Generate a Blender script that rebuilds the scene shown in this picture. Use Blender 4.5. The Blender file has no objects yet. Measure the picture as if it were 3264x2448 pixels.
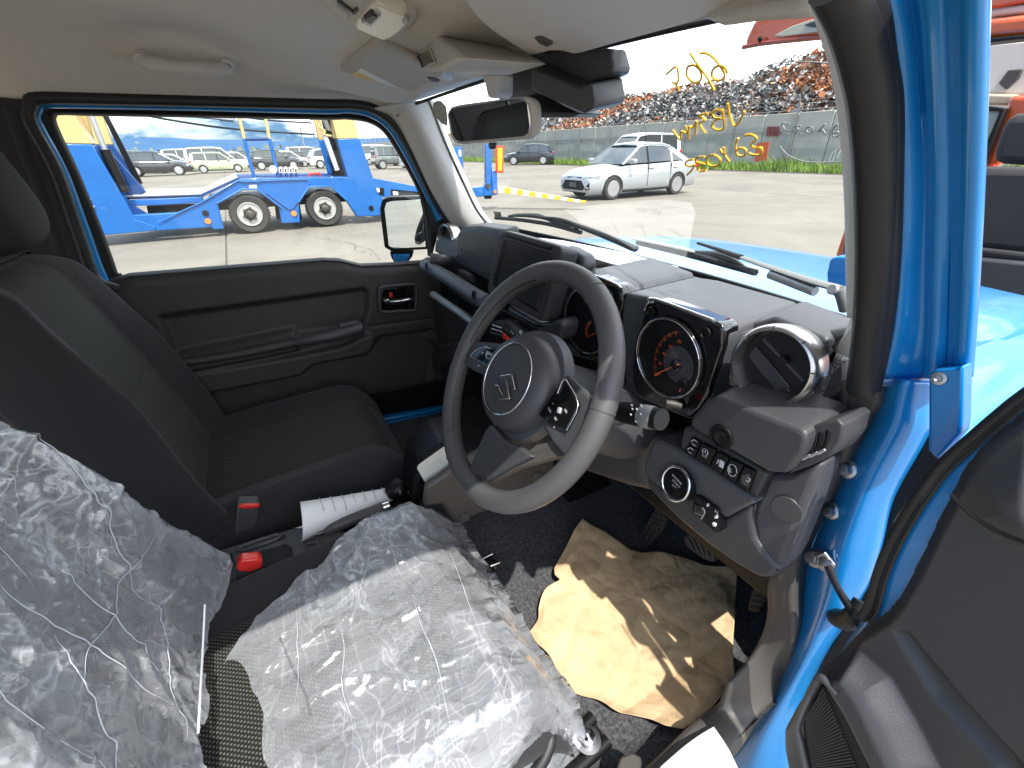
import bpy, bmesh, math, random
from mathutils import Vector, Matrix, noise
from math import sin, cos, pi, radians, sqrt
random.seed(7)
V = Vector
sc = bpy.context.scene
COL = sc.collection

# ------------------------------------------------------------------ camera
CAM = V((.85, -.29, 1.42))
FPX = 1440.0
_p, _y, _r = radians(27.6), radians(61), radians(-1.2)
FW = V((-sin(_y)*cos(_p), cos(_y)*cos(_p), -sin(_p)))
_rt = V((cos(_y), sin(_y), 0)); _up = _rt.cross(FW)
RT = _rt*cos(_r)+_up*sin(_r); UP = -_rt*sin(_r)+_up*cos(_r)
cd = bpy.data.cameras.new('camera'); cam = bpy.data.objects.new('camera', cd); COL.objects.link(cam)
cd.sensor_width = 36; cd.lens = FPX/3264*36; cd.clip_start = .02; cd.clip_end = 60000
cam.matrix_world = Matrix(((RT.x, UP.x, -FW.x, CAM.x), (RT.y, UP.y, -FW.y, CAM.y), (RT.z, UP.z, -FW.z, CAM.z), (0, 0, 0, 1)))
sc.camera = cam
# ------------------------------------------------------------------ light
SUN_EL, SUN_AZ = radians(61), radians(99)      # azimuth from +Y (car forward) towards +X
sdir = V((sin(SUN_AZ)*cos(SUN_EL), cos(SUN_AZ)*cos(SUN_EL), sin(SUN_EL)))
sl = bpy.data.lights.new('sun', 'SUN'); so = bpy.data.objects.new('sun', sl); COL.objects.link(so)
sl.energy = 2.0; sl.angle = radians(.6); sl.color = (1, .95, .87)
so.rotation_euler = sdir.to_track_quat('Z', 'Y').to_euler()
W = bpy.data.worlds.new('World'); sc.world = W; W.use_nodes = True
nt = W.node_tree; nt.nodes.clear()
def N(nt, t, **k):
    n = nt.nodes.new(t)
    for a, b in k.items():
        if a[0] == '_': n.inputs[a[1:].replace('_', ' ')].default_value = b
        else: setattr(n, a, b)
    return n
L = lambda nt, a, b: nt.links.new(a, b)
sky = N(nt, 'ShaderNodeTexSky', sky_type='NISHITA', sun_disc=False, sun_elevation=SUN_EL, sun_rotation=SUN_AZ, dust_density=1.5)
skb = N(nt, 'ShaderNodeBackground', _Strength=.15); L(nt, sky.outputs[0], skb.inputs[0])
tc = N(nt, 'ShaderNodeTexCoord'); mp = N(nt, 'ShaderNodeMapping'); mp.inputs['Scale'].default_value = (1, 1, 3.2)
mp.inputs['Location'].default_value = (.35, .1, .2)
L(nt, tc.outputs['Generated'], mp.inputs[0])
n1 = N(nt, 'ShaderNodeTexNoise', _Scale=3.2, _Detail=9, _Roughness=.56); L(nt, mp.outputs[0], n1.inputs['Vector'])
cr = N(nt, 'ShaderNodeValToRGB'); cr.color_ramp.elements[0].position = .38; cr.color_ramp.elements[1].position = .50
L(nt, n1.outputs['Fac'], cr.inputs[0])
n2 = N(nt, 'ShaderNodeTexNoise', _Scale=6.0, _Detail=6); L(nt, mp.outputs[0], n2.inputs['Vector'])
sxy = N(nt, 'ShaderNodeSeparateXYZ'); L(nt, tc.outputs['Generated'], sxy.inputs[0])
n2b = N(nt, 'ShaderNodeMath', operation='MULTIPLY_ADD'); n2b.inputs[1].default_value = .28; L(nt, sxy.outputs['Y'], n2b.inputs[0]); L(nt, n2.outputs['Fac'], n2b.inputs[2])
cr2 = N(nt, 'ShaderNodeValToRGB'); cr2.color_ramp.elements[0].position = .36; cr2.color_ramp.elements[1].position = .53
cr2.color_ramp.elements[0].color = (.065, .13, .215, 1); cr2.color_ramp.elements[1].color = (.95, .97, 1, 1)
n2c = N(nt, 'ShaderNodeMath', operation='MULTIPLY_ADD'); n2c.inputs[1].default_value = .10; L(nt, sxy.outputs['X'], n2c.inputs[0]); L(nt, n2b.outputs[0], n2c.inputs[2]); L(nt, n2c.outputs[0], cr2.inputs[0])
clb = N(nt, 'ShaderNodeBackground', _Strength=1.15); L(nt, cr2.outputs[0], clb.inputs[0])
mx = N(nt, 'ShaderNodeMixShader'); L(nt, cr.outputs[0], mx.inputs[0]); L(nt, skb.outputs[0], mx.inputs[1]); L(nt, clb.outputs[0], mx.inputs[2])
wo = N(nt, 'ShaderNodeOutputWorld'); L(nt, mx.outputs[0], wo.inputs[0])
sc.view_settings.view_transform = 'Standard'; sc.view_settings.look = 'None'; sc.view_settings.gamma = 1
sc.view_settings.use_curve_mapping = False
sc.view_settings.exposure = 1.7
sc.render.engine = 'CYCLES'
cy = sc.cycles; cy.max_bounces = 10; cy.diffuse_bounces = 5; cy.transparent_max_bounces = 24; cy.glossy_bounces = 4
cy.sample_clamp_indirect = 6; cy.caustics_reflective = False; cy.caustics_refractive = False; cy.use_denoising = True

# ------------------------------------------------------------------ pixel helpers (photo pixel + a real plane -> a point of the place)
REG = {0: (0, 0, 1.4756), 1: (0, 0, .5424), 2: (900, 0, .5424), 3: (1900, 0, .6166), 4: (0, 700, .6632), 5: (1300, 650, .3919), 6: (1900, 850, .6329),
       7: (0, 1400, .6329), 8: (1200, 1400, .6317), 9: (2364, 1000, .8729), 10: (1000, 0, .2260), 11: (2900, 0, .7828), 12: (400, 280, .3165), 13: (2000, 680, .3436), 15: (1540, 1160, .1471), 99: (0, 0, 1)}
def A(i, px_, py_, **k):
    ox, oy, s = REG[i]; u, v = ox+px_*s, oy+py_*s
    d = RT*((u-1632)/FPX)+UP*((1224-v)/FPX)+FW
    for a, j in (('x', 0), ('y', 1), ('z', 2)):
        if a in k: return CAM+d*((k[a]-CAM[j])/d[j])
    if 'd' in k: return CAM+d*k['d']
    p0, n = k['pl']; return CAM+d*((V(p0)-CAM).dot(V(n))/d.dot(V(n)))
def AL(i, pts, **k): return [A(i, x, y, **k) for x, y in pts]

# ------------------------------------------------------------------ materials
MATS = {}
def mat(name, col, rough=.5, metal=0, coat=0, bump=None, var=None, spec=.5, sheen=0, col2=None, vscale=8, emit=0):
    if name in MATS: return MATS[name]
    m = bpy.data.materials.new(name); m.use_nodes = True; t = m.node_tree; b = t.nodes['Principled BSDF']
    b.inputs['Base Color'].default_value = (*col, 1); b.inputs['Roughness'].default_value = rough; b.inputs['Metallic'].default_value = metal
    b.inputs['Coat Weight'].default_value = coat; b.inputs['Coat Roughness'].default_value = .05; b.inputs['Specular IOR Level'].default_value = spec
    b.inputs['Sheen Weight'].default_value = sheen
    if emit: b.inputs['Emission Color'].default_value = (*col, 1); b.inputs['Emission Strength'].default_value = emit
    co = N(t, 'ShaderNodeTexCoord')
    if var or col2:
        n = N(t, 'ShaderNodeTexNoise', _Scale=vscale, _Detail=6, _Roughness=.6); L(t, co.outputs['Object'], n.inputs['Vector'])
        r = N(t, 'ShaderNodeValToRGB'); r.color_ramp.elements[0].position = .3; r.color_ramp.elements[1].position = .7
        c2 = col2 or tuple(c*(1+var) for c in col); c1 = col if col2 else tuple(c*(1-var) for c in col)
        r.color_ramp.elements[0].color = (*c1, 1); r.color_ramp.elements[1].color = (*c2, 1)
        L(t, n.outputs['Fac'], r.inputs[0]); L(t, r.outputs[0], b.inputs['Base Color'])
    if bump:
        n = N(t, 'ShaderNodeTexNoise', _Scale=bump[0], _Detail=3); L(t, co.outputs['Object'], n.inputs['Vector'])
        bb = N(t, 'ShaderNodeBump', _Strength=bump[1], _Distance=bump[2] if len(bump) > 2 else .001)
        L(t, n.outputs['Fac'], bb.inputs['Height']); L(t, bb.outputs[0], b.inputs['Normal'])
    MATS[name] = m; return m
def schlick(t, nrm=None):
    """two-sided fresnel of a thin clear sheet"""
    lw = N(t, 'ShaderNodeLayerWeight', _Blend=.5)
    if nrm is not None: L(t, nrm, lw.inputs['Normal'])
    p = N(t, 'ShaderNodeMath', operation='POWER'); p.inputs[1].default_value = 5; L(t, lw.outputs['Facing'], p.inputs[0])
    a = N(t, 'ShaderNodeMath', operation='MULTIPLY_ADD'); a.inputs[1].default_value = .95; a.inputs[2].default_value = .045; L(t, p.outputs[0], a.inputs[0]); return a
def film(name, tint, alpha_t, rough, refl=.08, glos=(1, 1, 1)):
    """thin pane: transparent, with fresnel reflection"""
    m = bpy.data.materials.new(name); m.use_nodes = True; t = m.node_tree; t.nodes.clear()
    tr = N(t, 'ShaderNodeBsdfTransparent'); tr.inputs[0].default_value = (*tint, 1)
    gl = N(t, 'ShaderNodeBsdfGlossy', _Roughness=rough); gl.inputs[0].default_value = (*glos, 1)
    fr = schlick(t); ml = N(t, 'ShaderNodeMath', operation='MULTIPLY'); ml.inputs[1].default_value = refl
    L(t, fr.outputs[0], ml.inputs[0])
    mx = N(t, 'ShaderNodeMixShader'); L(t, ml.outputs[0], mx.inputs[0]); L(t, tr.outputs[0], mx.inputs[1]); L(t, gl.outputs[0], mx.inputs[2])
    o = N(t, 'ShaderNodeOutputMaterial'); L(t, mx.outputs[0], o.inputs[0]); MATS[name] = m; return m
def bag_mat():
    """thin crinkled polythene: clear, milky along the folds, facetted so that it glints"""
    m = bpy.data.materials.new('bag_film'); m.use_nodes = True; t = m.node_tree; t.nodes.clear()
    co = N(t, 'ShaderNodeTexCoord')
    wn_ = N(t, 'ShaderNodeTexNoise', _Scale=5, _Detail=3); L(t, co.outputs['Object'], wn_.inputs['Vector'])
    wv = N(t, 'ShaderNodeVectorMath', operation='MULTIPLY_ADD'); wv.inputs[1].default_value = (.10, .10, .10); L(t, wn_.outputs['Color'], wv.inputs[0]); L(t, co.outputs['Object'], wv.inputs[2])
    def vmap(sc_, rot):
        mp = N(t, 'ShaderNodeMapping'); mp.inputs['Scale'].default_value = sc_; mp.inputs['Rotation'].default_value = rot; L(t, wv.outputs[0], mp.inputs[0]); return mp
    geo = N(t, 'ShaderNodeNewGeometry'); nrm = geo.outputs['Normal']; edges = []
    for (sc_, rot, k, w) in (((8, 22, 12), (.3, .5, .7), .20, .03), ((60, 14, 26), (.2, .9, -.6), .28, .04), ((150, 50, 90), (.6, .1, 1.2), .22, .06)):
        mp = vmap(sc_, rot)
        v = N(t, 'ShaderNodeTexVoronoi', _Scale=1); L(t, mp.outputs[0], v.inputs['Vector'])
        s_ = N(t, 'ShaderNodeVectorMath', operation='SUBTRACT'); s_.inputs[1].default_value = (.5, .5, .5); L(t, v.outputs['Color'], s_.inputs[0])
        q = N(t, 'ShaderNodeVectorMath', operation='MULTIPLY_ADD'); q.inputs[1].default_value = (k, k, k); L(t, s_.outputs[0], q.inputs[0]); L(t, nrm, q.inputs[2]); nrm = q.outputs[0]
        e = N(t, 'ShaderNodeTexVoronoi', feature='DISTANCE_TO_EDGE', _Scale=1); L(t, mp.outputs[0], e.inputs['Vector'])
        r = N(t, 'ShaderNodeMapRange'); r.inputs['From Min'].default_value = 0; r.inputs['From Max'].default_value = w; r.inputs['To Min'].default_value = 1; r.inputs['To Max'].default_value = 0; L(t, e.outputs['Distance'], r.inputs[0]); edges.append(r.outputs[0])
    nn = N(t, 'ShaderNodeVectorMath', operation='NORMALIZE'); L(t, nrm, nn.inputs[0]); nrm = nn.outputs[0]
    def mm(op, a, b=None, c=None):
        n = N(t, 'ShaderNodeMath', operation=op)
        for i, x in enumerate((a, b, c)):
            if x is None: continue
            if isinstance(x, (int, float)): n.inputs[i].default_value = x
            else: L(t, x, n.inputs[i])
        return n.outputs[0]
    # folds are broken up by a soft mask so that they come and go
    mk = N(t, 'ShaderNodeTexNoise', _Scale=7, _Detail=5); L(t, co.outputs['Object'], mk.inputs['Vector'])
    mr = N(t, 'ShaderNodeMapRange'); mr.inputs['From Min'].default_value = .42; mr.inputs['From Max'].default_value = .62; L(t, mk.outputs['Fac'], mr.inputs[0])
    ed = mm('MULTIPLY', mm('ADD', mm('MULTIPLY', edges[0], .12), mm('MULTIPLY', edges[1], .10)), mr.outputs[0])
    for (sc_, rot) in (((3, 26, 12), (.4, .2, .9)), ((30, 4, 10), (.2, .5, .35)), ((7, 34, 20), (-.5, .3, -.5))):
        mp = vmap(sc_, rot); z = N(t, 'ShaderNodeTexNoise', _Scale=1, _Detail=2, _Roughness=.45); L(t, mp.outputs[0], z.inputs['Vector'])
        az = mm('ABSOLUTE', mm('SUBTRACT', z.outputs['Fac'], .5)); r = N(t, 'ShaderNodeMapRange'); r.inputs['From Min'].default_value = 0; r.inputs['From Max'].default_value = .015; r.inputs['To Min'].default_value = 1; r.inputs['To Max'].default_value = 0
        L(t, az, r.inputs[0]); ed = mm('MULTIPLY_ADD', mm('MULTIPLY', r.outputs[0], mr.outputs[0]), .30, ed)
    lw = N(t, 'ShaderNodeLayerWeight', _Blend=.4)
    milk = mm('ADD', mm('MULTIPLY_ADD', lw.outputs['Facing'], .38, BAGMILK), mm('MULTIPLY_ADD', mr.outputs[0], .12, ed))
    milk = mm('MINIMUM', milk, .85)
    tr = N(t, 'ShaderNodeBsdfTransparent'); tr.inputs[0].default_value = (.97, .98, 1, 1)
    df = N(t, 'ShaderNodeBsdfDiffuse'); df.inputs[0].default_value = (.88, .92, .98, 1); L(t, nrm, df.inputs['Normal'])
    tl = N(t, 'ShaderNodeBsdfTranslucent'); tl.inputs[0].default_value = (.80, .85, .94, 1)
    dm = N(t, 'ShaderNodeMixShader'); dm.inputs[0].default_value = .35; L(t, df.outputs[0], dm.inputs[1]); L(t, tl.outputs[0], dm.inputs[2])
    m1 = N(t, 'ShaderNodeMixShader'); L(t, milk, m1.inputs[0]); L(t, tr.outputs[0], m1.inputs[1]); L(t, dm.outputs[0], m1.inputs[2])
    gl = N(t, 'ShaderNodeBsdfGlossy', _Roughness=.25); gl.inputs[0].default_value = (1, 1, 1, 1); L(t, nrm, gl.inputs['Normal'])
    f = mm('MINIMUM', mm('MULTIPLY_ADD', schlick(t, nrm).outputs[0], 1.2, .07), .75)
    m3 = N(t, 'ShaderNodeMixShader'); L(t, f, m3.inputs[0]); L(t, m1.outputs[0], m3.inputs[1]); L(t, gl.outputs[0], m3.inputs[2])
    o = N(t, 'ShaderNodeOutputMaterial'); L(t, m3.outputs[0], o.inputs[0]); MATS['bag'] = m; return m
BAGMILK = .20
def weave_mat(name, base, dot, sc_, rough=.85):
    """dark cloth with a regular grid of pale stitches (a printed / woven pattern)"""
    m = bpy.data.materials.new(name); m.use_nodes = True; t = m.node_tree; b = t.nodes['Principled BSDF']
    b.inputs['Roughness'].default_value = rough; b.inputs['Specular IOR Level'].default_value = .25
    co = N(t, 'ShaderNodeTexCoord'); mp = N(t, 'ShaderNodeMapping'); mp.inputs['Scale'].default_value = (sc_, sc_*.8, 0)
    L(t, co.outputs['UV'], mp.inputs[0])
    sx = N(t, 'ShaderNodeSeparateXYZ'); L(t, mp.outputs[0], sx.inputs[0])
    outs = []
    for q in ('X', 'Y'):
        f = N(t, 'ShaderNodeMath', operation='SINE'); L(t, sx.outputs[q], f.inputs[0]); outs.append(f)
    mu = N(t, 'ShaderNodeMath', operation='MULTIPLY'); L(t, outs[0].outputs[0], mu.inputs[0]); L(t, outs[1].outputs[0], mu.inputs[1])
    r = N(t, 'ShaderNodeValToRGB'); r.color_ramp.elements[0].position = .25; r.color_ramp.elements[1].position = .75
    r.color_ramp.elements[0].color = (*base, 1); r.color_ramp.elements[1].color = (*dot, 1); L(t, mu.outputs[0], r.inputs[0]); L(t, r.outputs[0], b.inputs['Base Color'])
    bp = N(t, 'ShaderNodeBump', _Strength=.5, _Distance=.001); L(t, mu.outputs[0], bp.inputs['Height']); L(t, bp.outputs[0], b.inputs['Normal'])
    MATS[name] = m; return m

M_head = mat('headliner_cloth', (.69, .66, .60), .9, bump=(900, .25), var=.05, vscale=300, sheen=.2)
M_lite = mat('grey_trim_plastic', (.64, .62, .59), .55, bump=(700, .1))
M_lamp = mat('lamp_lens', (.80, .78, .66), .3, coat=.3)
M_plast = mat('charcoal_plastic', (.050, .051, .055), .45, bump=(650, .35), var=.06, vscale=3)
M_plast2 = mat('soft_charcoal_dash', (.066, .069, .077), .42, bump=(900, .3), var=.04, vscale=2)
M_door = mat('door_trim_plastic', (.034, .034, .034), .55, bump=(700, .4), var=.08, vscale=3)
M_black = mat('black_plastic', (.006, .006, .007), .45, spec=.3)
M_gloss = mat('gloss_black', (.006, .006, .007), .06, coat=1)
M_rubber = mat('black_rubber', (.014, .014, .015), .5, bump=(200, .1))
M_kick = mat('kick_trim_plastic', (.075, .068, .062), .5, bump=(700, .3), var=.08, vscale=4)
M_leather = mat('wheel_leather', (.075, .074, .076), .42, bump=(1100, .35), var=.05)
M_chrome = mat('chrome', (.85, .85, .87), .08, 1)
M_satin = mat('satin_silver', (.56, .54, .52), .26, 1, var=.08)
M_silver = mat('silver_plastic', (.42, .43, .44), .35, .3)
M_screen = mat('screen_glass', (.035, .040, .042), .22, coat=.2)
M_blue = mat('blue_metallic_paint', (.006, .235, .62), .32, .10, coat=.6, var=.04, vscale=40)
M_orange = mat('orange_paint', (.55, .085, .012), .28, .15, coat=1)
M_seat = mat('seat_side_cloth', (.015, .015, .017), .92, bump=(1200, .3), sheen=.08)
M_seatt = mat('seat_side_trim', (.030, .028, .029), .92, bump=(1200, .3), sheen=.15)
M_weave = weave_mat('seat_insert_weave', (.014, .015, .014), (.135, .135, .115), 900)
M_weave2 = weave_mat('seat_back_weave', (.036, .038, .036), (.080, .083, .078), 1400)
M_carpet = mat('carpet', (.025, .025, .030), .97, bump=(400, 1.0, .004), col2=(.14, .14, .155), vscale=160)
M_kraft = mat('kraft_paper', (.50, .325, .17), .8, bump=(60, .4, .002), col2=(.57, .385, .21), vscale=14)
M_paper = mat('white_paper', (.80, .81, .82), .7)
M_ink = mat('print_ink', (.12, .12, .13), .7)
M_inkb = mat('faint_print', (.45, .46, .48), .7)
M_white = mat('white_print', (.75, .76, .78), .5)
M_marker = mat('yellow_marker', (.85, .50, .03), .6)
M_red = mat('red_button', (.72, .035, .03), .3)
M_dial = mat('dial_orange', (.62, .11, .03), .5)
M_steel = mat('bolt_steel', (.45, .45, .47), .35, 1)
M_mirror = mat('mirror_glass', (.86, .88, .9), .01, 1)
M_glass = film('clear_glass', (.93, .965, .95), 0, .0, 1.35)
M_doorglass = film('door_glass_clear', (.95, .97, .96), 0, .0, .55)
M_bag = bag_mat()
M_dglass = mat('car_window_glass', (.05, .06, .065), .05, coat=1)
M_tyre = mat('tyre_rubber', (.045, .043, .041), .85, bump=(60, .3), var=.2)
M_alloy = mat('alloy_rim', (.6, .6, .62), .3, .8)
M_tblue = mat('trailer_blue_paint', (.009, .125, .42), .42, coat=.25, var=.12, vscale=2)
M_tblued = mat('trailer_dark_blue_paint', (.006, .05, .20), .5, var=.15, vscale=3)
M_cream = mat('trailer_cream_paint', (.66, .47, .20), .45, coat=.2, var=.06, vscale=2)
M_dirty = mat('dirty_steel', (.10, .09, .08), .6, .5, var=.4, vscale=6)

# ------------------------------------------------------------------ objects
def tag(o, label=None, cat=None, group=None, kind=None):
    if label: o['label'] = label
    if cat: o['category'] = cat
    if group: o['group'] = group
    if kind: o['kind'] = kind
    return o
def thing(name, loc, label, cat, group=None):
    o = bpy.data.objects.new(name, None); o.empty_display_size = .1; o.location = loc; COL.objects.link(o)
    return tag(o, label, cat, group)
def wloc(o):
    p = V((0, 0, 0))
    while o: p = p+o.location; o = o.parent
    return p
def par(o, parent):
    """o is authored in world coordinates; parents carry only their own translation"""
    if parent is not None:
        o.parent = parent; o.matrix_parent_inverse = Matrix.Identity(4)
        off = wloc(parent)
        if o.type == 'MESH' and o.data.users == 1: o.data.transform(Matrix.Translation(-off))
        else: o.location = o.location-off
    return o
def mesh(name, vs, fs, m, parent=None, smooth=True, uv=None):
    me = bpy.data.meshes.new(name); me.from_pydata([tuple(v) for v in vs], [], fs); me.update()
    if uv:
        ul = me.uv_layers.new(name='UV')
        for lp in me.loops: ul.data[lp.index].uv = uv[lp.vertex_index]
    for mm in (m if isinstance(m, list) else [m]): me.materials.append(mm)
    if smooth: me.polygons.foreach_set('use_smooth', [True]*len(me.polygons))
    o = bpy.data.objects.new(name, me); COL.objects.link(o)
    return par(o, parent)
def recalc(o):
    bm = bmesh.new(); bm.from_mesh(o.data); bmesh.ops.recalc_face_normals(bm, faces=bm.faces); bm.to_mesh(o.data); bm.free(); return o
def bevel(o, w, seg=3, ang=30):
    b = o.modifiers.new('bevel', 'BEVEL'); b.width = w; b.segments = seg; b.limit_method = 'ANGLE'; b.angle_limit = radians(ang); b.harden_normals = False
    return o
def solid(o, t, off=-1):
    s = o.modifiers.new('solid', 'SOLIDIFY'); s.thickness = t; s.offset = off; return o
def sharp(o, ang=35):
    me = o.data; bm = bmesh.new(); bm.from_mesh(me)
    for e in bm.edges: e.smooth = (len(e.link_faces) == 2 and e.calc_face_angle(0) < radians(ang))
    bm.to_mesh(me); bm.free(); return o
def slab(name, pts, vec, m, parent=None, bev=0, seg=3):
    pts = [V(p) for p in pts]; n = len(pts); vec = V(vec)
    vs = pts+[p+vec for p in pts]
    fs = [list(range(n)), list(range(2*n-1, n-1, -1))]+[[i, i+n, (i+1) % n+n, (i+1) % n] for i in range(n)]
    o = mesh(name, vs, fs, m, parent, smooth=bev > 0); recalc(o)
    if bev: bevel(o, bev, seg); sharp(o, 60)
    return o
def cr1(P, n, closed=False):
    """catmull-rom through P, n samples per span"""
    P = [V(p) for p in P]; out = []; k = len(P)
    for i in range(k if closed else k-1):
        if closed: a, b, c, d = P[(i-1) % k], P[i], P[(i+1) % k], P[(i+2) % k]
        else: b, c = P[i], P[i+1]; a = P[i-1] if i else b*2-c; d = P[i+2] if i+2 < k else c*2-b
        for j in range(n):
            t = j/n; out.append(.5*((2*b)+(c-a)*t+(2*a-5*b+4*c-d)*t*t+(3*b-a-3*c+d)*t**3))
    if not closed: out.append(P[-1])
    return out
def surf(name, rows, m, parent=None, nu=6, nv=6, thick=0, off=-1, disp=None, uvs=None):
    R_ = [cr1(r, nu) for r in rows]; cols = list(zip(*R_)); C_ = [cr1(c, nv) for c in cols]
    nc, nr = len(C_), len(C_[0])
    vs = [C_[i][j] for j in range(nr) for i in range(nc)]
    if disp: vs = [disp(v, i/(len(vs))) for i, v in enumerate(vs)]
    fs = [(j*nc+i, j*nc+i+1, (j+1)*nc+i+1, (j+1)*nc+i) for j in range(nr-1) for i in range(nc-1)]
    uv = [(i/(nc-1), j/(nr-1)) for j in range(nr) for i in range(nc)]
    o = mesh(name, vs, fs, m, parent, uv=uv)
    if thick: solid(o, thick, off)
    return o
def tube(name, path, r, m, parent=None, n=10, sm=4, closed=False, flat=1, upv=None, cap=True):
    P = cr1(path, sm, closed) if sm > 1 else [V(p) for p in path]
    k = len(P); rr = r if isinstance(r, (list, tuple)) else None
    vs, fs = [], []; prev = V(upv) if upv is not None else None
    for i, p in enumerate(P):
        t = (P[(i+1) % k]-P[i-1]) if (closed or 0 < i < k-1) else (P[1]-P[0] if i == 0 else P[-1]-P[-2])
        t = t.normalized() if t.length else V((0, 0, 1))
        if prev is None: prev = V((0, 0, 1)) if abs(t.z) < .9 else V((1, 0, 0))
        base = V(upv) if upv is not None else prev
        b = t.cross(base).normalized(); c = b.cross(t).normalized(); prev = c
        if rr: q = i/(k-1)*(len(rr)-1); j = min(int(q), len(rr)-2); ra = rr[j]*(1-(q-j))+rr[j+1]*(q-j)
        else: ra = r
        for a in range(n): an = 2*pi*a/n; vs.append(p+b*(cos(an)*ra)+c*(sin(an)*ra*flat))
    for i in range(k if closed else k-1):
        for a in range(n): i2 = (i+1) % k; fs.append((i*n+a, i*n+(a+1) % n, i2*n+(a+1) % n, i2*n+a))
    if not closed and cap: fs.append(list(range(n))[::-1]); fs.append(list(range((k-1)*n, k*n)))
    o = mesh(name, vs, fs, m, parent); recalc(o)
    if not closed: sharp(o, 70)
    return o
def frame(ax, ref=V((0, 0, 1))):
    z = V(ax).normalized()
    if abs(z.dot(ref)) > .98: ref = V((0, 1, 0))
    x = ref.cross(z).normalized(); return x, z.cross(x), z
def lathe(name, prof, c, ax, m, parent=None, n=40, sx=1, sy=1, ang=40):
    x, y, z = frame(ax); c = V(c); vs, fs = [], []; k = len(prof)
    for r, h in prof:
        for a in range(n): t = 2*pi*a/n; vs.append(c+x*(r*cos(t)*sx)+y*(r*sin(t)*sy)+z*h)
    for i in range(k-1):
        for a in range(n): fs.append((i*n+a, i*n+(a+1) % n, (i+1)*n+(a+1) % n, (i+1)*n+a))
    if prof[0][0] > 1e-6: fs.append(list(range(n))[::-1])
    if prof[-1][0] > 1e-6: fs.append(list(range((k-1)*n, k*n)))
    if prof[0] == prof[-1]: fs = fs[:-2] if prof[0][0] > 1e-6 else fs
    o = mesh(name, vs, fs, m, parent); bm = bmesh.new(); bm.from_mesh(o.data)
    bmesh.ops.remove_doubles(bm, verts=bm.verts, dist=1e-6); bmesh.ops.recalc_face_normals(bm, faces=bm.faces); bm.to_mesh(o.data); bm.free()
    return sharp(o, ang)
def box(name, c, s, m, parent=None, bev=0, rot=None, seg=2):
    c = V(c); X, Y, Z = rot or (V((1, 0, 0)), V((0, 1, 0)), V((0, 0, 1)))
    pts = [c+X*(sx*s[0]/2)+Y*(sy*s[1]/2)-Z*(s[2]/2) for sx, sy in ((-1, -1), (1, -1), (1, 1), (-1, 1))]
    return slab(name, pts, Z*s[2], m, parent, bev, seg)
def text(name, s, c, xd, yd, size, m, parent=None, ex=0, align='CENTER'):
    cu = bpy.data.curves.new(name, 'FONT'); cu.body = s; cu.size = size; cu.align_x = align; cu.align_y = 'CENTER'; cu.extrude = ex; cu.resolution_u = 2
    o = bpy.data.objects.new(name, cu); COL.objects.link(o); bpy.context.view_layer.update()
    me = bpy.data.meshes.new_from_object(o.evaluated_get(bpy.context.evaluated_depsgraph_get())); bpy.data.objects.remove(o); bpy.data.curves.remove(cu)
    me.materials.clear(); me.materials.append(m); o = bpy.data.objects.new(name, me); COL.objects.link(o)
    x = V(xd).normalized(); yv = V(yd); yv = (yv-x*yv.dot(x)).normalized(); z = x.cross(yv)
    me.transform(Matrix(((x.x, yv.x, z.x, c[0]), (x.y, yv.y, z.y, c[1]), (x.z, yv.z, z.z, c[2]), (0, 0, 0, 1))))
    return par(o, parent)
def copy_tree(o, parent=None):
    c = o.copy(); COL.objects.link(c)
    if parent is not None: c.parent = parent
    for ch in list(o.children): copy_tree(ch, c)
    return c
def fbm(p, o=4): return noise.fractal(p, 1.0, 2.0, o)
def crease(p, s, seed=0):
    """ridge-like crumple height 0..1"""
    q = p*s+V((seed*3.1, seed*1.7, seed*.9)); d = noise.noise_vector(q*.5)*.7
    v = noise.voronoi(q+d)[0]; return v[1]-v[0]

def facet(m, levels):
    """crease normals for crumpled sheet"""
    t = m.node_tree; b = t.nodes['Principled BSDF']; co = N(t, 'ShaderNodeTexCoord'); geo = N(t, 'ShaderNodeNewGeometry'); nrm = geo.outputs['Normal']
    wn_ = N(t, 'ShaderNodeTexNoise', _Scale=6, _Detail=3); L(t, co.outputs['Object'], wn_.inputs['Vector'])
    wv = N(t, 'ShaderNodeVectorMath', operation='MULTIPLY_ADD'); wv.inputs[1].default_value = (.06, .06, .06); L(t, wn_.outputs['Color'], wv.inputs[0]); L(t, co.outputs['Object'], wv.inputs[2])
    for (sc_, rot, k) in levels:
        mp = N(t, 'ShaderNodeMapping'); mp.inputs['Scale'].default_value = sc_; mp.inputs['Rotation'].default_value = rot; L(t, wv.outputs[0], mp.inputs[0])
        v = N(t, 'ShaderNodeTexVoronoi', _Scale=1); L(t, mp.outputs[0], v.inputs['Vector'])
        s_ = N(t, 'ShaderNodeVectorMath', operation='SUBTRACT'); s_.inputs[1].default_value = (.5, .5, .5); L(t, v.outputs['Color'], s_.inputs[0])
        q = N(t, 'ShaderNodeVectorMath', operation='MULTIPLY_ADD'); q.inputs[1].default_value = (k, k, k); L(t, s_.outputs[0], q.inputs[0]); L(t, nrm, q.inputs[2]); nrm = q.outputs[0]
    nn = N(t, 'ShaderNodeVectorMath', operation='NORMALIZE'); L(t, nrm, nn.inputs[0]); L(t, nn.outputs[0], b.inputs['Normal'])
M_kraft = mat('kraft_paper_sheet', (.60, .42, .24), .85, col2=(.69, .50, .30), vscale=14)
facet(M_kraft, (((7, 12, 5), (0, 0, .5), .12), ((30, 14, 9), (0, 0, 1.1), .20), ((45, 70, 20), (0, 0, .3), .16)))

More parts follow.
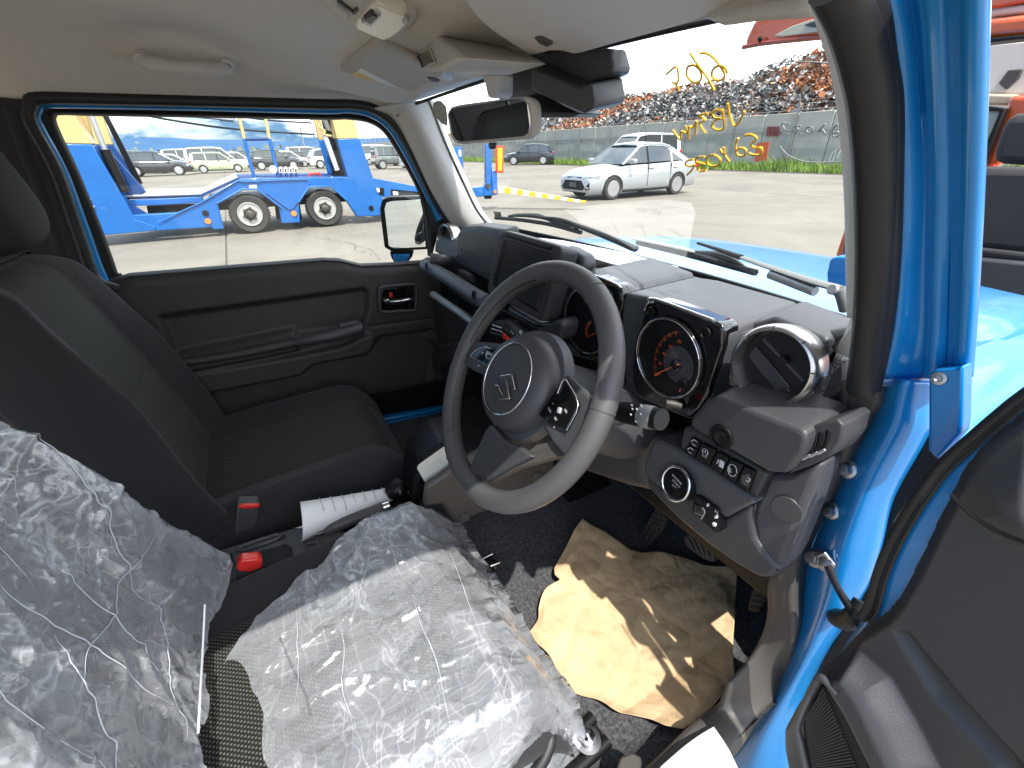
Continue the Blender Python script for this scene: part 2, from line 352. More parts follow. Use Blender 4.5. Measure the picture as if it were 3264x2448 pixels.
# ================================================================== GROUND, FAR COUNTRY
M_conc = mat('concrete', (.34, .30, .245), .85, bump=(9, .25, .004), col2=(.42, .375, .31), vscale=1.3)
def conc():
    t = M_conc.node_tree; b = t.nodes['Principled BSDF']; co = N(t, 'ShaderNodeNewGeometry')
    n = N(t, 'ShaderNodeTexNoise', _Scale=.35, _Detail=9, _Roughness=.7, _Distortion=.6); L(t, co.outputs['Position'], n.inputs['Vector'])
    n2 = N(t, 'ShaderNodeTexNoise', _Scale=28, _Detail=4, _Roughness=.8); L(t, co.outputs['Position'], n2.inputs['Vector'])
    a = N(t, 'ShaderNodeMath', operation='MULTIPLY_ADD'); L(t, n2.outputs['Fac'], a.inputs[0]); a.inputs[1].default_value = .35; L(t, n.outputs['Fac'], a.inputs[2])
    r = N(t, 'ShaderNodeValToRGB'); e = r.color_ramp.elements; e[0].position = .45; e[0].color = (.145, .128, .105, 1); e[1].position = .85; e[1].color = (.25, .222, .182, 1)
    L(t, a.outputs[0], r.inputs[0]); L(t, r.outputs[0], b.inputs['Base Color'])
conc()
gx, gy = [], []
g = mesh('ground', [(-9000, -9000, -.03), (9000, -9000, -.03), (9000, 9000, -.03), (-9000, 9000, -.03)], [(0, 1, 2, 3)], M_conc, smooth=False)
tag(g, 'pale concrete ground stretching to the hills', kind='structure')
M_joint = mat('joint_filler', (.10, .085, .07), .95)
apr = mesh('pavement', [(-64, -22, -.016), (12, -22, -.016), (12, 27.8, -.016), (-64, 27.8, -.016)], [(0, 1, 2, 3)], M_joint, smooth=False)
tag(apr, 'concrete yard paving of large square slabs with dark joints', kind='structure')
SL = 5.0; JX = A(99, 721, 800, z=0).y
def slabmesh():
    h = SL/2-.012; vs = []; 
    for z, i in ((-.02, 0), (-.004, 0), (0, .006)): vs += [(-h+i, -h+i, z), (h-i, -h+i, z), (h-i, h-i, z), (-h+i, h-i, z)]
    fs = [(8, 9, 10, 11)]+[(a*4+k, a*4+(k+1) % 4, a*4+4+(k+1) % 4, a*4+4+k) for a in (0, 1) for k in range(4)]
    me = bpy.data.meshes.new('paving_slab'); me.from_pydata(vs, [], fs); me.materials.append(M_conc); return me
sm_ = slabmesh()
y0 = JX-SL*math.floor((JX+21)/SL)
for i in range(15):
    for j in range(9):
        x, y = -62+i*SL+2.5, y0+j*SL+2.5
        if x > 6 and y < -8: continue
        o = bpy.data.objects.new('paving_slab', sm_); COL.objects.link(o); o.location = (x, y, random.uniform(-.003, .003)); o.parent = apr
# cracks: thin sunken dark strips
M_crack = mat('crack_dirt', (.12, .10, .085), .95)
def crack(pts, w=.02):
    P = [A(99, x, y, z=.006) for x, y in pts]; Q = []
    for a, b in zip(P, P[1:]):
        for k in range(6): q = a.lerp(b, k/6); Q.append(q+V((random.uniform(-.03, .03), random.uniform(-.03, .03), 0)))
    vs = []; 
    for i, q in enumerate(Q):
        ww = w*random.uniform(.4, 1); vs += [q+V((ww/2, ww/3, 0)), q-V((ww/2, ww/3, 0))]
    o = mesh('crack', vs, [(2*i, 2*i+1, 2*i+3, 2*i+2) for i in range(len(Q)-1)], M_crack, apr, smooth=False)
crack([(945, 740), (1010, 755), (1060, 765), (1120, 775), (1140, 800), (1205, 815)]); crack([(1120, 775), (1190, 800), (1215, 835)], .015)
for pts in ([(1230, 1080), (2120, 1150)], [(2240, 1048), (2690, 1110)], [(2200, 990), (2690, 985)], [(2300, 930), (2700, 945)]): pass
# far ridge: the distance haze is put into its blue colour
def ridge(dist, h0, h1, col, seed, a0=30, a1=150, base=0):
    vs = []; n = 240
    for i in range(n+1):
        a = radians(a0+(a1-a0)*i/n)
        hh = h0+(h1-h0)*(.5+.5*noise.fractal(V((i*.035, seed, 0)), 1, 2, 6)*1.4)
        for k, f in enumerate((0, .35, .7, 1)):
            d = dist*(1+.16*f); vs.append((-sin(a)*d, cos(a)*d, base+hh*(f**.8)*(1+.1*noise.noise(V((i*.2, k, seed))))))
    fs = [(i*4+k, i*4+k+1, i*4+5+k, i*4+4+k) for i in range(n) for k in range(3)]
    return mesh('hills', vs, fs, mat('far_hill_haze_blue', col, .95, var=.15, vscale=.002), smooth=True)
tag(ridge(9000, 150, 260, (.03, .095, .21), 2.3), 'haze-blue wooded mountain ridge far behind the parked cars', kind='structure')
# distant scrub line and low building
bm_ = []
M_scrub = mat('scrub_leaf', (.17, .17, .09), .9, var=.4, vscale=.5)
def blob_cloud(name, cs, m, n=60, sz=.5, kind=None, label=None, parent=None):
    vs, fs = [], []
    for c, rx, ry, rz in cs:
        for _ in range(n):
            p = V(c)+V((random.gauss(0, rx*.45), random.gauss(0, ry*.45), abs(random.gauss(0, rz*.5))))
            a = V((random.uniform(-1, 1), random.uniform(-1, 1), random.uniform(-1, 1))).normalized(); b = a.cross(V((.3, .5, .8))).normalized(); k = len(vs); s = sz*random.uniform(.5, 1.3)
            vs += [p-a*s, p+b*s, p+a*s, p-b*s*.7]; fs.append((k, k+1, k+2, k+3))
    return mesh(name, vs, fs, m, parent, smooth=False)
sc_l = []
for i in range(44):
    a = radians(68+i*1.15); sc_l.append(((-sin(a)*230, cos(a)*230, 0), 6, 6, random.uniform(1.5, 3.5)))
tag(blob_cloud('scrub', sc_l, M_scrub, 70, .9), 'thin line of dull green scrub on the horizon', kind='stuff')
for (u, w, hh) in ((622, 4.5, 6), (750, 5, 5), (803, 4, 4.5)):
    p = A(99, u, 480, z=1.0); d = (p-CAM); d.z = 0; d = d.normalized()*170
    t = thing('tree', (CAM.x+d.x, CAM.y+d.y, 0), {622: 'round grey green tree on the skyline above the pale green van', 750: 'low spreading tree on the skyline left of the white building', 803: 'small tree on the skyline touching the far white building'}[u], 'tree', 'trees on the far skyline')
    c = t.location
    blob_cloud('crown', [((c.x, c.y, hh*.4), w, w, hh*.6)], M_scrub, 160, .45, parent=t)
    tube('trunk', [c, c+V((0, 0, hh*.6))], [.25, .12], M_dirty, t, 6, 1)
p = A(99, 858, 480, z=1.4); d = (p-CAM); d.z = 0; d = d.normalized()*150; c = CAM+d
t = thing('warehouse', (c.x, c.y, 0), 'small white flat roofed building on the horizon behind the parked cars', 'building')
box('wall', (c.x, c.y, 1.9), (4, 8, 3.8), mat('warehouse_wall', (.62, .60, .55), .8), t); box('roof', (c.x, c.y, 3.95), (4.3, 8.4, .25), M_lite, t)
# ================================================================== WALL, FENCE, SCRAP
WY = 28.6
WTOP = A(3, 850, 596, y=WY).z
M_panel = mat('wall_concrete', (.40, .385, .345), .9, bump=(3, .5, .01), col2=(.55, .53, .485), vscale=.7)
wall = thing('perimeter_wall', (-40, WY, 0), 'tall grey precast concrete panel wall below the scrap heap', 'wall')
pw = 2.0; pme = None
for i in range(70):
    x = 8-i*pw
    if pme is None:
        pa = box('panel', (x, WY, WTOP/2), (pw-.05, .14, WTOP), M_panel, wall, .02, seg=1); pme = pa.data; x00 = x
    else:
        o = pa.copy(); COL.objects.link(o); o.location.x = x-x00; o.location.y = random.uniform(-.02, .02)
M_galv = mat('galvanised_steel', (.34, .34, .34), .55, .3)
ps0 = None
for i in range(35):
    x = 7-i*pw*2
    if ps0 is None:
        ps0 = tube('post', [(x, WY-.16, 0), (x, WY-.16, WTOP+.35), (x, WY-.42, WTOP+.85)], .045, M_galv, wall, 6, 1); xp = x
    else: o = ps0.copy(); COL.objects.link(o); o.location.x = x-xp
for k, (dy, dz) in enumerate(((-.2, .4), (-.3, .6), (-.40, .82), (-.17, -.9), (-.17, .12))):
    tube('fence_wire', [(8, WY+dy, WTOP+dz), (-132, WY+dy, WTOP+dz)], .007 if k < 3 else .02, M_galv, wall, 4, 1)
# scrap heap: a mound covered in thousands of torn plates and bars
def heap_h(x, y):
    b = noise.noise(V((x*.05, y*.07, 3)))*.8+noise.noise(V((x*.2, y*.2, 9)))*.5
    prof = 4.3+1.2*max(0, min(1, (x+26)/8))
    if x < -60: prof = max(0.5, 4.3-(-60-x)*.08)
    f = min(1, max(0, (y-(WY+.5))/7.5)); return max(0, .3+(prof+b)*(f**.75)+1.4)
vs, fs = [], []; nx, ny = 150, 26
for i in range(nx):
    for j in range(ny):
        x = 14-i*.95; y = WY+.35+j*.8; vs.append((x, y, heap_h(x, y)+random.uniform(-.25, .25)))
fs = [(i*ny+j, i*ny+j+1, (i+1)*ny+j+1, (i+1)*ny+j) for i in range(nx-1) for j in range(ny-1)]
SCM = [mat('scrap_rust', (.36, .13, .05), .8, var=.5, vscale=1), mat('scrap_dark', (.13, .13, .14), .6, .15, var=.5, vscale=1), mat('scrap_grey', (.30, .295, .29), .5, .4, var=.3, vscale=1),
       mat('scrap_pale', (.62, .60, .56), .5, .2, var=.15, vscale=1), mat('scrap_brown', (.13, .07, .045), .85, var=.4, vscale=1), mat('scrap_ochre', (.42, .30, .13), .7), mat('scrap_orange', (.6, .16, .03), .5)]
nb = len(fs); mi = [4]*nb
def scol(x, z):
    q = noise.noise(V((x*.13, z*.35, 5)))+.25*noise.noise(V((x*.6, z*.8, 1)))
    r = random.random()
    if q > .02: return 0 if r < .62 else (4 if r < .8 else 3)
    if q < -.28: return 1 if r < .6 else (2 if r < .85 else 3)
    return 2 if r < .25 else (3 if r < .52 else (1 if r < .76 else (0 if r < .86 else (4 if r < .97 else (5 if r < .99 else 6)))))
for _ in range(34000):
    x = random.uniform(-62, 10); y = WY+.3+abs(random.gauss(0, 1))*4.2
    if y > WY+12: continue
    z = heap_h(x, y)+random.uniform(-.1, .45)
    s = random.uniform(.06, .21)*(1.6 if random.random() < .08 else 1); k = len(vs)
    a = V((random.uniform(-1, 1), random.uniform(-1, 1), random.uniform(-.9, .9))).normalized(); b = a.cross(V((random.uniform(-1, 1), random.uniform(-1, 1), 1))).normalized(); c = a.cross(b); w = s*random.choice((.12, .3, .6, .9)); p = V((x, y, z))
    vs += [p-a*s-b*w, p+a*s*.1-b*w*random.uniform(.6, 1.4)+c*w*.5, p+a*s-b*w*.5, p+a*s*random.uniform(.5, 1)+b*w, p+b*w*.9-c*w*.3, p-a*s*random.uniform(.4, 1)+b*w]
    m_ = scol(x, z); fs += [(k, k+1, k+4, k+5), (k+1, k+2, k+3, k+4)]; mi += [m_, m_]
scrap = mesh('scrap_heap', vs, fs, SCM, smooth=False); scrap.data.polygons.foreach_set('material_index', mi)
tag(scrap, 'long heap of rusty and silver torn scrap metal behind the concrete wall', 'scrap heap', kind='stuff')
# grass strip
M_grass = mat('verge_grass', (.10, .20, .02), .7, col2=(.24, .34, .05), vscale=1.5)
gs = mesh('verge', [(9, 25.6, .004), (9, WY-.07, .004), (-110, WY-.07, .004), (-110, 26.6, .004)], [(0, 1, 2, 3)], mat('verge_soil', (.12, .12, .05), .95), smooth=False); tag(gs, 'weedy soil strip along the foot of the wall', kind='structure')
vs, fs = [], []
for _ in range(26000):
    x = 6-abs(random.uniform(0, 1))**1.25*75; 
    y = random.uniform(25.3+.012*(6-x)+.5*noise.noise(V((x*.5, 0, 0))), WY-.15); dens = .5+.8*noise.noise(V((x*.35, y*.6, 2)))
    if random.random() > dens+.35: continue
    h = random.uniform(.12, .5)*(1+.8*max(0, noise.noise(V((x*.4, 4, 1)))))*(1.5 if random.random() < .04 else 1); an = random.uniform(0, 6.28); w = random.uniform(.015, .04)
    d = V((cos(an), sin(an), 0)); lean = V((random.gauss(0, .3), random.gauss(0, .3), 0))*h; k = len(vs); p = V((x, y, 0))
    vs += [p-d*w, p+d*w, p+lean*.5+V((0, 0, h*.6))+d*w*.8, p+lean+V((0, 0, h))]; fs += [(k, k+1, k+2), (k, k+2, k+3)]
gr = mesh('grass', vs, fs, M_grass, smooth=False); tag(gr, 'bright green weeds and grass at the foot of the wall', kind='stuff')
# boards and things at the wall
c = A(3, 850, 845, y=26.9)
t = slab('board', AL(3, [(828, 742), (895, 732), (880, 830), (818, 836)], y=26.8), (0, .05, 0), mat('red_board', (.62, .12, .04), .6, var=.1)); tag(t, 'orange red sheet leaning against the concrete wall', 'board')
t = thing('wall_sign', A(3, 915, 680, y=WY-.2), 'dull red framed board fixed high on the concrete wall', 'sign')
for i in range(3): slab('frame', AL(3, [(884+i*22, 655), (902+i*22, 654), (898+i*22, 702), (880+i*22, 704)], y=WY-.2), (0, .05, 0), mat('dull_red', (.22, .06, .06), .6), t)
t = thing('drum_cart', A(3, 1290, 800, y=26.5), 'pale scrap panels standing in the weeds beside the wall', 'scrap')
slab('sheet', AL(3, [(1275, 790), (1330, 720), (1335, 850), (1285, 835)], y=26.4), (0, .1, 0), SCM[3], t)
for k in range(3): tube('hoop', [A(3, 1200+k*22, 840-k*9, y=26.6), A(3, 1225+k*22, 790-k*15, y=26.7), A(3, 1270+k*12, 770-k*20, y=26.8)], .05, M_galv, t, 6, 4)

# the shed on the other side of the yard: it shows in the folded door mirror
t = thing('warehouse', (40, 2, 0), 'long pale green warehouse reflected in the folded left door mirror', 'building')
box('wall', (42, 2, 3.4), (8, 90, 6.8), mat('shed_wall', (.42, .50, .42), .7), t); box('roof', (42, 2, 7.0), (8.8, 91, .4), mat('shed_roof', (.30, .33, .32), .6), t)
for k in range(14): slab('window', [(37.98, -36+k*6, 3.6), (37.98, -33+k*6, 3.6), (37.98, -33+k*6, 5.2), (37.98, -36+k*6, 5.2)], (-.06, 0, 0), M_dglass, t)
for k in range(3): slab('door', [(37.98, -24+k*24, .02), (37.98, -19+k*24, .02), (37.98, -19+k*24, 3.3), (37.98, -24+k*24, 3.3)], (-.08, 0, 0), M_lite, t)
# ================================================================== PARKED CARS
CK = {}
def car_kind(kind):
    """stations along x (front = +x): (x, z_top, half_width, z_bottom) ; greenhouse side profile ; wheels"""
    K = {
     'sedan': dict(st=[(-2.18, .74, .70, .32), (-2.12, .95, .78, .24), (-1.75, 1.02, .84, .22), (-1.35, 1.00, .85, .20), (-.6, .96, .85, .19), (.3, .94, .85, .19), (.85, .93, .85, .19), (1.35, .87, .84, .20), (1.85, .78, .80, .20), (2.10, .66, .72, .20), (2.18, .54, .62, .24)],
                   gh=[(-1.78, 1.00), (-1.05, 1.36), (-.65, 1.445), (-.1, 1.46), (.25, 1.43), (1.05, .94)], gw=(.80, .60), wb=(-1.26, 1.34), wr=.31, cp=(.02, -.95), bl=.97),
     'suv': dict(st=[(-2.25, .85, .74, .42), (-2.2, 1.06, .82, .30), (-1.7, 1.10, .90, .27), (-.8, 1.07, .91, .25), (.3, 1.05, .91, .25), (.9, 1.05, .91, .25), (1.45, 1.00, .90, .27), (1.95, .90, .85, .28), (2.22, .75, .76, .30), (2.3, .6, .64, .36)],
                 gh=[(-2.15, 1.06), (-1.85, 1.52), (-1.2, 1.64), (-.3, 1.68), (.2, 1.64), (1.15, 1.04)], gw=(.86, .66), wb=(-1.32, 1.36), wr=.37, cp=(.05, -.95), bl=1.06),
     'wagon': dict(st=[(-2.1, .9, .76, .35), (-2.05, .98, .82, .26), (-1.5, 1.0, .845, .22), (-.5, .97, .845, .2), (.5, .95, .845, .2), (.95, .95, .845, .2), (1.4, .90, .84, .2), (1.8, .82, .80, .22), (2.05, .70, .74, .22), (2.12, .55, .64, .26)],
                   gh=[(-2.02, .98), (-1.92, 1.45), (-1.6, 1.52), (-.3, 1.53), (.25, 1.50), (1.02, .95)], gw=(.81, .66), wb=(-1.22, 1.30), wr=.31, cp=(.0, -.85), bl=.97),
     'van': dict(st=[(-2.3, 1.0, .80, .4), (-2.27, 1.2, .84, .3), (-1.2, 1.18, .85, .25), (0, 1.12, .85, .25), (1.0, 1.08, .85, .25), (1.6, 1.02, .85, .25), (2.0, .92, .8, .27), (2.28, .72, .74, .28), (2.32, .55, .66, .32)],
                 gh=[(-2.25, 1.18), (-2.15, 1.85), (-1.7, 1.95), (.3, 1.97), (.9, 1.88), (1.75, 1.04)], gw=(.82, .70), wb=(-1.3, 1.5), wr=.32, cp=(.5, -.7), bl=1.12),
     'boxy': dict(st=[(-1.7, 1.02, .72, .40), (-1.68, 1.06, .74, .38), (-.9, 1.05, .74, .38), (0, 1.04, .74, .38), (.6, 1.04, .74, .38), (1.2, 1.02, .73, .38), (1.62, .98, .71, .42), (1.7, .80, .68, .45)],
                 gh=[(-1.66, 1.04), (-1.62, 1.66), (-1.4, 1.72), (0, 1.73), (.18, 1.70), (.52, 1.06)], gw=(.71, .62), wb=(-1.1, 1.15), wr=.35, cp=(-.1, -.9), bl=1.06),
    }[kind]; return K
def ghw(K, z):
    z0 = K['bl']-.04; z1 = max(p[1] for p in K['gh']); f = max(0, min(1, (z-z0)/(z1-z0))); return K['gw'][0]*(1-f)+K['gw'][1]*f
def add_boolean_arches(o, K):
    for wx in K['wb']:
        for s in (-1, 1):
            c = lathe('cut', [(K['wr']+.055, 0), (K['wr']+.055, .34)], (wx, s*1.02, K['wr']), (0, -s, 0), M_black, None, 28)
            b = o.modifiers.new('cut', 'BOOLEAN'); b.object = c; b.operation = 'DIFFERENCE'; b.solver = 'EXACT'; o['_c'] = 1; CUT.append(c)
CUT = []
def make_car(kind, name, label, cat, bodym, loc, rz, group, det=1, rim=None, plate=False):
    K = car_kind(kind); root = thing(name, (0, 0, 0), label, cat, group)
    # body
    vs = []; rings = []
    for x, zt, w, zb in K['st']:
        mid = (zt+zb)/2; tum = .05
        half = [(0, zb), (w*.90, zb), (w*.985, zb+.10), (w, mid*.9), (w*.995, mid+.06), (w*.965, zt-.10), (w*.90, zt-.03), (w*.70, zt+.005), (0, zt+.035)]
        ring = half+[(-y, z) for y, z in half[-2:0:-1]]; rings.append(len(ring)); vs += [(x, y, z) for y, z in ring]
    k = rings[0]; n = len(K['st'])
    fs = [(i*k+a, i*k+(a+1) % k, (i+1)*k+(a+1) % k, (i+1)*k+a) for i in range(n-1) for a in range(k)]+[list(range(k))[::-1], list(range((n-1)*k, n*k))]
    body = mesh('body', vs, fs, bodym, root); recalc(body)
    add_boolean_arches(body, K)
    # bake the arches
    dg = bpy.context.evaluated_depsgraph_get(); me = bpy.data.meshes.new_from_object(body.evaluated_get(dg)); body.modifiers.clear(); body.data = me
    for c in CUT: bpy.data.objects.remove(c)
    CUT.clear(); sharp(body, 38)
    # greenhouse glass
    gh = K['gh']; m_ = len(gh); vs = []
    for x, z in gh: w = ghw(K, z); vs += [(x, w, z), (x, -w, z)]
    fs = [[2*i for i in range(m_)], [2*i+1 for i in range(m_)][::-1]]+[(2*i, 2*i+1, 2*i+3, 2*i+2) for i in range(m_-1)]
    gl = mesh('window', vs, fs, M_dglass, root, smooth=False); recalc(gl)
    def P(x, z, s, o=.006): return V((x, s*(ghw(K, z)+o), z))
    # roof skin
    rf = [p for p in gh if p[1] > gh[0][1]+.26]; vs = []
    a = (gh[0][0]+(gh[1][0]-gh[0][0])*.86, gh[0][1]+(gh[1][1]-gh[0][1])*.86); b = (gh[-1][0]+(gh[-2][0]-gh[-1][0])*.90, gh[-1][1]+(gh[-2][1]-gh[-1][1])*.90)
    prof = [a]+gh[1:-1]+[b]
    for x, z in prof:
        for f in (-1.01, -.8, 0, .8, 1.01): vs.append((x, ghw(K, z-.06)*f, z+.012+.03*(1-f*f)-(.075 if abs(f) > 1 else 0)))
    fs = [(i*5+j, i*5+j+1, i*5+6+j, i*5+5+j) for i in range(len(prof)-1) for j in range(4)]
    r = mesh('roof', vs, fs, bodym, root); solid(r, .02)
    for s in (-1, 1):
        zt = lambda x: next(gh[i][1]+(gh[i+1][1]-gh[i][1])*(x-gh[i][0])/(gh[i+1][0]-gh[i][0]) for i in range(m_-1) if gh[i][0] <= x <= gh[i+1][0])
        bl = K['bl']-.03
        fx = gh[-1][0]; tx, tz = gh[-2]; cx_ = K['cp'][0]; rx = K['cp'][1]
        slab('pillar', [P(fx+.02, bl, s), P(fx-.09, bl, s), P(tx-.07, tz-.01, s), P(tx+.03, tz, s)], (0, -s*.02, 0), bodym, root)
        slab('pillar', [P(gh[0][0], bl, s), P(gh[0][0]+.28, bl, s), P(gh[1][0]+.22, gh[1][1]-.05, s), P(gh[1][0], gh[1][1], s)], (0, -s*.02, 0), bodym, root)
        for q in (cx_, rx):
            slab('pillar', [P(q-.04, bl, s), P(q+.035, bl, s), P(q+.01, zt(q)-.03, s), P(q-.05, zt(q)-.03, s)], (0, -s*.02, 0), M_black if q == cx_ else bodym, root)
        if det:
            hw = max(w for _, _, w, _ in K['st'])
            for q in (cx_+.18, rx+.15): box('door_handle', (q-.3, s*(hw*.985+.012), bl-.13), (.2, .03, .035), bodym, root, .01)
            box('mirror', (fx-.28, s*(hw+.11), bl+.07), (.15, .2, .13), bodym, root, .04)
            for q in (cx_+.02, rx+.05): box('door_gap', (q, s*(hw*.985), .62), (.012, .035, .6), M_black, root)
            box('sill_trim', (0, s*(hw*.955), K['st'][4][3]+.03), (1.9, .08, .06), M_black, root, .02)
    # lights, grille, plates
    fx, fz, fw, fb = K['st'][-2]; bx, bz, bw, bb = K['st'][1]
    for s in (-1, 1):
        slab('headlight', [V((fx+.035, s*(fw-.30), fz-.05)), V((fx-.02, s*(fw-.05), fz-.02)), V((fx-.30, s*(fw+.065), fz+.03)), V((fx-.26, s*(fw+.06), fz-.09)), V((fx+.04, s*(fw-.1), fz-.13))], (.02, s*.015, 0), mat('lamp_glass', (.5, .52, .55), .08, .5, coat=1), root)
        box('taillight', (bx+.02, s*(bw-.10), bz-.1), (.14, .22, .16), mat('tail_red', (.5, .02, .02), .15, coat=1), root, .02)
        slab('fog_recess', [V((fx+.07, s*(fw-.14), fb+.10)), V((fx-.02, s*(fw-.02), fb+.10)), V((fx+.01, s*(fw-.03), fb+.3)), V((fx+.05, s*(fw-.1), fb+.2))], (.03, 0, 0), M_black, root)
    g0 = fx+.095
    slab('grille', [V((g0, -.45, fb+.08)), V((g0, .45, fb+.08)), V((g0, .56, fb+.16)), V((g0, .40, fb+.34)), V((g0, -.40, fb+.34)), V((g0, -.56, fb+.16))], (-.12, 0, 0), M_black, root, .01)
    slab('grille', [V((g0-.03, -.30, fz-.10)), V((g0-.03, .30, fz-.10)), V((g0-.05, .36, fz-.03)), V((g0-.05, -.36, fz-.03))], (-.1, 0, 0), M_black, root)
    box('bumper', (bx-.06, 0, bb+.12), (.12, bw*1.5, .18), M_black if kind in ('suv', 'boxy') else bodym, root, .04)
    box('number_plate', (g0+.005, 0, fb+.22), (.015, .33, .12), mat('plate_grey', (.10, .10, .11), .4), root)
    # wheels
    wr = K['wr']; hw = max(w for _, _, w, _ in K['st'])
    for wx in K['wb']:
        for s in (-1, 1):
            c = V((wx, s*(hw-.015), wr)); ax = V((0, s, 0))
            w = lathe('wheel', [(wr*.62, -.02), (wr*.70, .0), (wr*.92, .0), (wr, -.035), (wr, -.17), (wr*.9, -.2), (0, -.2)], c, ax, M_tyre, root, 32)
            lathe('rim', [(wr*.70, .004), (wr*.66, .006), (wr*.62, -.03), (wr*.60, -.035)], c, ax, rim or M_alloy, w, 28)
            lathe('brake_disc', [(wr*.62, -.035), (0, -.05)], c, ax, M_dirty, w, 20)
            lathe('hub', [(wr*.15, .0), (wr*.14, .006), (0, .008)], c, ax, rim or M_alloy, w, 12)
            x_, y_, z_ = frame(ax)
            for k in range(5 if det < 2 else 9):
                a = 2*pi*k/(5 if det < 2 else 9)+.3; d = x_*cos(a)+y_*sin(a); e = x_*cos(a+.45)+y_*sin(a+.45); t_ = d.cross(z_)*(wr*(.055 if det > 1 else .085))
                slab('spoke', [c+d*wr*.12-t_, c+d*wr*.12+t_, c+e*wr*.63+t_*1.2, c+e*wr*.63-t_*1.2], -z_*.02, rim or M_alloy, w)
    root.location = loc; root.rotation_euler = (0, 0, rz)
    return root
def recolour(root, m, old):
    for o in [root]+list(root.children_recursive):
        if o.type == 'MESH' and o.data.materials and o.data.materials[0] == old:
            o.material_slots[0].link = 'OBJECT'; o.material_slots[0].material = m
M_cwhite = mat('car_white_paint', (.74, .75, .76), .22, .0, coat=1)
M_csilver = mat('car_silver_paint', (.44, .46, .48), .25, .25, coat=1)
M_cdark = mat('car_dark_grey_paint', (.035, .038, .045), .2, .3, coat=1)
M_cgreen = mat('car_pale_green_paint', (.46, .52, .34), .3, .0, coat=.8)
M_cgrey = mat('car_grey_green_paint', (.17, .19, .19), .25, .3, coat=1)
PI = pi
# front = +x in the builder; the yard rows face +Y (rz=90) or the sedan faces -Y
f_ = A(3, 80, 1035, z=0); r_ = A(3, 415, 1003, z=0)
make_car('sedan', 'parked_car', 'silver white sedan with a black grille parked alone on the open concrete', 'car', M_csilver, ((f_.x+r_.x)/2-.80, (f_.y+r_.y)/2, 0), -PI/2, None, 2)
s_ = make_car('suv', 'parked_car', 'dark grey SUV parked by the wall, its tail towards the yard', 'car', M_cdark, (A(2, 1500, 968, z=0).x-.9, A(2, 1470, 968, z=0).y-.1, 0), -PI/2-.62, None, 1)
q = A(2, 1900, 905, z=1.0)
make_car('van', 'parked_van', 'white minivan half hidden behind the silver sedan', 'van', M_cwhite, (-20.5, 20.2, 0), -PI/2, None, 1)
GP = 'cars parked in rows beyond the trailer'
def at12(x, y, X): return A(12, x, y, x=X)
proto = {}
def row(kind, m, label, px, X, face=1, cat='car', name='parked_car', z0=0, dy=0):
    """px: photo pixel (crop 12) of the middle between its two wheels at ground"""
    d = A(12, px, 300, x=X); y = d.y+dy
    if kind not in proto:
        o = make_car(kind, name, label, cat, M_cwhite, (X, y, 0), PI/2, GP, 1); proto[kind] = o; recolour(o, m, M_cwhite); return o
    o = copy_tree(proto[kind]); o.name = name; o.location = (X, y, 0); o.rotation_euler = (0, 0, PI/2*face); o['label'] = label; o['category'] = cat
    for c in [o]+list(o.children_recursive):
        if c.type == 'MESH' and c.material_slots and c.data.materials[0] == M_cwhite: c.material_slots[0].link = 'OBJECT'; c.material_slots[0].material = m
    return o
row('suv', M_cdark, 'black SUV at the left end of the front row, seen past the raked trailer column', 150, -46)
row('wagon', M_cgreen, 'pale green wagon with steel wheels in the front row', 810, -48.5)
row('suv', M_cdark, 'black SUV behind the trailer ladder, next to the pale green wagon', 1410, -51)
row('suv', M_cwhite, 'white SUV next to the trailer rear column, partly hidden by it', 2010, -50)
row('van', M_cwhite, 'tall white van standing right behind the pale green wagon', 760, -55.5, cat='van', name='parked_van')
row('boxy', M_cdark, 'black boxy off-roader behind the black SUV at the left end', 40, -52)
row('sedan', M_cwhite, 'low white car between the black SUV and the pale green wagon', 330, -55)
row('wagon', M_cwhite, 'white wagon right of the tall white van, behind the front row', 1010, -57)
row('suv', M_cdark, 'dark hatchback roof showing between the white wagon and the ladder', 1120, -62)
row('wagon', M_cwhite, 'white wagon seen between the two ladder rails', 1560, -58)
row('van', M_cwhite, 'tall white van behind the front row, right of the ladder', 1740, -66, cat='van', name='parked_van')
row('sedan', M_cdark, 'dark low car showing its nose left of the white SUV', 1690, -60)
row('sedan', M_cwhite, 'white sedan far back above the roof of the black SUV', 1300, -70)
row('suv', M_cwhite, 'white SUV far back behind the white SUV by the column', 2000, -64)
row('van', M_cwhite, 'white van far back at the left between the two dark cars', 480, -68, cat='van', name='parked_van')
row('boxy', M_cgrey, 'grey green boxy off-roader parked right of the trailer rear column', 2640, -42)
row('wagon', M_cwhite, 'white car beside the grey green off-roader, cut off by the window frame', 2960, -38, dy=.3)
row('wagon', M_cdark, 'dark car behind the grey green off-roader', 2800, -50)
row('van', M_cwhite, 'white van behind the grey green off-roader, far back', 2500, -56, cat='van', name='parked_van')
p = A(12, 1775, 470, x=-75)
t = thing('light_pole', (p.x, p.y, 0), 'thin grey lamp pole above the white vans on the horizon', 'pole')
tube('pole', [(p.x, p.y, 0), (p.x, p.y, A(12, 1775, 400, x=-75).z)], .09, M_galv, t, 6, 1); box('lamp', A(12, 1772, 400, x=-75), (.3, .5, .12), M_galv, t)

# ================================================================== CAR CARRIER TRAILER
TX, TF = -9.85, -12.3
tr_ = thing('car_carrier_trailer', (TX-1.2, 0, 0), 'blue and cream low car carrier trailer with two wheels on this side', 'trailer')
def tp(name, i, pts, m, X=TX, th=.1, bev=.012): return slab(name, AL(i, pts, x=X), (-th, 0, 0), m, tr_, bev, 2)
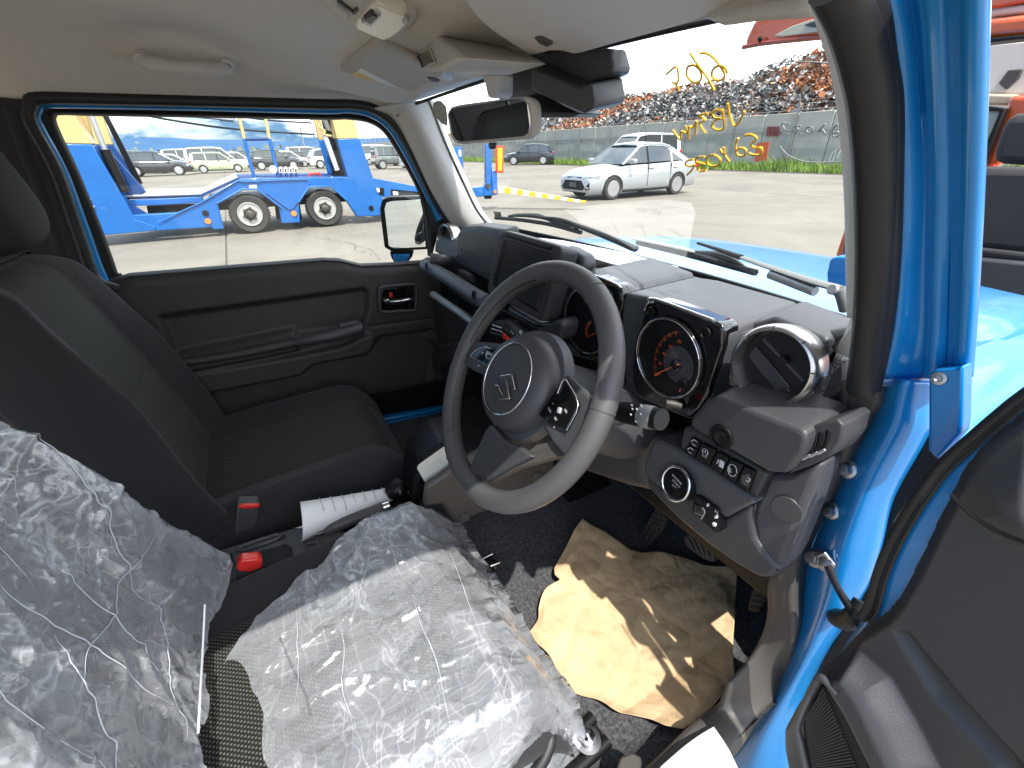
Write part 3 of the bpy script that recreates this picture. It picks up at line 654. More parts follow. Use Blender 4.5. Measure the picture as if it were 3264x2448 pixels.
# raked front column, near and far
tp('front_column', 1, [(60, 845), (345, 845), (540, 850), (640, 1020), (735, 1180), (790, 1290), (920, 1330), (915, 1355), (590, 1385), (200, 1420)], M_tblue, th=.35)
tp('front_column_top', 1, [(60, 560), (375, 560), (410, 625), (540, 846), (345, 841), (60, 841)], M_cream, X=TX+.002, th=.35)
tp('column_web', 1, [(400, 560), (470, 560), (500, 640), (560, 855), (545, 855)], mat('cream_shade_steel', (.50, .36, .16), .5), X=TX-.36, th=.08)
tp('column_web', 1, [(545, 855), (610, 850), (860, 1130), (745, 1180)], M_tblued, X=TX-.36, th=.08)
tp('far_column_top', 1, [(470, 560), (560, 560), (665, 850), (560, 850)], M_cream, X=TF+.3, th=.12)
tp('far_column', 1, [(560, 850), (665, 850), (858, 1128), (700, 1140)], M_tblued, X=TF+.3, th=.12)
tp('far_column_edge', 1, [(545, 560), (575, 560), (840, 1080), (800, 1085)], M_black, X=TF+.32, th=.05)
tube('hydraulic_rod', AL(1, [(505, 600), (615, 880)], x=TX-.15), .045, M_alloy, tr_, 10, 1)
tube('hydraulic_cylinder', AL(1, [(615, 880), (730, 1130)], x=TX-.15), .08, M_black, tr_, 10, 1)
for k in range(6): box('step_light', A(1, 430+k*22, 990+k*45, x=TX+.03), (.04, .07, .03), M_white, tr_, .01)
# low deck
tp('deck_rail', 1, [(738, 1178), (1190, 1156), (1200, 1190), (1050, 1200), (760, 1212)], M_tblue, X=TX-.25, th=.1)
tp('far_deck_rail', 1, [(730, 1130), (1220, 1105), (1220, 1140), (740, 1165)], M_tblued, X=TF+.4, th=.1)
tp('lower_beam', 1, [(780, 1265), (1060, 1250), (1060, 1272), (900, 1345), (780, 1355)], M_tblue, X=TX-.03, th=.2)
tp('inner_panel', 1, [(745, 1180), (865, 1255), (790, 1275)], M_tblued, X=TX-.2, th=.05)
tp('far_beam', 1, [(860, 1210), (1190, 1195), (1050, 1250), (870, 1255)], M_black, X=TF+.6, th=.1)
# mesh deck between the rails : bars one by one
g0, g1 = A(1, 740, 1165, x=TX-.3), A(1, 1190, 1150, x=TX-.3); h0, h1 = A(1, 740, 1150, x=TF+.4), A(1, 1190, 1122, x=TF+.4)
h0.z = g0.z; h1.z = g1.z
nb_ = 34
for k in range(nb_+1):
    a = g0.lerp(g1, k/nb_); b = V((TF+.45, a.y, a.z)); box('deck_bar', (a+b)/2, ((a-b).length, .05, .04), M_tblued, tr_)
for k in range(7):
    f = k/6; x = (TX-.3)*(1-f)+(TF+.45)*f; tube('deck_rod', [(x, g0.y, g0.z+.03), (x, g1.y, g1.z+.03)], .022, M_galv, tr_, 5, 1)
r0, r1 = A(1, 1190, 1148, x=TX-.15), A(1, 1400, 1052, x=TX-.15)
for k in range(16):
    a = r0.lerp(r1, k/15); b = V((TF+.45, a.y, a.z)); box('ramp_bar', (a+b)/2, (abs(a.x-b.x), .05, .04), M_tblued, tr_)
for k in range(7):
    x = (TX-.2)*(1-k/6)+(TF+.45)*k/6; tube('ramp_rod', [(x, r0.y, r0.z+.03), (x, r1.y, r1.z+.03)], .022, M_galv, tr_, 5, 1)
# main side beam with the two wheel arches (crop 1 then crop 2)
beam = AL(1, [(915, 1335), (1050, 1255), (1190, 1188), (1400, 1058), (1420, 1050), (2020, 1040)], x=TX)+AL(2, [(390, 1040), (530, 1045), (835, 1105), (835, 1155), (590, 1160), (600, 1262), (440, 1275), (400, 1215), (372, 1170), (285, 1095), (160, 1098), (98, 1190), (105, 1308), (0, 1312)], x=TX)\
    + AL(1, [(1655, 1312), (1640, 1215), (1600, 1180), (1512, 1112), (1425, 1112), (1280, 1200), (1318, 1345), (1255, 1350), (1245, 1335), (918, 1356)], x=TX)
slab('side_beam', beam, (-.12, 0, 0), M_tblue, tr_, .012, 2)
tube('arch_lip', AL(1, [(1275, 1195), (1425, 1112), (1512, 1112), (1600, 1180), (1655, 1222)], x=TX+.02), .022, M_tblue, tr_, 6, 1)
tube('arch_lip', AL(2, [(96, 1188), (155, 1098), (287, 1094), (378, 1178)], x=TX+.02), .022, M_tblue, tr_, 6, 1)
tube('beam_edge', AL(1, [(930, 1310), (1050, 1250), (1190, 1186), (1400, 1060), (1430, 1068), (1515, 1065)], x=TX+.02), .015, M_tblue, tr_, 6, 1)
tube('beam_edge', AL(1, [(1515, 1075), (1530, 1062), (1800, 1055), (1815, 1075), (1800, 1110), (1725, 1220), (1700, 1230), (1560, 1130)], x=TX+.02), .012, M_tblue, tr_, 6, 1)
slab('deck_top', [A(1, 1400, 1050, x=TX-.01), A(1, 2020, 1036, x=TX-.01), A(1, 2020, 1036, x=TX-.01)+V((-2.3, 0, 0)), A(1, 1400, 1050, x=TX-.01)+V((-2.3, 0, 0))], (0, 0, -.06), M_tblued, tr_)
tp('deck_kerb', 1, [(1380, 1048), (1395, 1035), (2028, 1018), (2028, 1042)], M_tblued, X=TX-.6, th=.08)
slab('tail_deck', [A(2, 530, 1052, x=TX-.13), A(2, 835, 1112, x=TX-.13), A(2, 835, 1112, x=TX-.13)+V((-2.2, 0, 0)), A(2, 530, 1052, x=TX-.13)+V((-2.2, 0, 0))], (0, 0, -.08), M_galv, tr_)
for pts in ([(558, 1100), (598, 1105), (600, 1150), (572, 1148)], [(635, 1112), (830, 1130), (832, 1148), (640, 1150)]): tp('beam_recess', 2, pts, M_black, X=TX+.006, th=.02, bev=0)
for pts in ([(553, 1105), (570, 1105), (574, 1130), (558, 1130)], [(650, 1125), (680, 1127), (682, 1147), (652, 1147)]): tp('switch_box', 2, pts, M_white, X=TX+.03, th=.02, bev=.004)
for i, x, y, m in ((1, 1208, 1253, M_black), (1, 1222, 1300, None), (1, 1727, 1255, None), (2, 522, 1223, M_black)):
    lathe('side_marker', [(.055, 0), (.05, .025), (0, .03)], A(i, x, y, x=TX), (1, 0, 0), m or mat('amber_lens', (.8, .25, .04), .2, coat=1), tr_, 16)
tp('reflector_tag', 1, [(1463, 1088), (1508, 1086), (1510, 1112), (1466, 1114)], mat('label_yellow', (.75, .72, .55), .5), X=TX+.006, th=.01, bev=0)
for x in (1625, 1745): tube('mud_bracket', AL(1, [(x, 1180), (x+15, 1290)], x=TX-.5), .05, M_black, tr_, 6, 1)
slab('axle_frame', [(TX-.25, A(1, 1250, 1300, x=TX).y, .45), (TX-.25, A(2, 420, 1300, x=TX).y, .45), (TX-2.3, A(2, 420, 1300, x=TX).y, .45), (TX-2.3, A(1, 1250, 1300, x=TX).y, .45)], (0, 0, .18), M_black, tr_)
def twheel(cx, cz, r, y):
    c = V((TX-.02, y, cz)); ax = V((1, 0, 0))
    w = lathe('wheel', [(r*.60, -.05), (r*.64, .0), (r*.90, .02), (r*.985, -.02), (r, -.06), (r, -.24), (0, -.25)], c, ax, M_tyre, tr_, 48)
    x_, y_, z_ = frame(ax)
    for k in range(44):
        a = 2*pi*k/44; d = x_*cos(a)+y_*sin(a); box('tread_block', c+d*(r*.985)-z_*.04, (.012, .05, .05), M_tyre, w, rot=(d.cross(z_), z_, d))
    M_rim = mat('trailer_steel_rim', (.50, .49, .47), .45, .3, var=.15, vscale=4)
    lathe('rim', [(r*.62, .0), (r*.60, .02), (r*.57, .02), (r*.54, -.03), (r*.40, -.05), (r*.36, -.01), (r*.30, .0), (0, .0)], c, ax, M_rim, w, 40)
    lathe('hub', [(r*.25, 0), (r*.22, .05), (r*.16, .07), (0, .075)], c, ax, M_dirty, w, 20)
    for k in range(6):
        a = 2*pi*k/6+.3; d = x_*cos(a)+y_*sin(a)
        lathe('wheel_nut', [(.026, 0), (.026, .035), (0, .04)], c+d*r*.31+z_*.0, ax, M_dirty, w, 6)
        a += .52; d = x_*cos(a)+y_*sin(a); t_ = d.cross(z_)*.05
        slab('rim_hole', [c+d*r*.43-t_-z_*.03, c+d*r*.43+t_-z_*.03, c+d*r*.50+t_-z_*.02, c+d*r*.50-t_-z_*.02], z_*.006, M_black, w)
def wheel_px(i, xc, top, bot):
    t, b = A(i, xc, top, x=TX), A(i, xc, bot, x=TX); r = (t.z-b.z)/2; twheel(0, max(r, (t.z+b.z)/2), r, (t.y+b.y)/2)
wheel_px(1, 1470, 1142, 1374); wheel_px(2, 252, 1115, 1333)
# rear column
tp('rear_column_top', 2, [(260, 560), (395, 560), (415, 665), (452, 812), (320, 816)], M_cream, X=TX+.002, th=.3)
tp('rear_column', 2, [(322, 818), (455, 814), (535, 1050), (560, 1180), (565, 1268), (445, 1272), (390, 1190), (385, 1040)], M_tblue, X=TX+.004, th=.3)
tp('column_post_top', 2, [(150, 560), (205, 560), (250, 825), (215, 822)], M_cream, X=TX-.7, th=.1)
tp('column_post', 2, [(213, 822), (252, 822), (305, 1035), (275, 1038)], M_tblue, X=TX-.7, th=.1)
tp('mast_channel', 2, [(205, 560), (262, 560), (385, 1038), (300, 1040)], M_black, X=TX-.35, th=.1)
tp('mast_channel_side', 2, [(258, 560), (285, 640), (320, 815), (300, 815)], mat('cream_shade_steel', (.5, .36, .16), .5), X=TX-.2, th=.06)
tube('mast_rod', AL(2, [(248, 790), (322, 1000)], x=TX-.2), .05, M_white, tr_, 10, 1)
tube('hose', AL(2, [(205, 690), (225, 720), (215, 745), (250, 770), (245, 790), (290, 800)], x=TX-.15), .022, mat('cream_hose', (.6, .5, .2), .5), tr_, 6, 5)
for k in range(14): lathe('coil', [(.05, -.012), (.062, 0), (.05, .012)], A(2, 232+k*3.2, 668+k*7.5, x=TX-.22), (0, .3, 1), M_galv, tr_, 10)
for k in range(22): lathe('chain_link', [(.012, 0), (.02, .008), (.012, .016)], A(2, 312+k*3.2, 815+k*9.5, x=TX-.1), (1, 0, 0), M_dirty, tr_, 6)
# ladder standing on the deck
for (a, b, c, d) in (((1393, 640), (1436, 815), (1462, 930), (1500, 1062)), ((1550, 640), (1583, 815), (1600, 880), (1637, 1050))):
    tube('ladder_rail_top', AL(1, [a, b], x=TX-.3), .03, M_cream, tr_, 8, 1); tube('ladder_rail', AL(1, [b, c, d], x=TX-.3), .033, M_tblue, tr_, 8, 1)
tube('ladder_rung', AL(1, [(1398, 690), (1556, 690)], x=TX-.3), .018, M_galv, tr_, 8, 1)
tube('ladder_rung', AL(1, [(1436, 818), (1584, 816)], x=TX-.3), .03, M_tblued, tr_, 8, 1)
for k in range(4):
    x = 1648+k*30; tube('valve_post', AL(1, [(x+2, 990), (x+4, 1045)], x=TX-.35), .028, M_tblue, tr_, 6, 1)
    tp('valve_box', 1, [(x-10, 982), (x+10, 980), (x+12, 1018), (x-8, 1020)], M_white if k != 3 else mat('label_yellow', (.75, .72, .55), .5), X=TX-.25, th=.08, bev=.01)
    tp('valve_plate', 1, [(x-5, 992), (x+4, 992), (x+6, 1010), (x-4, 1010)], M_dirty, X=TX-.243, th=.006, bev=0)
lathe('valve_disc', [(.07, -.03), (.07, .03), (0, .04)], A(1, 1605, 995, x=TX-.25), (1, 0, 0), M_white, tr_, 16)
tube('red_handle', AL(1, [(1815, 1042), (1818, 1022), (1878, 1020), (1882, 1040)], x=TX-.3), .025, M_red, tr_, 8, 1)
# straps
for pts, w in (([(600, 632), (760, 660), (1000, 705), (1300, 750), (1600, 775), (1850, 790)], .05), ([(1150, 650), (1350, 678), (1600, 708), (1830, 722)], .045)):
    tube('strap', AL(1, pts, x=TX-.9), w*.8, mat('strap_black', (.03, .035, .04), .7), tr_, 6, 4, flat=.5)
tube('grey_strap', AL(1, [(720, 636), (900, 655), (1130, 685), (1290, 700)], x=TX-.8), .06, mat('strap_grey', (.17, .17, .2), .7), tr_, 6, 4, flat=.3)
tube('strap_buckle', AL(1, [(1290, 700), (1370, 708)], x=TX-.8), .075, mat('strap_buckle_grey', (.22, .23, .24), .5), tr_, 6, 1, flat=.5)
for i, x, y in ((1, 1395, 706), (1, 1840, 722), (1, 1858, 790)):
    lathe('strap_ring', [(.06, -.01), (.07, 0), (.06, .01), (.05, 0), (.06, -.01)], A(i, x, y, x=TX-.8), (1, 0, 0), M_galv, tr_, 14)
box('strap_bracket', A(1, 625, 640, x=TX-.85), (.1, .25, .14), M_black, tr_)
# tail, seen through the windscreen
TT = TX-.4
tp('tail_beam', 2, [(1100, 1105), (1190, 1095), (1265, 1100), (1262, 1145), (1115, 1162)], M_tblue, X=TT, th=.15)
tp('tail_post', 2, [(1196, 845), (1228, 848), (1240, 1150), (1200, 1150)], M_tblue, X=TT+.002, th=.12)
tp('tail_post_plate', 2, [(1232, 1005), (1262, 1000), (1266, 1142), (1236, 1148)], M_tblue, X=TT+.05, th=.1)
tp('tail_bracket', 2, [(1188, 1080), (1222, 1068), (1240, 1148), (1186, 1152)], M_tblue, X=TT+.04, th=.05)
tp('tail_foot', 2, [(1192, 1150), (1232, 1148), (1230, 1168), (1196, 1170)], M_black, X=TT, th=.1)
tube('tail_rod', AL(2, [(1187, 845), (1190, 1090)], x=TT-.1), .02, M_galv, tr_, 6, 1)
tp('tail_guard', 2, [(990, 862), (1058, 866), (1066, 992), (1020, 990), (1000, 900)], M_tblue, X=TF+.3, th=.05)
tp('guard_window', 2, [(1035, 880), (1050, 880), (1052, 920), (1038, 918)], M_white, X=TF+.31, th=.02, bev=0)
tp('warning_marker_frame', 2, [(1253, 857), (1304, 857), (1300, 1017), (1256, 1014)], mat('marker_red', (.75, .04, .02), .4), X=TT+.1, th=.03)
tp('warning_marker', 2, [(1264, 868), (1295, 868), (1291, 1005), (1267, 1003)], mat('marker_amber', (.9, .42, .01), .4), X=TT+.107, th=.02, bev=0)
lathe('side_marker', [(.07, 0), (.06, .03), (0, .035)], A(2, 1207, 1092, x=TT+.05), (1, 0, 0), M_dirty, tr_, 14)
lathe('side_marker', [(.05, 0), (.04, .02), (0, .025)], A(2, 1250, 1128, x=TT+.06), (1, 0, 0), mat('amber_lens', (.8, .25, .04), .2, coat=1), tr_, 14)
# striped ramp bar lying out behind the tail
a, b = A(2, 1275, 1128, x=TT), A(2, 1785, 1192, z=.16)
rb = thing('ramp_bar', a, 'white trailer ramp edge with yellow stripes sloping down to the concrete', 'ramp')
dv = (b-a); n_ = 14; sidev = dv.cross(V((0, 0, 1))).normalized()*.12
for k in range(n_):
    p, q = a+dv*(k/n_), a+dv*((k+1)/n_); slab('stripe', [p-sidev, p+sidev, q+sidev, q-sidev], (0, 0, .10*(1-k/n_)+.03), M_marker if k % 2 else M_lite, rb)
# dish seen behind the mirror: inspection sticker on the glass is made with the windscreen

# ================================================================== THE BLUE OFF-ROADER ROUND THE CAMERA
CAR = thing('off_road_car', (0, 0, 0), 'bright blue off-roader seen from inside its open driver door', 'car')
def cp(name, i, pts, m, vec, parent=CAR, bev=.004, seg=2, **k): return slab(name, AL(i, pts, **k), vec, m, parent, bev, seg)
RP = dict(pl=((0, .25, 1.553), (0, .2, 1)))       # plane just under the sloping front of the roof lining
def rp(dz): return dict(pl=((0, .25, 1.553+dz), (0, .2, 1)))
# --- roof lining
def zc(y): return 1.655 if y < -.25 else 1.655-(y+.25)*.19
rows = []
for y in (-1.5, -1.0, -.6, -.3, -.1, .05, .15):
    z = zc(y); rows.append([(-.655, y, 1.525), (-.625, y, 1.560), (-.565, y, z-.045), (-.47, y, z-.008), (-.2, y, z), (.1, y, z), (.45, y, z-.01), (.60, y, z-.05), (.66, y, 1.54)])
rows.append([(-.655, .12, 1.515), (-.62, .17, 1.53), (-.56, .239, 1.549), (-.35, .262, 1.558), (-.1, .266, 1.562), (.1, .262, 1.56), (.35, .215, 1.545), tuple(A(3, 760, 36, x=.5)), tuple(A(3, 1095, -6, x=.588))])
hl = surf('roof_lining', rows, M_head, CAR, 6, 6, .012, 1)
rs = surf('roof_panel', [[(-.72, -1.6, 1.60), (-.6, -1.6, 1.70), (0, -1.6, 1.73), (.6, -1.6, 1.70), (.70, -1.6, 1.60)], [(-.70, 0, 1.58), (-.58, 0, 1.68), (0, 0, 1.70), (.58, 0, 1.68), (.69, 0, 1.57)],
                         [(-.68, .13, 1.545), (-.56, .27, 1.58), (0, .30, 1.59), (.50, .17, 1.575), (.62, .02, 1.57)]], M_blue, CAR, 6, 6, .003, 1)
# --- overhead items
cp('lamp_housing', 10, [(150, -120), (165, 60), (200, 140), (560, 420), (1010, 590), (1240, 520), (1440, 345), (1475, 270), (1400, 210), (870, 0), (760, -120)], M_lite, (0, 0, .025), bev=.006, **rp(-.006))
lens = cp('dome_lamp', 10, [(850, 90), (895, 72), (1300, 235), (1350, 270), (1335, 350), (1230, 460), (1090, 545), (1000, 570), (930, 555), (600, 410), (582, 380), (610, 330)], M_lamp, (0, 0, .02), bev=.006, **rp(-.014))
cp('lamp_switch', 10, [(672, 330), (820, 185), (955, 240), (800, 395)], M_silver, (0, 0, .01), lens, .002, **rp(-.018))
cp('switch_slot', 10, [(715, 300), (825, 215), (905, 250), (800, 350)], M_plast, (0, 0, .008), lens, .001, **rp(-.0205))
cp('lamp_clip', 10, [(1250, 340), (1290, 275), (1360, 310), (1300, 375)], M_silver, (0, 0, .008), lens, .002, **rp(-.0185))
cp('blank_button', 10, [(285, 130), (310, 100), (500, 225), (495, 335), (300, 210)], M_lite, (0, 0, .01), CAR, .003, **rp(-.012))
cp('blank_button', 10, [(330, 50), (350, 20), (560, 180), (605, 140), (635, 155), (590, 215), (560, 215)], M_kick, (0, 0, .01), CAR, .003, **rp(-.010))
cp('blank_button', 10, [(480, -60), (620, 30), (700, 60), (820, 0), (810, -60)], M_lite, (0, 0, .01), CAR, .003, **rp(-.014))
vis = cp('sun_visor', 10, [(345, 1040), (360, 985), (850, 655), (920, 640), (1420, 850), (1640, 960), (1740, 1030), (1760, 1110), (1640, 1190), (1200, 1375), (1100, 1385), (850, 1325), (700, 1265)], mat('visor_vinyl', (.50, .475, .43), .7, bump=(500, .2)), (0, 0, .02), bev=.009, seg=4, **rp(-.010))
cp('visor_gap', 10, [(300, 990), (800, 625), (900, 640), (345, 1045), (305, 1040)], M_kick, (0, 0, .004), bev=.001, **rp(.000))
lb = cp('warning_label', 10, [(530, 1055), (670, 968), (1195, 1240), (1020, 1310)], mat('label_white', (.86, .85, .80), .5), (0, 0, .002), vis, .0005, **rp(-.0112))
cp('yellow_field', 10, [(530, 1055), (600, 1005), (870, 1140), (785, 1195)], mat('label_field', (.80, .60, .20), .5), (0, 0, .001), lb, 0, **rp(-.0118))
for a, b, c in ((950, 1225, 95), (985, 1265, 45)):
    P = [A(10, a+c*cos(t*.35)*1.0, b+c*.5*sin(t*.35)+c*.35*cos(t*.35), **rp(-.0122)) for t in range(18)]; tube('pictogram', P, .0005, M_inkb, lb, 4, 1, closed=True)
for k in range(4): tube('print_line', AL(10, [(620+k*22, 1040+k*14), (700+k*18, 1085+k*12)], **rp(-.0122)), .0006, M_marker, lb, 4, 1)
tube('visor_hinge', AL(10, [(1760, 1000), (1900, 1075)], **rp(-.004)), .012, M_lite, CAR, 10, 1)
cp('hinge_slot', 10, [(1600, 1100), (1690, 1105), (1780, 1150), (1740, 1165), (1660, 1150)], M_kick, (0, 0, .004), bev=.001, **rp(-.0125))
cp('visor_clip', 2, [(1490, 232), (1530, 232), (1590, 262), (1560, 275), (1520, 262)], M_kick, (0, 0, .004), bev=.001, **rp(-.030))
# sensor box ahead of the lamp
PB = dict(pl=((-.05, .07, 1.57), (-.15, -1, .35)))
sb = cp('sensor_box', 10, [(1310, 660), (1650, 445), (1700, 455), (2110, 820), (1770, 990), (1700, 1010), (1540, 990), (1400, 830)], M_lite, (0, .14, .0), bev=.006, **PB)
PB2 = dict(pl=((-.05, .066, 1.57), (-.15, -1, .35)))
cp('box_bezel', 10, [(1425, 770), (1600, 662), (1640, 685), (1705, 880), (1520, 985), (1490, 960)], mat('bezel_beige', (.62, .59, .54), .5), (0, .004, 0), sb, .002, **PB2)
PB3 = dict(pl=((-.05, .064, 1.57), (-.15, -1, .35)))
cp('box_display', 10, [(1455, 785), (1605, 700), (1680, 875), (1530, 950)], mat('display_grey', (.17, .16, .135), .3), (0, .004, 0), sb, .001, **PB3)
cp('display_gap', 10, [(1448, 785), (1478, 790), (1545, 940), (1525, 955)], M_black, (0, .003, 0), sb, 0, pl=((-.05, .0625, 1.57), (-.15, -1, .35)))
# driver's visor
dv_ = cp('driver_visor', 2, [(1040, -90), (1060, 10), (1130, 105), (1230, 190), (1340, 262), (1430, 318), (1500, 330), (1580, 306), (1640, 306), (1720, 326), (1775, 316), (2028, 246), (2280, 178), (2560, 88), (2760, 30), (2860, 5), (2900, -90)], M_head, (0, 0, .02), bev=.008, seg=4, **rp(-.026))
cp('clip_hole', 2, [(1480, 226), (1540, 232), (1590, 262), (1555, 278), (1510, 258)], M_kick, (0, 0, .003), dv_, .001, **rp(-.0275))
# front map/mirror console
cp('mirror_console', 2, [(960, 400), (1060, 350), (1340, 340), (1420, 330), (1370, 385), (1260, 430), (1110, 480), (1030, 450)], M_lite, (0, 0, .02), bev=.008, **rp(-.012))
cp('mirror_stem', 2, [(1102, 412), (1170, 398), (1190, 420), (1255, 432), (1252, 565), (1235, 578), (1205, 576), (1185, 490), (1170, 455), (1118, 446)], M_lite, (.006, .035, 0), bev=.007, y=.165)
# camera housing on the glass
hs = thing  # alias kept short
cp('camera_housing', 2, [(1256, 432), (1350, 372), (1440, 330), (1500, 312), (1580, 306), (1560, 420), (1490, 560), (1250, 592)], M_kick, (0, .05, -.0), bev=.01, y=.225)
cp('camera_cover', 2, [(1500, 312), (1590, 306), (1915, 282), (1945, 395), (1932, 432), (1872, 460), (1812, 492), (1740, 516), (1465, 398), (1455, 350)], M_plast2, (0, .035, 0), bev=.01, y=.222)
cp('camera_cover', 2, [(1462, 390), (1740, 512), (1808, 488), (1832, 610), (1822, 640), (1772, 668), (1492, 548), (1462, 520)], M_plast2, (0, .06, .01), bev=.01, y=.192)
gv = cp('cover_grille', 2, [(1440, 560), (1492, 545), (1745, 668), (1700, 688), (1488, 692), (1450, 650)], M_plast, (0, .05, 0), bev=.003, y=.200)
for k in range(9): tube('louvre', AL(2, [(1455+k*3, 565+k*11), (1560+k*20, 580+k*10.0)], y=.1975), .0016, M_black, gv, 4, 1)
# inner mirror
PM = lambda o: dict(pl=((0, .143-o, 1.467), (.30, -.95, -.22)))
mr = cp('rear_view_mirror', 2, [(962, 665), (985, 628), (1030, 615), (1395, 566), (1440, 572), (1470, 602), (1478, 650), (1482, 745), (1468, 792), (1430, 816), (1050, 846), (1010, 842), (985, 805)], M_lite, (.003, .016, 0), bev=.005, seg=4, **PM(0))
cp('mirror_glass', 2, [(975, 668), (992, 640), (1030, 628), (1385, 576), (1415, 582), (1440, 610), (1455, 745), (1445, 780), (1415, 800), (1050, 833), (1020, 828), (1000, 795)], M_mirror, (0, .004, 0), mr, .001, **PM(.0025))
cp('mirror_tab', 2, [(1205, 838), (1240, 836), (1232, 875), (1212, 878)], M_plast, (0, .01, 0), mr, .003, y=.15)
# --- left door frame, seal, glass
outer = AL(1, [(700, 1700), (560, 1640), (470, 1410), (330, 1010), (200, 770), (163, 680), (178, 610), (235, 574), (600, 580), (1200, 594), (1900, 612)], x=-.645)+AL(2, [(380, 612), (520, 634), (640, 708), (740, 850), (870, 1120), (990, 1320)], x=-.645)
tube('door_seal', outer, .013, M_rubber, CAR, 8, 4)
blue = AL(1, [(700, 1760), (600, 1640), (500, 1380), (365, 1020), (232, 770), (196, 690), (210, 628), (262, 600), (600, 604), (1200, 618), (1900, 640)], x=-.668)+AL(2, [(380, 636), (510, 660), (620, 730), (715, 870), (840, 1110), (920, 1290)], x=-.668)
tube('door_opening_edge', blue, .013, M_blue, CAR, 8, 4)
fr_ = AL(1, [(700, 1800), (650, 1660), (548, 1380), (395, 1010), (300, 810), (255, 700), (262, 640), (310, 612), (600, 620), (1200, 634), (1900, 652)], x=-.695)+AL(2, [(380, 652), (520, 678), (620, 745), (710, 880), (830, 1110), (880, 1290)], x=-.695)
ld = tube('door_frame', fr_, .022, M_black, CAR, 8, 4)
gl = mesh('door_glass', [(-.70, -.75, 1.08), (-.70, .35, 1.08), (-.69, .15, 1.53), (-.69, -.72, 1.56)], [(0, 1, 2, 3)], M_doorglass, CAR, False); solid(gl, .004)
cp('glass_guide', 2, [(838, 1085), (878, 1140), (1010, 1325), (925, 1340), (880, 1515), (868, 1300)], M_black, (-.02, 0, 0), bev=.003, x=-.665)
cp('guide_bar', 2, [(838, 1100), (850, 1110), (880, 1300), (884, 1510), (870, 1512)], M_black, (-.03, 0, 0), bev=.002, x=-.68)
tube('glass_strip', AL(4, [(565, 262), (600, 285), (720, 278), (1100, 236), (1560, 198), (1640, 200), (1740, 226), (1900, 220), (2060, 206)], x=-.69), .008, M_rubber, CAR, 6, 3)
# --- left door panel: relief from the outlines of its parts
def sdist(p, poly):
    d = 1e9; ins = False; n = len(poly)
    for i in range(n):
        a, b = poly[i], poly[(i+1) % n]; ex, ey = b[0]-a[0], b[1]-a[1]; wx, wy = p[0]-a[0], p[1]-a[1]
        t = max(0, min(1, (wx*ex+wy*ey)/(ex*ex+ey*ey+1e-12))); d = min(d, (wx-t*ex)**2+(wy-t*ey)**2)
        if (a[1] > p[1]) != (b[1] > p[1]) and p[0] < (b[0]-a[0])*(p[1]-a[1])/(b[1]-a[1]+1e-12)+a[0]: ins = not ins
    return -sqrt(d) if ins else sqrt(d)
def relief(name, P3, m, feats, parent, nu, nv):
    """P3(s,t)->(point, normal); feats: (poly in s,t, height, blur)"""
    vs = []
    for j in range(nv):
        for i in range(nu):
            s, t = i/(nu-1), j/(nv-1); p, n, q = P3(s, t); h = 0
            for poly, hh, bl in feats:
                f = max(0, min(1, .5-sdist(q, poly)/bl)); h += hh*f*f*(3-2*f)
            vs.append(p+n*h)
    fs = [(j*nu+i, j*nu+i+1, (j+1)*nu+i+1, (j+1)*nu+i) for j in range(nv-1) for i in range(nu-1)]
    return mesh(name, vs, fs, m, parent)
yz = lambda i, pts, x=-.65: [(p.y, p.z) for p in AL(i, pts, x=x)]
topl = yz(4, [(430, 330), (570, 292), (620, 276), (1100, 236), (1560, 198), (1640, 202), (1740, 226), (1900, 220), (2100, 204)])
def ztop(y):
    for a, b in zip(topl, topl[1:]):
        if a[0] <= y <= b[0]: return a[1]+(b[1]-a[1])*(y-a[0])/(b[0]-a[0])
    return topl[0][1] if y < topl[0][0] else topl[-1][1]
DF = [(yz(4, [(770, 470), (1745, 335), (1765, 350), (1765, 430), (1740, 520), (1430, 560), (850, 665)]), -.022, .022),
      (yz(4, [(835, 650), (1415, 532), (1430, 560), (1430, 620), (1300, 650), (900, 725)]), .026, .018),
      (yz(4, [(880, 735), (1450, 640), (1640, 600), (1765, 545), (1800, 560), (1790, 600), (1760, 640), (1500, 690), (1440, 742), (990, 828)]), .022, .016),
      (yz(4, [(990, 832), (1440, 745), (1505, 692), (1765, 645), (1830, 560), (2300, 500), (2300, 780), (1720, 850), (1000, 1000)]), -.012, .012),
      (yz(4, [(1770, 510), (2200, 455), (2200, 462), (1770, 518)]), -.006, .008),
      (yz(4, [(2050, 560), (2200, 500), (2200, 780), (2060, 780), (2100, 620)]), .02, .02)]
def dP(s, t):
    y = -.72+s*1.12; zt = ztop(y); z = .46+(zt-.46)*min(1, t/.93)
    if t > .93: f = (t-.93)/.07; return V((-.648-.045*f, y, zt+.006*sin(f*3))), V((1, 0, 0)), (9, 9)
    r = .012*max(0, (z-zt+.03)/.03)**2
    return V((-.648-r, y, z)), V((1, 0, 0)), (y, z)
relief('door_panel', dP, M_door, DF, CAR, 230, 150)
hd = tube('pull_handle', [A(4, 1425, 590, x=-.615), A(4, 1520, 572, x=-.60), A(4, 1640, 548, x=-.60), A(4, 1735, 520, x=-.615)], [.0135, .016, .019, .02], M_plast, CAR, 12, 5)
cp('handle_block', 4, [(1618, 505), (1700, 488), (1740, 492), (1755, 520), (1750, 560), (1720, 575), (1640, 540)], M_plast, (-.03, 0, 0), bev=.008, x=-.612)
lathe('screw_cap', [(.011, 0), (.010, .002), (.006, .002), (.005, 0), (0, 0)], A(4, 1667, 563, x=-.582), (1, -.3, .3), M_black, hd, 16)
tube('handle_root', AL(4, [(850, 690), (1100, 655), (1420, 590)], x=-.628), [.012, .014, .016], M_door, CAR, 10, 4)
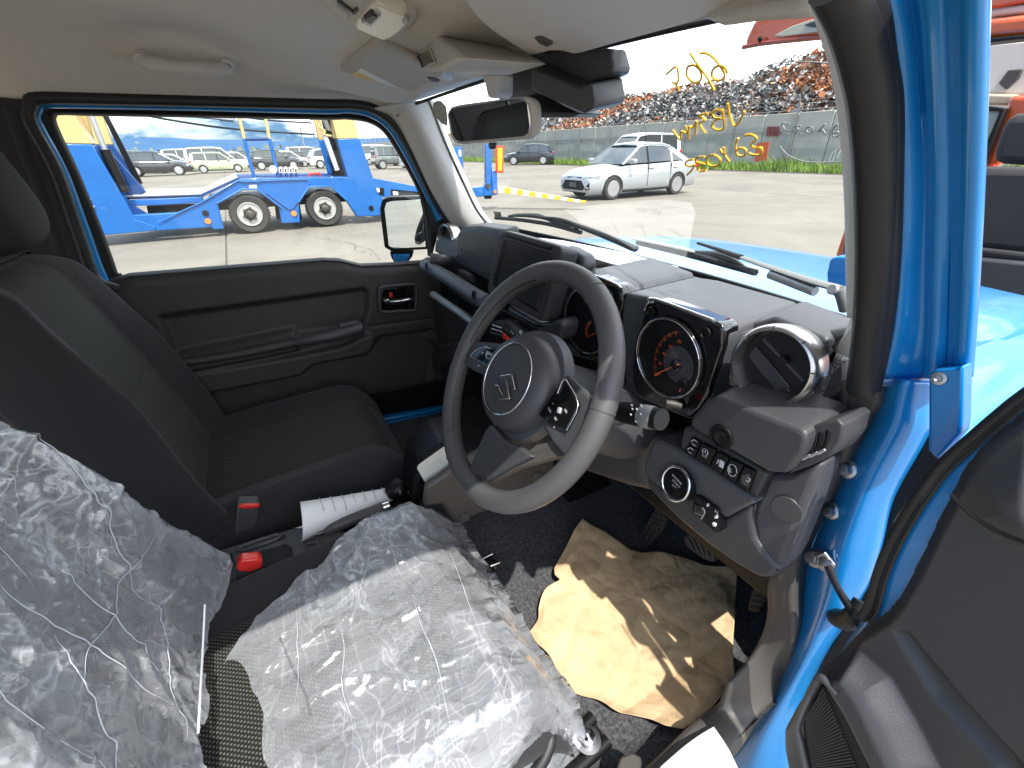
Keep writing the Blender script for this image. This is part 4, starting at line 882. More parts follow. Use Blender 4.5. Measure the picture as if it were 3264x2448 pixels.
bz = tube('lever_bezel', AL(4, [(1830, 325), (1910, 316), (1990, 312), (2000, 330), (1998, 425), (1980, 436), (1900, 442), (1840, 444), (1826, 425), (1824, 345)], x=-.640), .0065, M_plast, CAR, 8, 2, closed=True)
cp('lever_recess', 4, [(1832, 332), (1988, 320), (1990, 428), (1836, 438)], M_gloss, (-.01, 0, 0), bz, .003, x=-.642)
cp('door_lever', 4, [(1845, 385), (1868, 380), (1872, 392), (1925, 386), (1980, 374), (1982, 384), (1940, 402), (1880, 408), (1848, 402)], M_chrome, (.008, 0, 0), bz, .002, x=-.640)
cp('lock_mark', 4, [(1868, 352), (1884, 350), (1888, 370), (1872, 374)], M_red, (.003, 0, 0), bz, .001, x=-.640)
# left rear pillar trim, quarter
cp('pillar_trim', 1, [(-400, 570), (0, 570), (185, 590), (150, 690), (190, 770), (320, 1010), (460, 1400), (560, 1680), (560, 2400), (-400, 2400)], M_seatt, (-.03, 0, 0), bev=.006, x=-.64)
slab('rear_side_trim', [(-.652, -.70, .35), (-.652, -2.2, .35), (-.652, -2.2, 1.56), (-.652, -.70, 1.56)], (-.03, 0, 0), M_seatt, CAR, .004)
tube('belt_line', AL(1, [(60, 640), (150, 900), (260, 1200), (360, 1500), (470, 1700)], x=-.60), .012, mat('belt_webbing', (.02, .02, .022), .8), CAR, 6, 3, flat=.3)
cp('rocker_plate', 4, [(1700, 845), (2111, 780), (2200, 770), (2200, 890), (1840, 945), (1750, 960)], M_black, (-.01, 0, 0), bev=.003, x=-.64)
for k in range(3): tube('sill_rib', AL(4, [(1650, 1000+k*16), (1850, 962+k*16), (2160, 900+k*16)], x=-.60-.012*k), .008, M_blue, CAR, 8, 2)
cp('sill', 4, [(1000, 1030), (1180, 1020), (1180, 1120), (1010, 1120)], M_blue, (-.05, 0, 0), bev=.004, x=-.60)
cp('sill', 4, [(1600, 1000), (2300, 870), (2300, 1000), (1650, 1060)], mat('blue_metallic_paint', (0, 0, 0)), (-.04, 0, 0), bev=.004, x=-.62)
# --- grab handle on the far roof rail
gh_ = tube('grab_handle', [A(1, 825, 340, x=-.565), A(1, 880, 368, x=-.528), A(1, 1000, 392, x=-.515), A(1, 1150, 402, x=-.515), A(1, 1290, 408, x=-.528), A(1, 1355, 392, x=-.56)], [.016, .015, .013, .013, .015, .016], M_lite, CAR, 12, 5, flat=.7, upv=(1, 0, .5))
for x, y in ((845, 357), (1341, 388)):
    lathe('handle_base', [(.017, -.012), (.015, .006), (0, .007)], A(1, x, y, x=-.548), (1, -.2, -.5), M_lite, gh_, 18)
    lathe('screw', [(.0075, .007), (.007, .0095), (.003, .0085), (0, .0085)], A(1, x, y, x=-.546), (1, -.2, -.5), M_steel, gh_, 12)
# --- left windscreen pillar trim
le = AL(2, [(540, 632), (650, 690), (745, 840), (870, 1105), (960, 1260), (1020, 1345)], x=-.632)
ri = [A(2, 838, 588, x=-.572), A(2, 862, 640, x=-.575), A(2, 935, 830, x=-.578), A(2, 1050, 1080, x=-.58), A(2, 1130, 1240, x=-.58), A(2, 1215, 1345, x=-.58)]
mi_ = [(a*.5+b*.5)+V((.022, -.008, 0)) for a, b in zip(le, ri)]
ri2 = [p+V((-.01, .03, 0)) for p in ri]
surf('left_pillar_trim', [list(t) for t in zip(le, mi_, ri, ri2)], M_lite, CAR, 5, 5, .004)
tube('trim_seam', AL(2, [(672, 682), (720, 655), (840, 590)], x=-.606), .0018, M_kick, CAR, 5, 3)
# --- windscreen
def wsp(x, f):      # f 0 bottom .. 1 top
    b = V((x, .503-.30*x*x, 1.183+.045*x*x)); t = V((x*.95, .272-.22*x*x, 1.566-.09*x*x)); return b.lerp(t, f)
ws = surf('windscreen', [[wsp(x, f) for x in (-.575, -.4, -.2, 0, .2, .4, .62)] for f in (-.03, .5, 1.02)], M_glass, CAR, 4, 4)
def WS(i, x, y, off=-.003):
    """the point of the windscreen behind a photo pixel"""
    g = .4
    for _ in range(12):
        c = wsp(g, .5); n = (wsp(g, 1)-wsp(g, 0)).cross(wsp(g+.01, .5)-wsp(g-.01, .5)).normalized(); p = A(i, x, y, pl=(c, n)); g = .5*g+.5*p.x
    return p+(CAM-p).normalized()*(-off)
low = [wsp(x, -.005) for x in (-.57, -.4, -.2, 0, .2, .4, .6)]; tube('glass_edge_band', low, .008, M_black, CAR, 6, 4)
tube('glass_edge_band', [p+V((0, -.004, .0)) for p in [wsp(x, .985) for x in (-.57, -.4, -.2, 0, .2, .4, .6)]], .004, M_black, CAR, 6, 4)
tube('glass_edge_band', [p+V((.004, .008, 0)) for p in ri], .0035, M_black, CAR, 6, 4)
def stroke(name, i, pts, m, w, par_, sm=4):
    P = [WS(i, x, y) for x, y in pts]; return tube(name, P, w, m, par_, 5, sm)
mk = thing  # marker writing lies on the glass: parts of the windscreen
Z = lambda *p: list(p)
for pts in ([(538, 276), (570, 275), (610, 300), (645, 345), (665, 385), (650, 412), (615, 412), (598, 385), (610, 352), (640, 340), (668, 352), (680, 380)], [(485, 272), (530, 340), (575, 400), (612, 468)], [(505, 335), (475, 345), (468, 385), (490, 418), (525, 428), (545, 400), (535, 358), (505, 335)], [(362, 385), (415, 345), (425, 400), (418, 430), (395, 425), (415, 435), (430, 470)]):
    stroke('writing_stroke', 3, pts, M_marker, .0016, ws)
for pts in ([(768, 575), (740, 630), (715, 650), (690, 600), (680, 535)], [(655, 570), (662, 660), (625, 672), (600, 650), (620, 620), (650, 612), (615, 610), (600, 585), (620, 568), (655, 570)], [(580, 588), (545, 592), (530, 600), (565, 620), (535, 640), (565, 690)], [(520, 625), (512, 700)], [(520, 625), (500, 660), (480, 655), (478, 720)], [(462, 650), (470, 690), (440, 680), (435, 722), (395, 672)]):
    stroke('writing_stroke', 3, pts, M_marker, .0016, ws)
for pts in ([(770, 700), (800, 695), (830, 715), (800, 750), (825, 765), (855, 765), (850, 800), (805, 800), (790, 790)], [(735, 715), (720, 750), (730, 800), (765, 805), (775, 775), (745, 765), (725, 780)], [(660, 760), (665, 800), (640, 770)], [(640, 770), (690, 835)], [(610, 800), (580, 810), (575, 845), (600, 860), (635, 850), (640, 820), (610, 800)], [(560, 810), (525, 815), (515, 835), (545, 845), (560, 850), (530, 860), (535, 885), (570, 880)], [(505, 825), (475, 830), (462, 850), (490, 860), (510, 850), (495, 880), (470, 905)]):
    stroke('writing_stroke', 3, pts, M_marker, .0016, ws)
M_smear = mat('wax_grey', (.33, .35, .35), .7)
for pts in ([(1250, 640), (1225, 670), (1225, 705), (1255, 700), (1250, 680), (1225, 690)], [(1185, 640), (1150, 680), (1170, 670), (1185, 690)], [(1105, 655), (1085, 665), (1095, 685), (1120, 680), (1118, 660), (1105, 655)], [(1060, 650), (1030, 655), (1045, 668), (1035, 685), (1060, 688)], [(1000, 640), (960, 640), (975, 670), (950, 685), (995, 690)]):
    stroke('grease_mark', 3, pts, M_smear, .0008, ws)
for pts in ([(1230, 330), (1100, 320), (970, 322), (880, 345), (830, 400), (805, 470), (810, 540)], [(950, 755), (990, 800), (1060, 830), (1140, 840), (1260, 835), (1300, 820)]): stroke('grease_mark', 3, pts, M_smear, .0006, ws)
st = slab('inspection_sticker', [WS(2, x, y) for x, y in ((905, 592), (930, 592), (960, 625), (968, 680), (968, 740), (935, 725), (905, 690), (885, 645), (885, 610))], (0, .001, 0), mat('sticker_grey', (.40, .41, .38), .6), ws)
for x, y in ((900, 608), (918, 610), (925, 655), (940, 680), (915, 690)): lathe('hole', [(.0018, 0), (0, .0004)], WS(2, x, y, -.0045), (CAM-WS(2, x, y)), M_ink, st, 8)
sk = slab('corner_sticker', [WS(3, x, y) for x, y in ((1178, 100), (1215, 95), (1245, 250), (1190, 250))], (0, .001, 0), mat('sticker_green', (.55, .62, .55), .5), ws)
# --- right windscreen pillar: trim, seal, blue frame
def YP(v, o=0):     # depth (y) of the pillar at a photo row
    return (.015+.00016*v if v < 1200 else .207+(v-1200)*.00006)+o
def RPt(u, v, o=0): return A(99, u, v, y=YP(v, o))
def strip(name, cols, m, th=.004, nu=3, nv=6):
    """cols: list of (offset, [(u,v)...]) left to right"""
    return surf(name, [[RPt(c[k][0], c[k][1], o) for o, c in cols] for k in range(len(cols[0][1]))], m, CAR, nu, nv, th)
vv = [-60, 60, 200, 350, 600, 850, 1010]
strip('right_pillar_trim', [(.03, list(zip([2600, 2622, 2665, 2690, 2708, 2712, 2715], vv))), (.0, list(zip([2622, 2648, 2685, 2712, 2722, 2724, 2724], vv))), (-.012, list(zip([2640, 2680, 2718, 2744, 2750, 2748, 2744], vv)))], M_lite)
slab('pillar_foot_trim', [RPt(2712, 1000, .05), RPt(2745, 1000, 0), RPt(2742, 1100, 0), RPt(2724, 1150, 0), RPt(2700, 1140, 0), RPt(2655, 1125, .04), RPt(2658, 1105, .04), RPt(2700, 1070, .05)], (0, .02, 0), M_lite, CAR, .004)
tube('door_seal', [RPt(u, v, -.014) for u, v in ((2665, -60), (2720, 60), (2757, 200), (2780, 350), (2790, 600), (2786, 850), (2770, 1050), (2745, 1240))], .0125, M_rubber, CAR, 10, 4)
tube('door_seal', [RPt(u, v, -.006) for u, v in ((2735, -60), (2775, 60), (2800, 200), (2822, 350), (2828, 600), (2826, 850), (2808, 1050), (2775, 1235))], .009, M_rubber, CAR, 10, 4)
vb = [-80, 100, 350, 600, 850, 1050, 1200]
strip('front_pillar', [(.012, list(zip([2760, 2815, 2842, 2850, 2848, 2832, 2790], vb))), (.004, list(zip([2800, 2850, 2870, 2876, 2874, 2856, 2820], vb))), (.018, list(zip([2870, 2905, 2925, 2935, 2925, 2915, 2880], vb))), (.020, list(zip([2930, 2950, 2965, 2970, 2965, 2960, 2940], vb))),
                       (.012, list(zip([2965, 2980, 2992, 2998, 2990, 2985, 2975], vb))), (.018, list(zip([3020, 3028, 3034, 3036, 3030, 3024, 3012], vb))), (.014, list(zip([3070, 3074, 3074, 3070, 3062, 3054, 3046], vb))), (.008, list(zip([3118, 3116, 3114, 3108, 3098, 3088, 3078], vb))), (.06, list(zip([3125, 3124, 3122, 3116, 3106, 3096, 3086], vb)))], M_blue, .004, 4, 6)
# lower jamb running down into the sill (crop 9 outlines)
def J(x, y, o=0): return A(9, x, y, y=YP(1000+y*.8729, o))
jl = [(500, 240), (470, 330), (430, 420), (345, 600), (255, 830), (200, 960), (170, 1120), (130, 1330), (40, 1500), (-70, 1640), (-160, 1720)]
jr = [(690, 240), (680, 330), (665, 430), (560, 620), (520, 720), (490, 850), (440, 1000), (330, 1180), (250, 1330), (190, 1500), (170, 1720)]
rows = []
for (a, b) in zip(jl, jr):
    P = []
    for f, o in ((-.10, .05), (0, .030), (.10, .028), (.25, .012), (.45, .0), (.6, .0), (.8, .012), (1.0, .03), (1.08, .07)):
        P.append(J(a[0]+(b[0]-a[0])*f, a[1]+(b[1]-a[1])*f, o))
    rows.append(P)
surf('door_jamb', rows, M_blue, CAR, 4, 4, .003)
slab('hinge_cover', [J(x, y, -.012) for x, y in ((682, 225), (700, 205), (780, 202), (808, 188), (806, 400), (800, 440), (715, 535), (680, 500))], (0, .02, 0), M_blue, CAR, .006)
lathe('screw', [(.006, 0), (.0055, .002), (.003, .0025), (.002, .0012), (0, .0012)], J(722, 236, -.014), (0, -1, .2), M_steel, CAR, 16)
def bolt(x, y, r, o=-.002):
    c = J(x, y, o); b = lathe('hinge_bolt', [(r*1.5, 0), (r*1.45, .003), (r*1.1, .004), (r*1.05, .0045)], c, (-.25, -1, .35), M_steel, CAR, 20); lathe('bolt_head', [(r, .004), (r, .011), (r*.9, .013), (0, .013)], c, (-.25, -1, .35), M_steel, b, 6); return b
bolt(390, 567, .0075, .008); bolt(330, 718, .0075, .01); bolt(272, 893, .008); 
ch = thing
cs_ = tube('door_check', [J(315, 920, -.02), J(350, 1000, -.03), J(400, 1080, -.035), J(440, 1140, -.035)], [.006, .005, .006, .007], M_black, CAR, 8, 3, flat=.5)
lathe('check_pivot', [(.009, 0), (.009, .003), (.004, .005), (0, .005)], J(308, 915, -.012), (-.2, -1, .3), M_steel, cs_, 18)
slab('check_bracket', [J(x, y, -.01) for x, y in ((268, 880), (300, 870), (340, 920), (330, 945), (300, 940))], (0, .006, 0), M_steel, cs_, .002)
tube('wiring_boot', [J(350, 1110, 0), J(380, 1120, -.02), J(420, 1100, -.03), J(450, 1060, -.02)], .012, M_rubber, CAR, 10, 4)
# dark door gap behind the jamb
slab('gap_lining', [J(x, y, .045) for x, y in ((690, 400), (640, 520), (560, 640), (520, 760), (470, 900), (430, 1060), (300, 1250), (240, 1340), (180, 1720), (460, 1720), (460, 1100), (560, 750), (760, 480))], (0, .01, 0), M_black, CAR, .002)
# --- kick trim and sill trim (dark plastic, from the seal foot round the footwell to the sill)
REG[14] = (1632, 1224, .7378)
def KP(i, x, y, X, dz=0):
    p = A(i, x, y, x=X); return p if p.z > .615+dz else A(i, x, y, z=.615+dz)
kin = [(9, 372, 242), (9, 372, 330), (9, 330, 420), (9, 255, 620), (9, 200, 760), (9, 160, 860), (14, 1120, 850), (14, 1116, 980), (14, 1090, 1085), (14, 1030, 1190), (14, 945, 1290), (14, 890, 1400), (14, 780, 1480), (14, 600, 1655), (14, 400, 1820)]
kout = [(9, 505, 262), (9, 495, 330), (9, 445, 390), (9, 335, 620), (9, 262, 760), (9, 215, 870), (14, 1212, 900), (14, 1218, 1040), (14, 1212, 1150), (14, 1180, 1270), (14, 1120, 1370), (14, 1010, 1480), (14, 940, 1590), (14, 800, 1760), (14, 600, 1900)]
rows = []
for k, (a, b) in enumerate(zip(kin, kout)):
    f = max(0, min(1, (k-5)/4)); va, vb_ = REG[a[0]][1]+a[2]*REG[a[0]][2], REG[b[0]][1]+b[2]*REG[b[0]][2]
    p = A(*a, y=YP(va, .004)).lerp(KP(*a, .655, -.01), f); q = A(*b, y=YP(vb_, .006)).lerp(KP(*b, .69, .0), f); up_ = V((-.1, -.7, .6)).normalized()
    rows.append([p+V((-.006, .05, -.02)), p, p.lerp(q, .2)+up_*.006, p.lerp(q, .5)+up_*.008, p.lerp(q, .85)+up_*.005, q, q+V((.0, .03, -.01))])
surf('kick_trim', rows, M_kick, CAR, 4, 4, .003)
tube('trim_joint', [J(104, 975, -.006), J(150, 1015, -.008), J(196, 1035, -.006)], .0015, M_black, CAR, 5, 2)
# --- own bonnet, wings, wipers
bn = surf('bonnet', [[(-.62, .55, 1.09), (-.5, .55, 1.12), (0, .60, 1.13), (.5, .53, 1.12), (.62, .50, 1.09)], [(-.62, .98, 1.08), (-.5, .98, 1.105), (0, 1.0, 1.115), (.5, .98, 1.105), (.62, .98, 1.08)], [(-.60, 1.44, 1.02), (-.5, 1.46, 1.045), (0, 1.50, 1.052), (.5, 1.46, 1.045), (.60, 1.44, 1.02)], [(-.60, 1.47, .96), (-.5, 1.50, .96), (0, 1.53, .96), (.5, 1.50, .96), (.60, 1.47, .96)]], M_blue, CAR, 6, 6, .003, 1)
slab('cowl', [(-.64, .44, 1.15), (.64, .40, 1.16), (.62, .56, 1.085), (0, .62, 1.10), (-.62, .58, 1.085)], (0, 0, -.02), M_black, CAR, .004)
surf('wing', [[(.60, .42, 1.115), (.68, .40, 1.10), (.735, .38, 1.05), (.745, .38, .95), (.745, .38, .8)], [(.60, .9, 1.088), (.68, .9, 1.07), (.735, .88, 1.02), (.745, .88, .95), (.745, .88, .8)], [(.58, 1.46, 1.05), (.67, 1.45, 1.03), (.72, 1.33, .98), (.73, 1.33, .9), (.73, 1.33, .8)]], M_blue, CAR, 5, 5, .003, 1)
surf('wing', [[(-.62, .42, 1.10), (-.68, .40, 1.09), (-.735, .38, 1.05), (-.745, .38, .8)], [(-.62, .9, 1.065), (-.68, .9, 1.06), (-.735, .88, 1.02), (-.745, .88, .8)], [(-.60, 1.36, 1.03), (-.67, 1.35, 1.02), (-.72, 1.33, .98), (-.73, 1.33, .8)]], M_blue, CAR, 5, 5, .003)
tube('wheel_arch', [(.75, 1.45, .70), (.80, 1.38, .86), (.82, 1.2, .96), (.82, .95, .985), (.82, .72, .95), (.79, .58, .82), (.76, .54, .6)], .035, M_black, CAR, 10, 5, flat=.6)
for s in (-1, 1): slab('cowl_side_blocker', [(s*.70, .285, .25), (s*.70, .40, 1.04), (s*.70, .95, .97), (s*.70, .95, .25)], (s*.02, 0, 0), M_blue, CAR)  # added inner body sides that block light leaking into the footwell
slab('bulkhead', [(-.66, .80, .25), (.66, .80, .25), (.66, .64, 1.0), (-.66, .64, 1.0)], (0, .02, 0), M_black, CAR)
# wipers: on the outside of the glass
def Wp(i, x, y, o=.018): p = WS(i, x, y, 0); return p+V((0, o, .006))
wp = tube('wiper', [Wp(13, 590, 315), Wp(13, 800, 385), Wp(13, 980, 450)], [.004, .006, .008], M_black, CAR, 8, 3, flat=.6)
tube('wiper_arm', [Wp(13, 985, 455, .02), Wp(13, 1250, 560, .024), Wp(13, 1600, 690, .028), Wp(13, 1850, 770, .03)], [.006, .008, .010, .011], mat('wiper_arm_grey', (.20, .205, .20), .4), wp, 8, 3, flat=.45)
tube('arm_spring', [Wp(13, 1260, 610, .016), Wp(13, 1450, 690, .018), Wp(13, 1660, 780, .02)], .008, M_steel, wp, 8, 6)
tube('wiper_pivot', [Wp(13, 1850, 770, .03), Wp(13, 1890, 860, .028), Wp(13, 1925, 960, .026)], .009, mat('wiper_arm_grey', (0, 0, 0)), wp, 8, 2)
lathe('pivot_screw', [(.008, 0), (.006, .004), (0, .004)], Wp(13, 1848, 755, .012), (0, -1, .4), M_steel, wp, 12)
tube('wiper_blade', [Wp(13, 60, 300, .01), Wp(13, 500, 410, .01), Wp(13, 900, 520, .01), Wp(13, 1150, 590, .01)], .006, M_rubber, wp, 6, 3)
tube('blade_bridge', [Wp(13, 560, 400, .014), Wp(13, 760, 430, .022), Wp(13, 900, 480, .02), Wp(13, 1060, 570, .014)], [.005, .008, .006, .004], M_plast, wp, 6, 3)
tube('blade_back', [Wp(13, 0, 262, .014), Wp(13, 300, 330, .014), Wp(13, 560, 395, .014), Wp(13, 1080, 580, .012)], .004, M_lite, wp, 6, 3)
wl = tube('wiper', [Wp(5, 1040, 130), Wp(5, 1200, 150), Wp(5, 1370, 215), Wp(5, 1560, 290, .02), Wp(5, 1800, 395, .02)], [.006, .008, .010, .012, .013], M_black, CAR, 8, 3, flat=.6)
tube('wiper_blade', [Wp(5, 690, 130, .01), Wp(5, 900, 150, .01), Wp(5, 1150, 190, .01), Wp(5, 1385, 255, .01)], .006, M_rubber, wl, 6, 3)
tube('blade_bridge', [Wp(5, 780, 120), Wp(5, 860, 112), Wp(5, 1020, 120), Wp(5, 1100, 150)], [.004, .006, .008, .004], M_plast, wl, 6, 3)
tube('blade_bridge', [Wp(5, 1100, 150), Wp(5, 1200, 185), Wp(5, 1300, 195), Wp(5, 1340, 235)], [.004, .008, .007, .004], M_plast, wl, 6, 3)
slab('blade_tag', [Wp(5, 655, 80), Wp(5, 712, 85), Wp(5, 722, 128), Wp(5, 672, 135)], (0, .001, 0), mat('tag_yellow', (.62, .58, .42), .4), wl)
# --- left outside mirror, folded
mn = V((.96, -.30, .02)); mp0 = V((-.80, .21, 1.2))
lm = cp('door_mirror', 2, [(572, 1230), (585, 1175), (625, 1158), (850, 1152), (872, 1165), (876, 1465), (640, 1478), (600, 1455)], M_black, tuple(-mn*.07), bev=.012, seg=3, pl=(mp0, mn))
cp('mirror_glass', 2, [(600, 1225), (612, 1190), (645, 1182), (850, 1170), (862, 1180), (866, 1450), (655, 1462), (625, 1445)], M_mirror, tuple(-mn*.004), lm, .001, pl=(mp0+mn*.0015, mn))
cp('mirror_foot', 2, [(630, 1480), (775, 1475), (762, 1512), (735, 1545), (660, 1548), (640, 1515)], M_black, tuple(-mn*.05), lm, .006, pl=(mp0-mn*.01, mn))
cp('mirror_base', 2, [(646, 1494), (752, 1492), (740, 1525), (720, 1546), (672, 1548), (655, 1525)], M_blue, tuple(-mn*.03), lm, .006, pl=(mp0-mn*.004, mn))
# --- right outside mirror on the opened door, seen over the wing
rm = cp('door_mirror', 13, [(1870, 440), (1900, 405), (1960, 398), (2110, 410), (2120, 760), (1900, 770), (1850, 700), (1845, 560)], M_blue, (0, .12, 0), bev=.03, seg=4, y=.62)
cp('mirror_arm', 13, [(1900, 740), (2100, 800), (2110, 960), (1930, 900)], M_blue, (0, .06, 0), rm, .01, y=.60)
# --- opened driver door, lower right
DN = V((-.17, -1, .0)).normalized()
DP = lambda o=0: dict(pl=(V((.745, .185, 1))+DN*o, DN))
dr = thing  # part of the car
sealp = [(1200, 190), (1031, 300), (940, 372), (850, 448), (740, 545), (665, 640), (600, 740), (545, 840), (500, 950), (470, 1060), (440, 1110)]
odoor = cp('open_door', 9, sealp+[(380, 1190), (300, 1330), (240, 1440), (220, 1720), (1300, 1720), (1300, 190)], M_blue, tuple(-DN*.03), bev=.006, **DP(0))
tube('door_rubber', [A(9, x, y, **DP(.008)) for x, y in sealp], .0048, M_rubber, odoor, 10, 4)
tube('door_rubber', [A(9, x+26, y+18, **DP(.004)) for x, y in sealp], .002, M_rubber, odoor, 8, 4)
# inner trim with relief
tr2 = [(1100, 350), (1031, 380), (950, 440), (880, 510), (820, 590), (760, 680), (700, 800), (640, 930), (570, 1060), (520, 1120), (430, 1180), (380, 1230), (330, 1290), (280, 1330), (215, 1420), (185, 1490), (190, 1560), (230, 1760), (1150, 1760)]
pl_ = DP(.022); P0 = A(9, 600, 1200, **pl_); ex = V((DN.y, -DN.x, 0)).normalized()*-1; ey = V((0, 0, 1))
q2 = lambda x, y: (lambda p: ((p-P0).dot(ex), (p-P0).z))(A(9, x, y, **pl_))
F2 = [([q2(*p) for p in tr2], .012, .014),
      ([q2(*p) for p in ((280, 1330), (330, 1290), (430, 1260), (520, 1340), (600, 1480), (680, 1640), (700, 1800), (160, 1800), (180, 1480))], .022, .022),
      ([q2(*p) for p in ((350, 1300), (430, 1275), (520, 1400), (640, 1640), (660, 1800), (600, 1800), (540, 1640), (440, 1440))], .010, .020),
      ([q2(*p) for p in ((560, 1170), (600, 1175), (780, 1400), (1000, 1640), (1080, 1800), (1030, 1800), (930, 1650), (700, 1400))], -.008, .010),
      ([q2(*p) for p in ((780, 560), (850, 490), (1200, 300), (1200, 880), (1030, 830), (930, 790), (850, 740), (760, 660))], .008, .012),
      ([q2(*p) for p in ((900, 620), (1200, 480), (1200, 830), (1020, 790), (920, 740))], .010, .04)]
_f = F2[0][0]; s0, s1 = min(p[0] for p in _f), max(p[0] for p in _f); t0, t1 = min(p[1] for p in _f), max(p[1] for p in _f)
vs = []; fs = []; nu, nv = 150, 190; idx = {}
for j in range(nv):
    for i in range(nu):
        a, b = s0+(s1-s0)*i/(nu-1), t0+(t1-t0)*j/(nv-1); 
        if sdist((a, b), F2[0][0]) > .006: continue
        h = 0
        for poly, hh, bl in F2:
            f = max(0, min(1, .5-sdist((a, b), poly)/bl)); h += hh*f*f*(3-2*f)
        idx[(i, j)] = len(vs); vs.append(P0+ex*a+ey*b+DN*(h-.014))
for (i, j) in idx:
    if (i+1, j) in idx and (i, j+1) in idx and (i+1, j+1) in idx: fs.append((idx[(i, j)], idx[(i+1, j)], idx[(i+1, j+1)], idx[(i, j+1)]))
dt = mesh('door_trim', vs, fs, M_plast, odoor)
tube('trim_seam', [A(9, x, y, **DP(.043)) for x, y in ((765, 660), (850, 742), (940, 795), (1031, 832), (1100, 850))], .0018, M_black, dt, 5, 3)
sp = cp('speaker_grille', 9, [(222, 1490), (285, 1352), (310, 1356), (380, 1440), (440, 1560), (470, 1720), (260, 1720), (225, 1560)], M_black, tuple(-DN*.01), dt, .003, **DP(.049))
tube('speaker_rim', [A(9, x, y, **DP(.050)) for x, y in ((255, 1740), (215, 1560), (206, 1490), (275, 1338), (305, 1340), (350, 1390))], .004, M_plast2, dt, 8, 3)
for k in range(30): tube('grille_rib', [A(9, 232+k*1.2, 1480+k*8, **DP(.0505)), A(9, 300+k*5, 1372+k*12, **DP(.0505))], .0007, M_plast, sp, 4, 1)

# ================================================================== DASHBOARD
DB = box('dashboard', (0, .40, .95), (1.32, .24, .34), M_black, CAR, .01)     # hidden core
def dp(name, i, pts, m, back=(0, .06, 0), parent=DB, bev=.004, seg=3, **k): return slab(name, AL(i, pts, **k), back, m, parent, bev, seg)
# top pad up to the glass
rows = []
xs = (-.61, -.45, -.25, -.05, .12, .30, .45, .60)
for f, (yy, zz) in enumerate(((.505, 1.172), (.44, 1.178), (.36, 1.178), (.29, 1.172), (.25, 1.150), (.238, 1.11))):
    rows.append([V((x, yy-(.30*x*x)*(1 if f == 0 else (.8 if f == 1 else .4 if f == 2 else 0)), zz+.03*x*x)) for x in xs])
surf('dash_top', rows, M_plast2, DB, 5, 4, .006, 1)
# defroster slots and sensor dome
dp('defroster_slot', 13, [(285, 505), (330, 500), (870, 672), (800, 680)], M_black, (0, 0, .002), bev=.0005, z=1.186)
lathe('light_sensor', [(.014, 0), (.012, .003), (0, .005)], A(13, 1002, 728, z=1.19), (0, 0, 1), M_plast2, DB, 20)
tube('pad_seam', AL(13, [(0, 510), (250, 590), (440, 650), (480, 660), (465, 685), (640, 732)], z=1.187), .0012, M_black, DB, 5, 2)
tube('pad_seam', AL(13, [(1280, 880), (1390, 905), (1440, 950), (1400, 990), (1300, 1040)], z=1.195), .0012, M_black, DB, 5, 3)
# passenger side face with the airbag lid
dp('airbag_panel', 5, [(395, 235), (440, 200), (560, 190), (780, 225), (760, 420), (700, 600), (560, 590), (380, 440)], M_plast2, (0, .05, .012), bev=.014, seg=4, y=.235)
tube('airbag_seam', AL(5, [(437, 362), (445, 380), (690, 478)], y=.2335), .0010, M_black, DB, 5, 2)
text('airbag_mark', 'AIRBAG', A(5, 674, 430, y=.2325), (1, 0, -.16), (0, 0, 1), .006, M_kick, DB)
# left round vent
VK = .047/.059
def vent(c, ax, r, name='air_vent', closed=False):
    x, y, z = frame(ax)
    v = lathe(name, [(r*.96, -.022), (r*1.0, -.008), (r*1.0, .004), (r*.95, .012), (r*.86, .014), (r*.78, .006), (r*.74, -.004), (r*.74, -.03)], c, ax, M_satin, DB, 56, ang=50)
    lathe('vent_bowl', [(r*.75, -.002), (r*.72, -.02), (r*.6, -.045), (0, -.047)], c, ax, M_black, v, 40)
    for k in range(8):
        a = 2*pi*k/8+.2; d = x*cos(a)+y*sin(a); e = d.cross(z); box('ring_notch', c+d*r*.90+z*.0135, (r*.13, .0010, .003), M_kick, v, rot=(d, e, z))
    return v, x, y, z
c = A(6, 900, 500, y=.185); v1, vx, vy, vz = vent(c, V((.12, -1, .16)), .047)
a1 = (vx*.86-vy*.5).normalized()
for o, w in ((.009, .0010), (-.009, .0015)):
    up_ = vz.cross(a1); p = c+up_*o
    slab('vent_blade', [p-a1*.031, p+a1*.031, p+a1*.027-vz*.022+up_*.010, p-a1*.027-vz*.022+up_*.010], up_*.0022, M_plast2 if o > 0 else M_plast, v1, .0008)
slab('vent_blade', [c-vz*.002-a1*.027-up_*.016, c-vz*.002+a1*.022-up_*.019, c+a1*.028-up_*.003+vz*.002, c-a1*.030+vz*.002], -vz*.004, M_plast, v1, .001)
box('vent_tab', c+a1*.002+up_*.014+vz*.004, (.008, .006, .014), M_black, v1, .001, rot=(a1, up_, vz))
c = A(5, 326, 288, x=-.56); v2, vx, vy, vz = vent(c, V((.16, -1, .10)), .049)
lathe('vent_disc', [(.035, -.012), (.034, -.006), (0, -.004)], c, vz, M_plast2, v2, 36)
tube('disc_line', [c+vx*.006-vy*.036-vz*.002, c-vx*.012+vy*.0, c-vx*.004+vy*.036-vz*.002], .0012, M_kick, v2, 5, 4)
